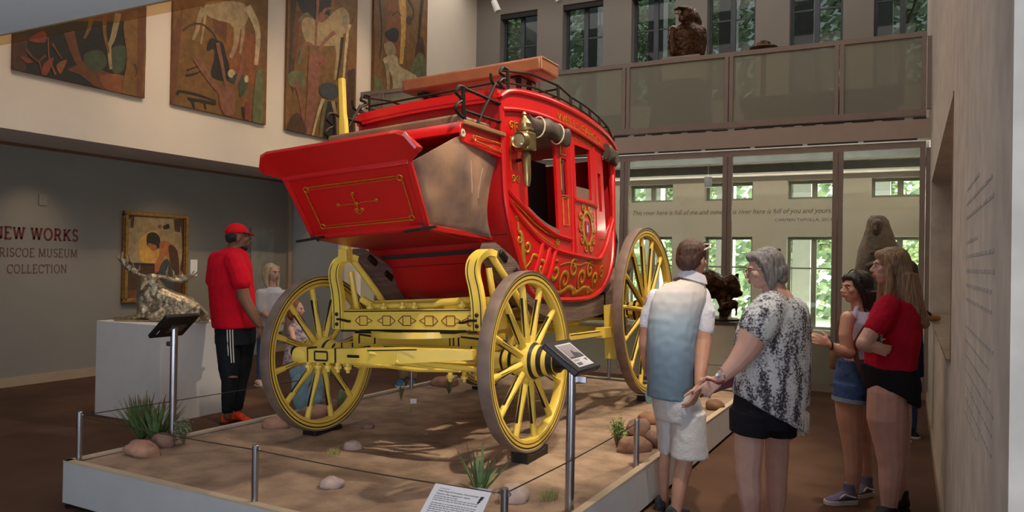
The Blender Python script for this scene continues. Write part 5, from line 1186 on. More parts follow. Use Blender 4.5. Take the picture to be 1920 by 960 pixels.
sculpt('sculpture_base', MB().add([V((q.x, q.y, z)) for z in (.911, .93) for q in [E.P(x, y, d)] for _ in (0,)] if False else [V((E.P(x, y, d).x, E.P(x, y, d).y, z)) for z in (.911, .93) for x, y, d in ((214, 606, -.2), (392, 608, -.2), (392, 600, .15), (214, 600, .15))], [(0, 1, 2, 3), (4, 5, 6, 7), (0, 1, 5, 4), (1, 2, 6, 5), (2, 3, 7, 6), (3, 0, 4, 7)]), .012, SILV, elk, 1, zmin=.911)
# ================================================================ bronze bison on its pedestal
BRONZE = mat('dark_bronze', (70, 44, 26), .38, .7, var=.5, vscale=18, bump=.5, bscale=26)
pd = empty('pedestal', (-2.2, 9.62, 0), label='beige pedestal with a dark slab under the bronze bison', cat='pedestal')
part_at('column', MB().span((-2.62, 9.3, 0), (-1.83, 9.95, .35)).span((-2.62, 9.3, .355), (-1.83, 9.95, .84)), mat('beige_pedestal_paint', (176, 164, 146), .8, var=.03), pd, smooth=False)
part_at('slab', MB().span((-2.63, 9.29, .84), (-1.82, 9.96, .875)), mat('dark_stone_slab', (52, 44, 40), .35), pd, smooth=False)
Bf = Fig(0, 0, base=(-2.22, 9.62, .875)); bs = empty('bison_sculpture', Bf.b, label='dark bronze bison sculpture between the polo shirt man and the grey haired woman', cat='sculpture')
mb = MB()
Bf.limb(mb, [(1285, 548, 0), (1308, 535, 0), (1330, 532, 0), (1350, 540, 0)], [20, 26, 28, 22]); Bf.limb(mb, [(1350, 540, 0), (1366, 535, -.04), (1376, 545, -.06)], [22, 18, 14]); Bf.limb(mb, [(1372, 528, -.05), (1380, 545, -.08), (1388, 551, -.1)], [13, 10, 6])
Bf.limb(mb, [(1376, 520, -.02), (1384, 514, -.02), (1385, 520, -.03)], [4, 3, 1.5]); Bf.limb(mb, [(1364, 560, -.05), (1366, 570, -.05)], [10, 6])
for x, d in ((1292, -.08), (1298, .08), (1352, -.08), (1358, .06)): Bf.limb(mb, [(x, 555, d), (x+3, 575, d), (x+1, 588, d), (x+2, 595, d)], [10, 7, 4.5, 5])
Bf.limb(mb, [(1362, 572, -.16), (1376, 570, -.16)], [9, 8]); Bf.limb(mb, [(1378, 568, -.16), (1381, 580, -.18), (1380, 592, -.18)], [5, 2.4, 2]); Bf.limb(mb, [(1364, 578, -.16), (1362, 592, -.16)], [4, 3]); Bf.limb(mb, [(1370, 578, -.16), (1366, 588, -.18)], [4, 2.5]); Bf.limb(mb, [(1355, 573, -.17), (1349, 582, -.18)], [6, 4])
sculpt('body', mb, .014, BRONZE, bs, 2, .4, disp=lambda c: .016*NZ.noise(c*14)+.008*NZ.noise(c*34), zmin=.89)
sculpt('sculpture_base', MB().ell(Bf.b+V((0, 0, .012)), (.40, .30, .035)), .012, BRONZE, bs, 1, zmin=.877)
# ================================================================ robed bronze woman
pd = obj('pedestal', MB().span((-.78, 11.45, 0), (-.06, 12.1, .62)), mat('grey_pedestal_paint', (140, 134, 120), .8, var=.03), smooth=False, bevel=.004); tag(pd, 'grey pedestal of the robed bronze woman behind the glass screen', 'pedestal')
BRZ2 = mat('brown_bronze', (84, 64, 50), .6, .1, var=.3, vscale=9, bump=.4, bscale=20)
W = Fig(0, 0, base=(-.42, 11.78, .62)); rb = empty('robed_statue', W.b, label='tall brown bronze statue of a woman wrapped in a hooded robe', cat='statue')
mb = MB()
W.torso(mb, [(1602, 1694, 632, .22), (1603, 1692, 580, .24), (1604, 1692, 530, .25), (1605, 1690, 500, .25), (1612, 1684, 468, .22), (1620, 1676, 445, .17), (1625, 1670, 428, .12), (1627, 1664, 414, .11), (1634, 1656, 404, .08)], n=26)
sculpt('robe', mb, .02, BRZ2, rb, 3, disp=lambda c: .018*NZ.noise(V((c.x*13, c.y*13, c.z*2.2)))+.006*NZ.noise(c*24), zmin=.622)
mb = MB(); W.limb(mb, [(1644, 420, -.10), (1643, 436, -.105)], [10, 8]); W.limb(mb, [(1641, 424, -.18), (1641, 431, -.19)], [2, 3]); W.limb(mb, [(1643, 440, -.06), (1643, 456, -.08)], [8, 14]); W.limb(mb, [(1662, 470, -.14), (1650, 478, -.24), (1636, 474, -.26)], [9, 7, 5]); W.limb(mb, [(1630, 500, -.14), (1642, 494, -.25), (1656, 498, -.26)], [9, 7, 5])
sculpt('figure', mb, .012, mat('dark_face_bronze', (74, 52, 40), .4, .6), rb, 1)
# ================================================================ feather headdress bust on the upper deck
pd = empty('pedestal', (-3.0, 11.2, 3.33), label='tapered pedestal of the feathered bust behind the frosted parapet', cat='pedestal')
part_at('tapered_base', MB().add([(x, y, z) for z, a, b in ((3.33, .42, .36), (4.23, .32, .28)) for x, y in ((-3.02-a, 11.2-b), (-3.02+a, 11.2-b), (-3.02+a, 11.2+b), (-3.02-a, 11.2+b))], [(0, 1, 2, 3), (4, 5, 6, 7), (0, 1, 5, 4), (1, 2, 6, 5), (2, 3, 7, 6), (3, 0, 4, 7)]), mat('dark_grey_plinth', (64, 62, 58), .7), pd, smooth=False)
part_at('upper_block', MB().span((-3.27, 10.98, 4.23), (-2.72, 11.42, 4.58)), mat('pale_plinth', (170, 160, 140), .8), pd, smooth=False)
Bu = Fig(0, 0, base=(-3.0, 11.2, 4.58)); bu = empty('headdress_bust', Bu.b, label='dark bronze bust with a feathered headdress standing above the glass parapet', cat='sculpture')
mb = MB(); Bu.torso(mb, [(1262, 1316, 110, .16), (1258, 1318, 88, .17), (1256, 1320, 70, .17), (1258, 1320, 58, .15), (1266, 1312, 50, .11), (1276, 1304, 44, .08)], n=22)
Bu.limb(mb, [(1262, 56, 0), (1258, 78, -.02), (1261, 100, -.06)], [8, 7, 6]); Bu.limb(mb, [(1316, 56, 0), (1319, 78, -.02), (1316, 100, -.06)], [8, 7, 6]); Bu.limb(mb, [(1290, 46, 0), (1288, 34, 0), (1287, 26, 0)], [12, 16, 15]); Bu.limb(mb, [(1298, 30, .04), (1306, 44, .06), (1308, 58, .07)], [12, 11, 8]); Bu.limb(mb, [(1281, 34, -.10), (1279, 38, -.12)], [4, 3])
sculpt('figure', mb, .014, BRONZE, bu, 2, disp=lambda c: .006*NZ.noise(c*20))
rr = random.Random(4)
for k in range(20):
    a = -2.75+k*.125*2.2; x, y = 1289+23*math.cos(a-.1), 33+21*math.sin(a); mb = MB()
    if y > 46: y = 46+(y-46)*.6
    Bu.limb(mb, [(1288+8*math.cos(a), 28+8*math.sin(a), .0), ((1288+x)/2, (28+y)/2, .01+.04*rr.random()), (x, y, .03+.05*rr.random())], [2.2, 2.6, 1.2], seg=6); part_at('feather', mb, mat('light_bronze', (176, 132, 74), .35, .7, var=.3), bu)
mb = MB(); Bu.limb(mb, [(1284, 16, -.06), (1272, 15, -.10), (1265, 18, -.13)], [4, 4, 2]); sculpt('brow_horn', mb, .01, BRONZE, bu, 1)
# gallery bench, second plinth and hat-shaped top behind the parapet
bn = empty('gallery_bench', (-1.12, 11.3, 3.33), label='long dark upholstered bench behind the frosted parapet glass', cat='bench')
part_at('cushion', MB().span((-2.16, 11.05, 3.74), (-.10, 11.6, 3.92)), mat('black_bench_leather', (34, 30, 30), .6), bn, bevel=.03)
for x in (-2.05, -.24): part_at('leg', MB().span((x-.06, 11.1, 3.33), (x+.06, 11.55, 3.74)), mat('dark_bench_frame', (52, 50, 48), .5), bn, smooth=False)
part_at('back_panel', MB().span((-1.99, 11.5, 3.36), (-.30, 11.54, 3.74)), mat('dark_bench_frame', (52, 50, 48), .5), bn, smooth=False)
o = obj('display_plinth', MB().span((-4.55, 11.0, 3.33), (-3.95, 11.6, 3.80)), mat('dark_grey_plinth', (64, 62, 58), .7), smooth=False, bevel=.01); tag(o, 'low dark plinth behind the parapet glass just above the coach roof', 'plinth')
Hb = onx(1432, 90, -2.35); hp = V((-2.30, 12.6, 3.33))
h = empty('bronze_hat_sculpture', hp, label='dark hat shaped bronze top just showing over the parapet rail', cat='sculpture')
zt = ony(1432, 84, 12.6); h.location = (zt.x, 12.6, 3.33)
part_at('stand', MB().lathe([(.16, 3.33), (.16, 3.36), (.04, 3.38), (.04, zt.z-.1)], c=(zt.x, 12.6, 0), seg=16), BRONZE, h); part_at('hat', MB().lathe([(.0, -.12), (.10, -.11), (.22, -.06), (.21, -.045), (.12, -.03), (.10, .03), (.05, .06), (0, .065)], c=(zt.x, 12.6, zt.z), seg=20), BRONZE, h)
# lamps seen in the room
tl = empty('track_spotlight', ony(920, 0, 13.2), label='white track spotlight at the top corner above the first upper window', cat='spotlight')
a = ony(926, 2, 13.2); b = ony(934, 22, 13.2); part_at('lamp_body', MB().tube([a, a.lerp(b, .5), b], [.06, .065, .07], seg=14), mat('white_lamp_metal', (190, 188, 186), .4, var=.02), tl); part_at('stem', MB().tube([a, (a.x, a.y, 7.6)], .015), STEEL, tl)
tl = empty('track_spotlight', ony(1030, 0, 13.2), label='white track spotlight cut by the picture top above the second upper window', cat='spotlight')
a = ony(1045, -14, 13.2); b = ony(1049, 3, 13.2); part_at('lamp_body', MB().tube([a, b], [.06, .07], seg=14), mat('white_lamp_metal', (190, 188, 186), .4, var=.02), tl); part_at('stem', MB().tube([a, (a.x, a.y, 7.6)], .015), STEEL, tl)
pl = empty('pendant_lamp', ony(1328, 330, 12.2), label='dark cylinder lamp hanging below the corridor ceiling behind the glass', cat='lamp')
a = ony(1328, 332, 12.2); b = ony(1328, 351, 12.2); part_at('lamp_body', MB().lathe([(.05, b.z), (.06, b.z+.01), (.06, a.z), (0, a.z)], c=(a.x, 12.2, 0), seg=18), mat('grey_lamp_metal', (88, 94, 98), .4), pl); part_at('rod', MB().tube([(a.x, 12.2, a.z), (a.x, 12.2, 3.14)], .012), STEEL, pl)
# ================================================================ visitors
def skin(name, c, c2=None): return mat(name, c, .55, var=.07, vscale=14, bump=.08, bscale=120, spec=.35)
SK1 = skin('light_skin', (210, 166, 152)); SK2 = skin('tanned_skin', (184, 136, 116)); SK3 = skin('brown_skin', (122, 82, 60)); SK4 = skin('warm_skin', (200, 154, 134)); SK5 = skin('golden_skin', (190, 130, 90))
EYEW = mat('eye_white', (220, 214, 208), .2, var=0); EYED = mat('eye_dark', (40, 30, 26), .2, var=0); LIP = mat('lip_pink', (168, 92, 88), .5, var=.05)
def hairm(name, c, c2): return mat(name, c, .5, var=0, vscale=34, col2=c2, stretch=(3, 3, .35), bump=.5, bscale=60)
GREYH = hairm('grey_hair', (92, 88, 90), (150, 146, 146)); BROWNH = hairm('short_brown_hair', (58, 38, 30), (92, 62, 48)); BLOND = hairm('dark_blond_hair', (118, 94, 74), (176, 146, 116)); BLACKH = hairm('black_hair', (20, 17, 18), (36, 30, 30)); PALEB = hairm('pale_blond_hair', (176, 152, 116), (214, 190, 150)); REDH = hairm('auburn_hair', (110, 62, 40), (140, 84, 56))
def fabric(name, c, var=.08, rough=.85, **kw): return mat(name, c, rough, var=var, vscale=kw.pop('vscale', 10), bump=.25, bscale=kw.pop('bscale', 70), spec=.15, **kw)
def head(mb, c, f, h, u=V((0, 0, 1)), chin=1.0):
    f = V(f).normalized(); r = f.cross(u).normalized(); u = r.cross(f).normalized(); R_ = M((r, f, u)).transposed()
    at = lambda a, b, c_: c+r*a*h+f*b*h+u*c_*h
    mb.ell(at(0, -.05, .10), (.335*h, .42*h, .40*h), rot=R_); mb.ell(at(0, .12, -.10), (.275*h, .28*h, .37*h), rot=R_)
    mb.ell(at(0, .20, -.36), (.15*h*chin, .15*h, .10*h), rot=R_); mb.ell(at(0, .05, -.30), (.235*h*chin, .24*h, .15*h), rot=R_)
    mb.ell(at(0, .345, .10), (.21*h, .07*h, .055*h), rot=R_); mb.limb([at(0, .37, .06), at(0, .43, -.03), at(0, .475, -.105)], [.035*h, .04*h, .05*h]); mb.ell(at(0, .44, -.125), (.085*h, .05*h, .035*h), rot=R_)
    for s in (-1, 1):
        mb.ell(at(s*.19, .27, -.08), (.09*h, .09*h, .09*h), rot=R_); mb.ell(at(s*.335, -.03, -.03), (.028*h, .085*h, .135*h), rot=R_)
    mb.ell(at(0, .395, -.225), (.105*h, .05*h, .03*h), rot=R_); mb.ell(at(0, .385, -.275), (.09*h, .055*h, .03*h), rot=R_)
    return at, R_
def face_bits(at, R_, h, root, lips=True):
    for s in (-1, 1):
        e = MB().ell(at(s*.15, .345, .005), (.058*h, .045*h, .034*h), rot=R_); part_at('eye', e, EYEW, root); e = MB().ell(at(s*.15, .385, .005), (.03*h, .014*h, .03*h), rot=R_); part_at('iris', e, EYED, root)
        e = MB().limb([at(s*.07, .405, .085), at(s*.16, .40, .105), at(s*.24, .35, .085)], [.012*h, .016*h, .008*h], seg=8); part_at('eyebrow', e, EYED, root)
    if lips: part_at('lips', MB().ell(at(0, .425, -.228), (.095*h, .032*h, .02*h), rot=R_).ell(at(0, .415, -.268), (.08*h, .035*h, .024*h), rot=R_), LIP, root)
def hand(mb, wrist, d, p, w, k=1.0, curl=(.35, .5, .4), spread=.05, point=None):
    """palm, four unequal fingers with knuckle bends, thumb from the side of the palm; d along the hand, p palm side, w thumb side"""
    d = V(d).normalized(); p = V(p); p = (p-d*p.dot(d)).normalized(); w = V(w); w = (w-d*w.dot(d)-p*w.dot(p)).normalized(); R_ = M((w, p, d)).transposed()
    mb.ell(wrist+d*.048*k, (.040*k, .0165*k, .056*k), rot=R_); mb.ell(wrist+d*.035*k+w*.018*k+p*.008*k, (.020*k, .016*k, .034*k), rot=R_); mb.limb([wrist-d*.03*k, wrist+d*.02*k], [.024*k, .022*k])
    for i, L in enumerate((.072, .081, .075, .058)):
        b = wrist+d*(.094-.004*abs(i-1))*k+w*(.0305-.0205*i)*k; dd = (d+w*spread*(1.2-i)).normalized(); a = 0; pts = [b-dd*.02*k, b]; r = [.0098*k, .0095*k]
        cu = (.08, .12, .1) if point is not None and i == point else curl
        for j, frac in enumerate((.45, .31, .24)):
            a += cu[j]; q = pts[-1]+(dd*math.cos(a)+p*math.sin(a))*L*k*frac; pts.append(q); r.append((.0088, .008, .0068)[j]*k)
        mb.limb(pts, r, seg=10)
    b = wrist+d*.028*k+w*.032*k; t = (d*.62+w*.66+p*.32).normalized(); t2 = (d*.85+w*.30+p*.42).normalized()
    mb.limb([b-w*.014*k, b+t*.032*k, b+t*.032*k+t2*.03*k, b+t*.032*k+t2*.052*k], [.013*k, .0115*k, .0098*k, .0078*k], seg=10)
def shoe(fg, root, heel, toe, hgt, wd, m_, sole, name='shoe', ankle=None, up=.0, sh=.022):
    h_, t_ = V(heel), V(toe); h_.z = t_.z = 0; d = (t_-h_); L = d.length; d.normalize(); z = V((0, 0, 1)); sd = d.cross(z); mb = MB(); rings = []
    for t, w_, hh in ((0, .62, .85), (.06, .8, .95), (.25, .86, 1.0), (.45, .9, .78), (.65, 1.0, .55), (.85, .92, .42), (.97, .6, .34), (1.0, .3, .24)):
        c = h_+d*L*t; rings.append([c+sd*wd*w_*math.cos(a)*.5+z*(sh*.6+(hgt*hh-sh*.6)*(.5+.5*math.sin(a))) for a in [2*pi*k/14 for k in range(14)]])
    mb.loft(rings)
    if ankle is not None: mb.tube([h_+d*L*.22+z*hgt*.55, h_+d*L*.2+z*(hgt+up)], [wd*.46, wd*.44], seg=14)
    s = sculpt(name, mb, .006, m_, root, 2)
    so = MB(); A = []
    for t, w_ in ((-.01, .55), (.05, .84), (.25, .9), (.45, .92), (.65, 1.04), (.85, .98), (.97, .66), (1.02, .3)): A.append((h_+d*L*t, w_))
    poly = [c+sd*wd*w_*.52 for c, w_ in A]+[c-sd*wd*w_*.52 for c, w_ in A[::-1]]; so.prism(poly, (0, 0, sh)); o = part_at('sole', so, sole, root, smooth=False, bevel=.003)
    return s
def fold(k=9, a=.004): return lambda c: a*NZ.noise(V((c.x*k, c.y*k, c.z*k*.35)))+a*.5*NZ.noise(c*k*2.6)
SOLEW = mat('white_rubber', (206, 200, 194), .6, var=.03); SOLED = mat('dark_rubber', (34, 32, 32), .7, var=.05)
L_, A_ = -_r0, _f0     # picture-left and straight away, as directions in the room
# ---- man in the fading white to blue polo shirt, seen from behind
g = Fig(1262, 968); man = empty('person', g.b, label='man in white to blue fading polo shirt and pale shorts seen from behind', cat='person')
mb = MB(); hc = g.P(1298, 487, .0); at, R_ = head(mb, hc, A_*.72+_r0*.69-V((0, 0, .12)), .236, chin=1.1)
g.limb(mb, [(1292, 545, .0), (1294, 522, .0), (1297, 500, .0)], [21, 17.5, 17]); g.torso(mb, [(1228, 1308, 556, .09), (1224, 1300, 620, .12), (1224, 1292, 735, .11), (1234, 1300, 775, .11)])
g.limb(mb, [(1316, 560, .02), (1320, 600, .0), (1319, 640, -.03), (1315, 682, -.10), (1311, 720, -.17)], [16, 15.5, 15.5, 13, 9]); g.limb(mb, [(1222, 565, .04), (1213, 605, .06), (1209, 645, .08), (1214, 690, .16), (1232, 715, .26)], [14, 13, 12, 10, 7])
hand(mb, g.P(1311, 724, -.18), L_*.42-V((0, 0, 1))*1.0-A_*.12, L_*.8+A_*.6, L_*.2-A_*.9, .98, (.3, .45, .35)); hand(mb, g.P(1234, 718, .27), _r0*.8+A_*.6, -V((0, 0, 1)), A_, .95)
g.limb(mb, [(1249, 775, .05), (1248, 850, .07), (1244, 885, .09), (1245, 915, .10), (1247, 948, .12)], [14, 10.5, 11.5, 9.5, 7]); g.limb(mb, [(1286, 775, -.03), (1286, 850, -.05), (1279, 885, -.07), (1272, 925, -.09), (1266, 968, -.10)], [21, 16.5, 16, 13, 8.5])
sculpt('body', mb, .0055, SK2, man, 2); face_bits(at, R_, .236, man)
mb = MB()
for a, b, c_, r_ in ((0, -.08, .16, (.375, .43, .40)), (0, -.20, -.02, (.34, .30, .33)), (.0, .16, .33, (.27, .22, .17)), (0, -.26, -.14, (.27, .2, .2))): mb.ell(at(a, b, c_), tuple(q*.236 for q in r_), rot=R_)
for s in (-1, 1): mb.ell(at(s*.31, .08, .04), (.03*.236, .05*.236, .14*.236), rot=R_)
sculpt('hair', mb, .008, BROWNH, man, 2, disp=lambda c: .004*NZ.noise(c*50))
mb = MB()
for s in (-1, 1): mb.tube([at(s*.40, -.12, .25), at(s*.40, .1, .34), at(s*.36, .28, .44)], .0048, seg=8)
mb.tube([at(-.36, .28, .44), at(0, .36, .47), at(.36, .28, .44)], .005, seg=8); part_at('sunglasses', mb, SOLEW, man)
part_at('lens', MB().ell(at(-.16, .35, .46), (.028, .006, .016), rot=R_).ell(at(.16, .35, .46), (.028, .006, .016), rot=R_), BLACKP, man)
pm = bpy.data.materials.new('fading_polo_fabric'); pm.use_nodes = True; n, l = pm.node_tree.nodes, pm.node_tree.links; b = n['Principled BSDF']; b.inputs['Roughness'].default_value = .8
tc = n.new('ShaderNodeTexCoord'); sx = n.new('ShaderNodeSeparateXYZ'); cr = n.new('ShaderNodeValToRGB'); mr = n.new('ShaderNodeMapRange'); mr.inputs[1].default_value = .72; mr.inputs[2].default_value = 1.5
l.new(tc.outputs['Object'], sx.inputs[0]); l.new(sx.outputs['Z'], mr.inputs[0]); l.new(mr.outputs[0], cr.inputs[0]); l.new(cr.outputs[0], b.inputs['Base Color'])
e = cr.color_ramp.elements; e[0].position = .05; e[0].color = rgb((92, 112, 132)); e[1].position = .95; e[1].color = rgb((228, 214, 206))
for p_, c_ in ((.35, (112, 134, 156)), (.6, (156, 176, 194)), (.78, (206, 204, 206))): q = e.new(p_); q.color = rgb(c_)
mb = MB(); g.torso(mb, [(1272, 1320, 524, .07), (1246, 1322, 534, .10), (1228, 1324, 546, .125), (1219, 1322, 566, .14), (1214, 1312, 600, .15), (1213, 1305, 640, .155), (1213, 1301, 690, .16), (1213, 1299, 744, .16)], dy=0)
g.torso(mb, [(1216, 1298, 715, .15), (1214, 1298, 745, .165)], dy=-2.5)
sculpt('polo_shirt', mb, .009, pm, man, 3, disp=fold(9, .007))
WHT = fabric('white_sleeve_fabric', (222, 220, 232), .02)
for pts, rad in (([(1312, 553, .02), (1321, 585, .0), (1321, 616, -.01)], [19, 20, 18.5]), ([(1230, 558, .03), (1217, 588, .05), (1213, 606, .06)], [17, 16, 15])):
    mb = MB(); g.limb(mb, pts, rad); sculpt('sleeve', mb, .008, WHT, man, 2, disp=fold(12, .004))
mb = MB(); c_ = [g.ring(1270, 1326, 526, .085, dy=-7), g.ring(1272, 1324, 516, .08, dy=-8), g.ring(1274, 1322, 508, .075, dy=-9)]; part_at('collar', mb.loft(c_), WHT, man)
part_at('shirt_emblem', MB().ell(g.P(1267, 524, -.028), (.016, .006, .012), rot=M.Rotation(YAW, 3, 'Z')).ell(g.P(1272, 522, -.028), (.010, .006, .010), rot=M.Rotation(YAW, 3, 'Z')), mat('maroon_emblem', (74, 34, 40), .7, var=.3, vscale=60), man)
SHORT = fabric('pale_grey_shorts', (196, 192, 194), .03)
mb = MB(); g.torso(mb, [(1220, 1302, 726, .145), (1224, 1314, 755, .165), (1228, 1320, 786, .155)])
g.torso(mb, [(1227, 1262, 770, .12, .05), (1232, 1256, 812, .10, .08), (1235, 1255, 847, .095, .09)]); g.torso(mb, [(1254, 1322, 770, .13, -.03), (1259, 1324, 815, .12, -.06), (1258, 1327, 857, .12, -.07)])
sculpt('shorts', mb, .009, SHORT, man, 2, disp=fold(10, .006))
GSH = fabric('grey_trainer', (70, 70, 76), .3, vscale=30)
def ground(fg, x, d): q = fg.P(x, 600, d); q.z = 0; return q
shoe(g, man, ground(g, 1243, .10), ground(g, 1262, .33), .10, .10, GSH, SOLED); shoe(g, man, ground(g, 1262, -.13), ground(g, 1290, .1), .10, .10, GSH, SOLED)
# ---- grey haired woman in the patterned blouse
g = Fig(1440, 1000); wo = empty('person', g.b, label='grey haired woman in black and white patterned blouse and black shorts holding a maroon wallet', cat='person')
mb = MB(); hc = g.P(1433, 505, 0); hh = .228; at, R_ = head(mb, hc, L_*.97+A_*.1-V((0, 0, .20)), hh, chin=1.15)
g.limb(mb, [(1462, 565, 0), (1452, 545, 0), (1442, 520, 0)], [27, 22, 19]); g.torso(mb, [(1436, 1496, 560, .13), (1400, 1508, 585, .16), (1386, 1508, 640, .18), (1386, 1504, 735, .17), (1392, 1488, 770, .12)])
g.limb(mb, [(1422, 602, -.165), (1412, 628, -.17), (1403, 652, -.18), (1378, 684, -.19), (1352, 708, -.20)], [24, 26, 23, 17, 11]); g.limb(mb, [(1490, 580, .16), (1500, 680, .18), (1492, 780, .12)], [22, 18, 11])
hand(mb, g.P(1350, 710, -.20), L_*.75-V((0, 0, 1))*.62, -V((0, 0, 1))*.5+A_*.6, A_*.8+L_*.1-V((0, 0, .3)), .98, (.55, .75, .6), point=0); hand(mb, g.P(1492, 784, .12), -V((0, 0, 1)), L_, A_, .9)
g.limb(mb, [(1405, 790, -.06), (1404, 845, -.06), (1402, 885, -.06), (1406, 930, -.06), (1409, 985, -.05)], [27, 26.5, 23, 21.5, 12.5]); g.limb(mb, [(1456, 790, .09), (1457, 845, .09), (1456, 885, .09), (1456, 930, .09), (1455, 980, .09)], [20, 23, 20.5, 19.5, 11.5])
sculpt('body', mb, .0055, SK1, wo, 2); face_bits(at, R_, hh, wo)
mb = MB()
for a, b, c_, r_ in ((0, -.12, .16, (.42, .42, .41)), (0, -.30, -.10, (.40, .27, .34)), (0, .16, .36, (.33, .24, .15)), (0, -.34, -.28, (.34, .20, .20))): mb.ell(at(a, b, c_), tuple(q*hh for q in r_), rot=R_)
for s in (-1, 1): mb.ell(at(s*.33, -.06, -.08), (.09*hh, .17*hh, .42*hh), rot=R_); mb.limb([at(s*.30, .2, .36), at(s*.37, .06, .16), at(s*.36, .02, -.2), at(s*.33, .0, -.5)], [.05*hh, .08*hh, .08*hh, .05*hh])
sculpt('hair', mb, .008, GREYH, wo, 2, disp=lambda c: .004*NZ.noise(V((c.x*50, c.y*50, c.z*9))))
mb = MB()
for s in (-1, 1):
    cen_ = at(s*.165, .455, -.005); mb.tube([cen_+R_ @ V((.034*math.cos(t), 0, .024*math.sin(t))) for t in [2*pi*i/16 for i in range(17)]], .0022, seg=6); mb.tube([at(s*.30, .43, .03), at(s*.36, .2, .05), at(s*.36, .0, .02)], .0024, seg=6)
mb.tube([at(-.03, .46, .01), at(.03, .46, .01)], .0022, seg=6); part_at('eyeglasses', mb, mat('brown_glasses_frame', (92, 54, 34), .35, var=.1), wo)
part_at('hair_clip', MB().ell(at(0, -.42, .42), (.018, .018, .012)), BLACKP, wo)
bm_ = bpy.data.materials.new('patterned_blouse_fabric'); bm_.use_nodes = True; n, l = bm_.node_tree.nodes, bm_.node_tree.links; b = n['Principled BSDF']; b.inputs['Roughness'].default_value = .85
tc = n.new('ShaderNodeTexCoord'); mp = n.new('ShaderNodeMapping'); mp.inputs['Scale'].default_value = (1, 1, .3); l.new(tc.outputs['Object'], mp.inputs[0])
n1 = n.new('ShaderNodeTexNoise'); n1.inputs['Scale'].default_value = 88; n1.inputs['Detail'].default_value = 3; n2 = n.new('ShaderNodeTexNoise'); n2.inputs['Scale'].default_value = 17; n2.inputs['Detail'].default_value = 4; l.new(tc.outputs['Object'], n1.inputs['Vector']); l.new(mp.outputs[0], n2.inputs['Vector'])
ad = n.new('ShaderNodeMath'); ad.operation = 'MULTIPLY_ADD'; ad.inputs[1].default_value = 1.15; l.new(n2.outputs['Fac'], ad.inputs[0]); l.new(n1.outputs['Fac'], ad.inputs[2])
cr = n.new('ShaderNodeValToRGB'); e = cr.color_ramp.elements; e[0].position = .43; e[0].color = rgb((58, 58, 68)); e[1].position = .585; e[1].color = rgb((226, 230, 234)); q = e.new(.485); q.color = rgb((104, 98, 108)); q = e.new(.525); q.color = rgb((184, 184, 194))
mm = n.new('ShaderNodeMath'); mm.operation = 'MULTIPLY'; mm.inputs[1].default_value = .5; l.new(ad.outputs[0], mm.inputs[0]); l.new(mm.outputs[0], cr.inputs[0]); l.new(cr.outputs[0], b.inputs['Base Color'])
mb = MB(); g.torso(mb, [(1438, 1494, 557, .12), (1412, 1508, 570, .17), (1394, 1515, 592, .20), (1380, 1517, 630, .215), (1374, 1517, 690, .225), (1374, 1514, 735, .225)]); g.torso(mb, [(1374, 1515, 720, .225), (1376, 1513, 748, .225, 0), ], dy=-8); g.torso(mb, [(1375, 1514, 735, .22), (1378, 1512, 776, .22)], dy=-36)
g.limb(mb, [(1446, 578, -.11), (1430, 598, -.15), (1422, 611, -.16)], [32, 36, 36]); g.limb(mb, [(1492, 582, .14), (1499, 615, .17)], [25, 25])
sculpt('blouse', mb, .009, bm_, wo, 3, disp=fold(8, .006))
BSH = fabric('black_shorts_fabric', (34, 33, 40), .1)
mb = MB(); g.torso(mb, [(1380, 1505, 735, .19), (1374, 1502, 775, .19), (1374, 1498, 798, .175)]); g.torso(mb, [(1370, 1442, 770, .145, -.06), (1370, 1440, 813, .14, -.06)], dy=-3); g.torso(mb, [(1420, 1494, 770, .14, .08), (1422, 1492, 815, .13, .08)])
sculpt('shorts', mb, .009, BSH, wo, 2, disp=fold(9, .003))
part_at('watch', MB().lathe([(0, -.004), (.015, -.003), (.015, .003), (0, .004)], c=g.P(1347, 704, -.236), ax='Y', seg=14).tube([g.P(1354, 700, -.2)+(_f0*math.cos(t)*.036+(_r0*.62+V((0, 0, .75)))*-math.sin(t)*.0+V((.012*math.sin(t), 0, -.034*math.sin(t)))) for t in [2*pi*i/18 for i in range(19)]], .004, seg=6), mat('watch_silver', (206, 206, 212), .25, .8, var=.03), wo)
for x0, y0 in ((1409, 1002), (1456, 985)): pass
shoe(g, wo, ground(g, 1418, -.05), ground(g, 1350, -.06), .075, .09, BSH, SOLED); shoe(g, wo, ground(g, 1464, .09), ground(g, 1396, .10), .075, .09, BSH, SOLED)
# the wallet and paper she holds
MAR = mat('maroon_leather', (104, 34, 38), .4, var=.12, vscale=20)
wl = empty('wallet', g.P(1350, 725, -.17), label='maroon leather zip wallet in the hand of the grey haired woman', cat='wallet')
X = (g.P(1380, 708, -.16)-g.P(1322, 728, -.16)); Y = (g.P(1374, 738, -.16)-g.P(1380, 708, -.16)); o0 = g.P(1318, 716, -.165); f = plane_frame(o0, X*1.05, Y); mb = MB(); quadbox(mb, f, 0, 0, 1, 1, -.011, .011)
part_at('wallet_body', mb, MAR, wl, bevel=.006); mb = MB(); mb.tube([f(.02, .06, .0125), f(.98, .06, .0125), f(.98, .94, .0125), f(.02, .94, .0125)], .0015, seg=5); part_at('zip', mb, mat('zip_metal', (150, 120, 110), .4, .5), wl)
mb = MB(); mb.tube(cat_curve([g.P(1326, 712, -.19), g.P(1334, 713, -.235), g.P(1348, 719, -.245), g.P(1357, 714, -.225)], 5), .0065, seg=8); part_at('wrist_strap', mb, MAR, wl)
o = empty('folded_paper', g.P(1494, 800, .12), label='pale green folded paper below the blouse hem of the grey haired woman', cat='paper')
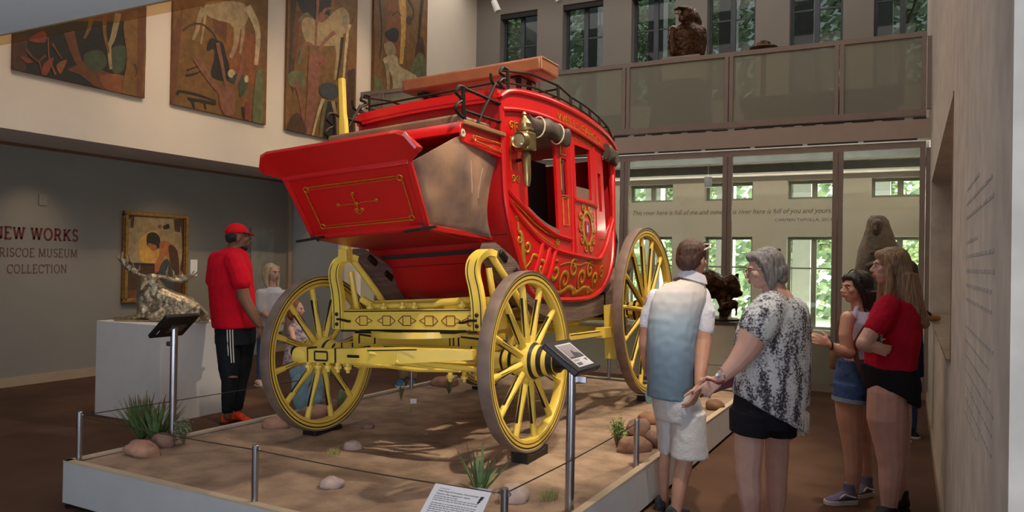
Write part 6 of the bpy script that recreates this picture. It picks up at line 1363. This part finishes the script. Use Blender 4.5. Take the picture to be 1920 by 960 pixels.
mb = MB(); a = [g.P(1484, 770, .13), g.P(1500, 778, .13), g.P(1507, 816, .10), g.P(1480, 821, .10)]; mb.prism(a, _f0*.006); part_at('page', mb, mat('pale_green_paper', (196, 204, 178), .7, var=.04), o, smooth=False); mb = MB(); mb.prism([g.P(1500, 780, .128), g.P(1503, 781, .128), g.P(1508, 817, .098), g.P(1504, 817, .098)], _f0*-.002); part_at('margin', mb, PAPER, o, smooth=False)
# ---- girl in the red t-shirt with long blond hair
g = Fig(1658, 972); rg = empty('person', g.b, label='young woman in red t-shirt and black shorts with long dark blond hair, arms folded', cat='person')
mb = MB(); hc = g.P(1668, 500, 0); hh = .222; at, R_ = head(mb, hc, L_*.97+A_*.22, hh, chin=.95)
g.limb(mb, [(1684, 575, 0), (1682, 550, 0), (1676, 520, 0)], [22, 16, 15]); g.torso(mb, [(1650, 1710, 575, .11), (1636, 1714, 610, .12), (1634, 1706, 690, .12), (1634, 1706, 735, .12)])
g.limb(mb, [(1660, 585, -.11), (1642, 612, -.135), (1621, 642, -.15)], [15, 16, 14]); g.limb(mb, [(1619, 645, -.16), (1630, 650, -.14), (1642, 650, -.10)], [13.5, 12, 9.5]); g.limb(mb, [(1666, 585, .13), (1652, 615, .12), (1640, 642, .06), (1642, 650, -.02), (1644, 650, -.09)], [16, 15, 13, 10, 8])
hand(mb, g.P(1632, 649, -.17), _r0*.95-V((0, 0, .25)), A_*.9+V((0, 0, .1)), V((0, 0, 1)), .9, (.25, .4, .3)); hand(mb, g.P(1646, 650, -.06), _r0, A_, V((0, 0, 1)), .88)
g.limb(mb, [(1663, 735, -.05), (1661, 785, -.05), (1667, 835, -.05), (1671, 872, -.05), (1669, 910, -.05), (1667, 950, -.04)], [34, 33.5, 26, 22.5, 19.5, 14]); g.limb(mb, [(1676, 735, .12), (1680, 785, .14), (1683, 835, .14), (1684, 872, .15), (1682, 910, .15), (1680, 948, .15)], [30, 28, 22, 19, 17, 12])
sculpt('body', mb, .0055, SK1, rg, 2); face_bits(at, R_, hh, rg)
mb = MB()
for a, b, c_, r_ in ((0, -.10, .16, (.42, .46, .42)), (0, -.22, -.1, (.41, .36, .42)), (0, .2, .33, (.30, .2, .15))): mb.ell(at(a, b, c_), tuple(q*hh for q in r_), rot=R_)
g.torso(mb, [(1662, 1716, 512, .115, .0), (1660, 1722, 540, .12, .0), (1662, 1728, 565, .125, .0), (1676, 1735, 588, .12, .0), (1694, 1739, 606, .10, 0), (1706, 1738, 614, .05, 0)])
for s in (-1, 1): mb.limb([at(s*.33, .2, .30), at(s*.40, .12, .0), at(s*.42, .10, -.5), at(s*.44, .16, -1.0), at(s*.46, .08, -1.45)], [.06*hh, .10*hh, .11*hh, .09*hh, .03*hh])
for x in (1700, 1716, 1730): mb.limb([g.P(x-8, 575, -.10), g.P(x, 600, -.09), g.P(x+4, 618+(x % 7), -.07)], [.02, .016, .004])
sculpt('hair', mb, .008, BLOND, rg, 2, disp=lambda c: .006*NZ.noise(V((c.x*42, c.y*42, c.z*5))))
RSH = fabric('crimson_tshirt_fabric', (178, 22, 48), .08)
mb = MB(); g.torso(mb, [(1656, 1706, 556, .09), (1642, 1718, 568, .13), (1632, 1724, 592, .15), (1626, 1723, 640, .16), (1623, 1717, 675, .155), (1620, 1714, 700, .155)], dy=2); g.limb(mb, [(1666, 574, -.10), (1652, 598, -.125), (1642, 614, -.135)], [21, 21, 20.5]); g.limb(mb, [(1670, 574, .12), (1650, 604, .14)], [22, 21])
sculpt('t_shirt', mb, .008, RSH, rg, 2, disp=fold(11, .007))
mb = MB(); g.torso(mb, [(1622, 1714, 688, .16), (1620, 1721, 715, .175), (1621, 1722, 728, .175)], dy=0); g.torso(mb, [(1618, 1720, 706, .18), (1620, 1720, 738, .185)], dy=-26); sculpt('shorts', mb, .008, BSH, rg, 2, disp=fold(10, .003))
shoe(g, rg, ground(g, 1684, -.03), ground(g, 1628, -.10), .11, .095, SOLED, SOLED, 'boot', ankle=1, up=.03); shoe(g, rg, ground(g, 1706, .15), ground(g, 1652, .12), .11, .095, SOLED, SOLED, 'boot', ankle=1, up=.03)
o = empty('notebook', g.P(1649, 636, -.13), label='small black spiral notebook tucked under the folded arm of the young woman in red', cat='notebook'); mb = MB(); mb.box(g.P(1647, 636, -.17), (.03, .014, .09), rot=M.Rotation(YAW, 3, 'Z')); part_at('cover', mb, BLACKP, o, smooth=False); mb = MB()
for k in range(9): mb.tube([g.P(1652.5, 625+2.6*k, -.178+.008*math.cos(t))+V((0, 0, .0))+_r0*.006*math.sin(t) for t in [2*pi*i/8 for i in range(9)]], .0014, seg=5)
part_at('spiral', mb, PAPER, o)
# ---- dark haired girl in the pale tank top
g = Fig(1600, 941); dg_ = empty('person', g.b, label='smiling dark haired young woman in pale lilac tank top and denim shorts', cat='person')
mb = MB(); hc = g.P(1605, 540, .02); hh = .212; at, R_ = head(mb, hc, L_*.98-A_*.12, hh, chin=.95)
g.limb(mb, [(1614, 600, .02), (1611, 580, .02), (1607, 558, .02)], [18, 14, 13]); g.torso(mb, [(1594, 1634, 588, .08), (1594, 1632, 620, .09), (1592, 1628, 660, .09), (1578, 1632, 692, .115), (1574, 1628, 735, .12)])
g.limb(mb, [(1589, 596, -.10), (1585, 628, -.12), (1590, 660, -.125)], [12.5, 12, 11.5]); g.limb(mb, [(1592, 662, -.13), (1574, 658, -.14), (1558, 647, -.14)], [11.5, 9.5, 6.5]); g.limb(mb, [(1625, 596, .13), (1610, 640, .15), (1580, 650, .05)], [13, 12, 8])
hand(mb, g.P(1556, 646, -.14), L_*.9+V((0, 0, .35)), A_, V((0, 0, 1)), .86, (.5, .6, .5)); hand(mb, g.P(1576, 650, .04), L_*.9, V((0, 0, 1)), -A_, .85)
g.limb(mb, [(1594, 740, -.04), (1594, 785, -.04), (1597, 825, -.04), (1600, 858, -.04), (1600, 890, -.04), (1601, 922, -.03)], [28, 24, 18.5, 16, 14, 9]); g.limb(mb, [(1612, 740, .12), (1616, 785, .14), (1619, 825, .15), (1622, 858, .16), (1622, 890, .16), (1622, 918, .16)], [26, 20, 16, 14, 12.5, 8.5])
sculpt('body', mb, .0055, SK4, dg_, 2); face_bits(at, R_, hh, dg_)
mb = MB()
for a, b, c_, r_ in ((0, -.12, .15, (.41, .44, .42)), (0, -.26, -.1, (.40, .33, .42)), (0, .2, .33, (.28, .2, .13))): mb.ell(at(a, b, c_), tuple(q*hh for q in r_), rot=R_)
g.torso(mb, [(1606, 1642, 545, .10, .02), (1610, 1645, 575, .10, .02), (1616, 1645, 600, .09, .02), (1622, 1643, 618, .06, .02)])
for s in (-1, 1): mb.limb([at(s*.30, .26, .30), at(s*.38, .08, .05), at(s*.38, -.1, -.4)], [.05*hh, .09*hh, .07*hh])
sculpt('hair', mb, .008, BLACKH, dg_, 2, disp=lambda c: .005*NZ.noise(V((c.x*42, c.y*42, c.z*6))))
mb = MB(); mb.tube([at(s_*.43, .02, .22+.0) if abs(s_) == 1 else at(s_*.43, .08, .22+.36*math.sqrt(1-s_*s_)) for s_ in (-1, -.8, -.4, 0, .4, .8, 1)], .004, seg=7); part_at('sunglasses', mb, BLACKP, dg_)
TK = fabric('lilac_tank_fabric', (200, 192, 220), .03)
mb = MB(); g.torso(mb, [(1596, 1642, 584, .10, .01), (1591, 1645, 604, .135), (1588, 1643, 640, .138), (1590, 1640, 662, .128), (1588, 1639, 672, .128)]); g.limb(mb, [(1600, 596, -.07), (1606, 578, -.03), (1616, 574, .02)], [5, 5, 5], seg=8); g.limb(mb, [(1626, 600, .08), (1622, 580, .05)], [5, 5], seg=8)
sculpt('tank_top', mb, .008, TK, dg_, 2, disp=fold(12, .003))
DEN = fabric('blue_denim', (66, 92, 138), .16, vscale=30)
mb = MB(); g.torso(mb, [(1574, 1636, 675, .118), (1568, 1638, 700, .14), (1565, 1634, 735, .15)]); g.torso(mb, [(1564, 1622, 720, .10, -.04), (1563, 1624, 750, .11, -.04)], dy=-3); g.torso(mb, [(1590, 1640, 720, .10, .12), (1590, 1640, 748, .1, .13)])
sculpt('denim_shorts', mb, .008, DEN, dg_, 2, disp=fold(11, .003)); mb = MB(); mb.grid([g.ring(1562, 1625, 745, .114, -.04, dy=-3, n=28), g.ring(1562, 1625, 753, .116, -.04, dy=-3, n=28)], 0, True); part_at('rolled_cuff', mb, fabric('pale_denim_cuff', (140, 158, 184), .1), dg_)
LAV = fabric('lavender_canvas_shoe', (110, 102, 130), .1)
for (hx, hd_), (tx, td) in (((1609, -.03), (1552, -.06)), ((1636, .16), (1600, .08))):
    shoe(g, dg_, ground(g, hx, hd_), ground(g, tx, td), .10, .09, LAV, SOLEW, 'high_top_shoe', ankle=1, up=.035, sh=.028)
    a, b_ = ground(g, hx, hd_), ground(g, tx, td); dd = (b_-a).normalized(); sdv = dd.cross(V((0, 0, 1))); sdv = sdv if sdv.dot(-_f0) > 0 else -sdv; L = (b_-a).length
    mb = MB(); c_ = cat_curve([a+dd*L*.12+sdv*.046+V((0, 0, .05)), a+dd*L*.35+sdv*.048+V((0, 0, .062)), a+dd*L*.5+sdv*.049+V((0, 0, .072)), a+dd*L*.66+sdv*.050+V((0, 0, .05))], 5); mb.tube(c_, .006, seg=6); part_at('shoe_stripe', mb, SOLEW, dg_)
mb = MB(); mb.tube([g.P(1558, 647, -.14)+_f0*.026*math.cos(t)+V((0, 0, .028*math.sin(t))) for t in [2*pi*i/14 for i in range(15)]], .006, seg=6); part_at('wrist_band', mb, BLACKP, dg_)
TANL = mat('tan_bag_leather', (104, 74, 54), .5, var=.15)
o = empty('shoulder_bag', g.P(1575, 700, .2), label='brown leather shoulder bag worn across the back of the dark haired young woman', cat='bag')
mb = MB(); c_ = cat_curve([g.P(1622, 575, -.02), g.P(1632, 595, -.10), g.P(1606, 640, -.135), g.P(1604, 665, -.14), g.P(1616, 700, -.16), g.P(1628, 722, -.16)], 6); mb.slab([[p+V((0, 0, .0))-_r0*.018 for p in c_], [p+_r0*.018 for p in c_]], .004, nrm=_f0); part_at('strap', mb, TANL, o)
mb = MB(); mb.box(g.P(1566, 668, .25), (.07, .08, .18), rot=M.Rotation(YAW, 3, 'Z')); part_at('pouch', mb, TANL, o, bevel=.02); mb = MB(); mb.tube(cat_curve([g.P(1570, 640, .16), g.P(1574, 600, .12), g.P(1610, 575, .06)], 5), .007, seg=6); part_at('handle_strap', mb, TANL, o)
# ---- visitor leaning on the ledge behind the girl in red
g = Fig(1694, 820); ev = empty('person', g.b, label='visitor in navy top and blue jeans leaning one arm on the wall ledge', cat='person')
mb = MB(); hc = g.P(1697, 512, 0); hh = .22; at, R_ = head(mb, hc, L_*.6+A_*.8, hh); g.limb(mb, [(1700, 560, 0), (1698, 530, 0)], [12, 10]); g.torso(mb, [(1684, 1722, 570, .1), (1682, 1722, 640, .12), (1684, 1716, 700, .12)])
g.limb(mb, [(1718, 570, -.02), (1726, 588, -.06), (1735, 594, -.08)], [9.5, 9, 8.5]); g.limb(mb, [(1735, 594, -.08), (1748, 595, -.05), (1758, 596, -.02)], [8.5, 7.5, 6]); g.limb(mb, [(1686, 570, .02), (1678, 610, .05), (1682, 650, .03)], [9, 8, 6])
hand(mb, g.P(1756, 597, -.02), A_*.75+_r0*.35, -V((0, 0, 1)), L_, .85, (.1, .15, .1)); hand(mb, g.P(1682, 654, .03), -V((0, 0, 1)), A_, L_, .85)
g.limb(mb, [(1692, 700, -.04), (1692, 805, -.04)], [10, 6]); g.limb(mb, [(1708, 700, .08), (1708, 800, .08)], [10, 6]); sculpt('body', mb, .008, SK5, ev, 2); face_bits(at, R_, hh, ev)
NAVY = fabric('navy_fabric', (32, 36, 62), .1)
mb = MB(); g.torso(mb, [(1690, 1716, 556, .07), (1681, 1725, 572, .12), (1680, 1727, 640, .14), (1680, 1728, 705, .14)]); g.limb(mb, [(1718, 570, -.02), (1729, 588, -.06), (1738, 592, -.07)], [11, 10, 8.5]); sculpt('top', mb, .011, NAVY, ev, 2, disp=fold(9, .004))
mb = MB(); g.torso(mb, [(1681, 1722, 695, .13), (1682, 1722, 725, .13)]); g.limb(mb, [(1693, 715, -.04), (1692, 760, -.04), (1691, 808, -.04)], [13, 11.5, 10.5]); g.limb(mb, [(1710, 715, .08), (1709, 760, .08), (1708, 802, .08)], [13, 11.5, 10]); sculpt('jeans', mb, .011, DEN, ev, 2)
mb = MB()
for a, b, c_, r_ in ((0, -.1, .16, (.38, .42, .40)), (0, -.25, -.05, (.36, .27, .4))): mb.ell(at(a, b, c_), tuple(q*hh for q in r_), rot=R_)
sculpt('hair', mb, .011, BROWNH, ev, 2)
shoe(g, ev, ground(g, 1684, -.06), ground(g, 1706, -.26), .09, .095, BSH, SOLEW); shoe(g, ev, ground(g, 1704, .09), ground(g, 1722, -.08), .09, .095, BSH, SOLEW)
# ---- man in the red cap by the elk
g = Fig(438, 794); cm = empty('person', g.b, label='man in red cap, red t-shirt and black striped track pants standing by the elk pedestal', cat='person')
mb = MB(); hc = g.P(446, 446, 0); hh = .242; at, R_ = head(mb, hc, A_*.45+_r0*.9, hh, chin=1.15); g.limb(mb, [(438, 482, 0), (441, 465, 0)], [17, 14.5])
g.torso(mb, [(402, 466, 490, .14), (400, 470, 540, .17), (406, 474, 600, .17), (408, 472, 640, .15)]); g.limb(mb, [(441, 494, -.11), (450, 528, -.18), (458, 560, -.19), (474, 590, -.2), (487, 610, -.2)], [13, 12.5, 11.5, 9.5, 6.5]); g.limb(mb, [(410, 490, .18), (404, 540, .22), (430, 580, .24), (460, 600, .2)], [13, 12, 10, 7])
hand(mb, g.P(488, 612, -.2), _r0*.4-V((0, 0, 1)), A_*.6+L_*.5, _r0*.9+A_*.2, 1.0, (.45, .6, .5)); hand(mb, g.P(462, 602, .2), -V((0, 0, 1)), L_, A_, 1)
g.limb(mb, [(430, 640, -.07), (429, 700, -.07), (428, 740, -.07), (427, 782, -.06)], [18, 14, 11, 7.5]); g.limb(mb, [(455, 640, .1), (450, 700, .1), (448, 740, .1), (446, 776, .1)], [18, 14, 11, 7.5]); sculpt('body', mb, .007, SK3, cm, 2); face_bits(at, R_, hh, cm)
mb = MB(); mb.ell(at(0, -.12, .04), (.36*hh, .36*hh, .26*hh), rot=R_); mb.ell(at(0, -.25, -.08), (.28*hh, .2*hh, .14*hh), rot=R_); sculpt('hair', mb, .008, BLACKH, cm, 2)
mb = MB(); mb.ell(at(0, .22, -.36), (.20*hh, .19*hh, .15*hh), rot=R_); mb.ell(at(0, .08, -.32), (.26*hh, .2*hh, .13*hh), rot=R_); sculpt('beard', mb, .007, BLACKH, cm, 2)
RCP = fabric('red_cap_fabric', (206, 20, 34), .04); RTS = fabric('red_tshirt_fabric', (200, 14, 36), .05)
mb = MB(); rows = []
for k in range(9):
    t = pi/2*k/8; rows.append([at(.37*math.cos(t)*math.cos(a), -.05+.45*math.cos(t)*math.sin(a), .17+.40*math.sin(t)) for a in [2*pi*i/22 for i in range(22)]])
mb.loft(rows); sculpt('cap', mb, .008, RCP, cm, 1)
mb = MB(); mb.slab([[at(.30*math.cos(a)*1.0, .32+.30*q*(.5+.5*math.sin(a)), .18-.05*q+.03*math.cos(2*a)) for a in [pi*i/10 for i in range(11)]] for q in (0, .4, .75, 1)], .006); part_at('cap_brim', mb, RCP, cm); mb = MB(); mb.tube([at(.38*math.cos(a), -.03+.47*math.sin(a), .19) for a in [pi*.15+pi*.7*i/8 for i in range(9)]], .008, seg=6); part_at('cap_band', mb, BLACKP, cm)
mb = MB(); g.torso(mb, [(424, 456, 465, .09), (406, 464, 476, .15), (395, 471, 496, .19), (392, 475, 535, .21), (396, 478, 580, .215), (401, 480, 614, .21)]); g.limb(mb, [(438, 490, -.13), (448, 512, -.17), (452, 528, -.185)], [19, 19, 18.5]); g.limb(mb, [(408, 488, .17), (402, 525, .2)], [18, 17]); sculpt('t_shirt', mb, .01, RTS, cm, 3, disp=fold(8, .005))
TRK = fabric('black_track_fabric', (28, 30, 34), .12)
mb = MB(); g.torso(mb, [(404, 478, 605, .18), (405, 478, 645, .18)]); g.limb(mb, [(428, 640, -.08), (429, 690, -.08), (431, 715, -.08), (428, 745, -.07), (427, 768, -.06)], [23, 19, 15, 12.5, 10.5]); g.limb(mb, [(456, 640, .08), (453, 690, .1), (450, 715, .1), (448, 745, .1), (446, 764, .1)], [22, 18, 15, 12, 10]); sculpt('track_pants', mb, .009, TRK, cm, 2, disp=fold(10, .005))
for dx in (-5, 0, 5): mb = MB(); mb.tube([g.P(431+dx, 618, -.195+.002*abs(dx)), g.P(432+dx, 650, -.195+.003*abs(dx)), g.P(434+dx*.9, 680, -.18+.004*abs(dx))], .0058, seg=6); part_at('side_stripe', mb, SOLEW, cm)
mb = MB(); mb.ell(g.P(436, 707, -.148), (.05, .02, .012), rot=M.Rotation(YAW, 3, 'Z')); part_at('knee_rip', mb, SK3, cm)
ORS = fabric('orange_trainer', (224, 70, 34), .2, vscale=24)
shoe(g, cm, ground(g, 424, -.08), ground(g, 446, .12), .10, .11, ORS, SOLED); shoe(g, cm, ground(g, 442, .08), ground(g, 474, .02), .10, .11, ORS, SOLED)
# ---- blond woman in the white blouse
g = Fig(492, 722); bw = empty('person', g.b, label='blond woman in white blouse and blue jeans behind the man in red', cat='person')
mb = MB(); hc = g.P(510, 512, 0); hh = .22; at, R_ = head(mb, hc, _r0*.86-A_*.5, hh, chin=.9); g.limb(mb, [(510, 545, 0), (509, 525, 0)], [8.5, 7.5]); g.torso(mb, [(492, 528, 548, .1), (490, 528, 580, .11), (488, 524, 625, .11)])
g.limb(mb, [(490, 552, -.12), (490, 578, -.14), (498, 590, -.18), (514, 600, -.22)], [7, 6.3, 5.5, 3.8]); g.limb(mb, [(532, 552, .12), (538, 580, .1), (524, 600, -.05)], [7, 6, 4]); hand(mb, g.P(514, 600, -.22), _r0*.9-V((0, 0, .2)), A_, V((0, 0, 1)), .85); hand(mb, g.P(524, 600, -.05), L_, V((0, 0, 1)), A_, .85)
g.limb(mb, [(492, 620, -.04), (489, 665, -.04), (488, 715, -.04)], [10, 7, 4.6]); g.limb(mb, [(510, 620, .08), (508, 665, .08), (506, 710, .08)], [10, 7, 4.6]); sculpt('body', mb, .009, SK4, bw, 2); face_bits(at, R_, hh, bw)
mb = MB()
for a, b, c_, r_ in ((0, -.12, .16, (.40, .42, .41)), (0, -.28, -.15, (.42, .28, .5))): mb.ell(at(a, b, c_), tuple(q*hh for q in r_), rot=R_)
for s in (-1, 1): mb.limb([at(s*.26, .2, .36), at(s*.38, .06, .1), at(s*.40, .0, -.5), at(s*.36, .1, -.95)], [.06*hh, .10*hh, .13*hh, .06*hh])
sculpt('hair', mb, .011, PALEB, bw, 2, disp=lambda c: .006*NZ.noise(V((c.x*30, c.y*30, c.z*6))))
WB = fabric('white_blouse_fabric', (206, 200, 204), .05)
mb = MB(); g.torso(mb, [(496, 524, 538, .09), (486, 534, 548, .13), (483, 536, 575, .15), (482, 532, 610, .15), (483, 530, 622, .15)]); g.limb(mb, [(489, 552, -.11), (488, 572, -.14), (490, 582, -.15)], [10.5, 10, 9.6]); g.limb(mb, [(532, 552, .11), (540, 575, .1)], [9, 8]); sculpt('blouse', mb, .012, WB, bw, 2, disp=fold(9, .005))
mb = MB(); g.torso(mb, [(484, 528, 615, .13), (482, 524, 640, .13)]); g.limb(mb, [(491, 635, -.04), (489, 670, -.04), (488, 708, -.04)], [9.5, 7.6, 6.2]); g.limb(mb, [(510, 635, .08), (508, 670, .08), (506, 704, .08)], [9.5, 7.6, 6]); sculpt('jeans', mb, .011, DEN, bw, 2)
shoe(g, bw, ground(g, 483, -.05), ground(g, 500, -.18), .08, .09, SK4, SOLEW); shoe(g, bw, ground(g, 501, .08), ground(g, 520, -.04), .08, .09, SK4, SOLEW)
# ---- child behind the wheel
g = Fig(558, 746); ch = empty('person', g.b, label='auburn haired child in a flowered dress seen between the spokes of the far front wheel', cat='person')
mb = MB(); hc = g.P(556, 580, 0); hh = .195; at, R_ = head(mb, hc, _r0*.95-A_*.2, hh); g.limb(mb, [(556, 612, 0), (556, 592, 0)], [7, 6]); g.torso(mb, [(542, 572, 615, .08), (542, 572, 660, .09)]); g.limb(mb, [(546, 618, -.09), (552, 642, -.12), (572, 652, -.14)], [6, 5, 3.6]); g.limb(mb, [(568, 618, .09), (578, 640, .1)], [6, 4]); hand(mb, g.P(572, 652, -.14), _r0, A_, V((0, 0, 1)), .7); hand(mb, g.P(579, 642, .1), -V((0, 0, 1)), A_, _r0, .7)
g.limb(mb, [(550, 660, -.04), (551, 700, -.04), (552, 738, -.04)], [8, 6, 4]); g.limb(mb, [(566, 660, .06), (568, 700, .06), (576, 735, .06)], [8, 6, 4]); sculpt('body', mb, .009, SK4, ch, 2); face_bits(at, R_, hh, ch)
mb = MB()
for a, b, c_, r_ in ((0, -.12, .16, (.40, .42, .41)), (0, -.3, -.2, (.36, .24, .45))): mb.ell(at(a, b, c_), tuple(q*hh for q in r_), rot=R_)
sculpt('hair', mb, .01, REDH, ch, 2)
FLW = mat('flowered_dress_fabric', (96, 84, 96), .85, var=0, col2=(190, 172, 178), vscale=26, bump=.2)
mb = MB(); g.torso(mb, [(546, 570, 606, .06), (540, 576, 614, .1), (537, 580, 640, .12), (532, 586, 668, .15), (530, 590, 690, .16)]); sculpt('dress', mb, .011, FLW, ch, 2, disp=fold(12, .004))
PNK = fabric('pink_shoe_fabric', (206, 50, 100), .1); shoe(g, ch, ground(g, 548, -.05), ground(g, 566, -.13), .06, .07, PNK, SOLEW); shoe(g, ch, ground(g, 574, .06), ground(g, 602, .0), .06, .07, PNK, SOLEW)
# ---- visitor mostly hidden behind the coach
g = Fig(762, 722); hv = empty('person', g.b, label='visitor in khaki trousers and blue shoes mostly hidden behind the coach', cat='person')
mb = MB(); hc = g.P(764, 484, 0); hh = .225; at, R_ = head(mb, hc, -A_, hh); g.limb(mb, [(764, 520, 0), (764, 500, 0)], [10, 9]); g.torso(mb, [(746, 782, 530, .11), (746, 782, 580, .12), (748, 780, 620, .12)])
for s in (-1, 1): g.limb(mb, [(764+s*20, 530, 0), (764+s*24, 570, 0), (764+s*22, 610, -.05)], [7, 6, 4.5]); hand(mb, g.P(764+s*22, 612, -.05), -V((0, 0, 1)), _r0*-s, -A_, .9); g.limb(mb, [(764+s*9, 620, 0), (764+s*9, 710, 0)], [10, 6])
sculpt('body', mb, .009, SK2, hv, 2); face_bits(at, R_, hh, hv)
mb = MB(); mb.ell(at(0, -.1, .18), (.37*hh, .42*hh, .38*hh), rot=R_); sculpt('hair', mb, .011, BROWNH, hv, 1)
mb = MB(); g.torso(mb, [(752, 776, 516, .08), (744, 784, 526, .12), (744, 784, 580, .14), (745, 783, 628, .14)])
for s in (-1, 1): g.limb(mb, [(764+s*20, 530, 0), (764+s*24, 556, 0)], [9, 8.5])
sculpt('t_shirt', mb, .012, fabric('grey_tshirt_fabric', (120, 122, 128)), hv, 2)
mb = MB(); g.torso(mb, [(745, 783, 620, .14), (746, 782, 645, .14)])
for s in (-1, 1): g.limb(mb, [(764+s*9, 640, 0), (764+s*9, 706, 0)], [10, 8.5])
sculpt('trousers', mb, .011, fabric('khaki_fabric', (150, 124, 94)), hv, 2, disp=fold(9, .005))
BLS = fabric('blue_trainer', (52, 92, 122), .1)
for s in (-1, 1): shoe(g, hv, ground(g, 764+s*9, .06), ground(g, 764+s*12-2, -.22), .09, .1, BLS, SOLEW)
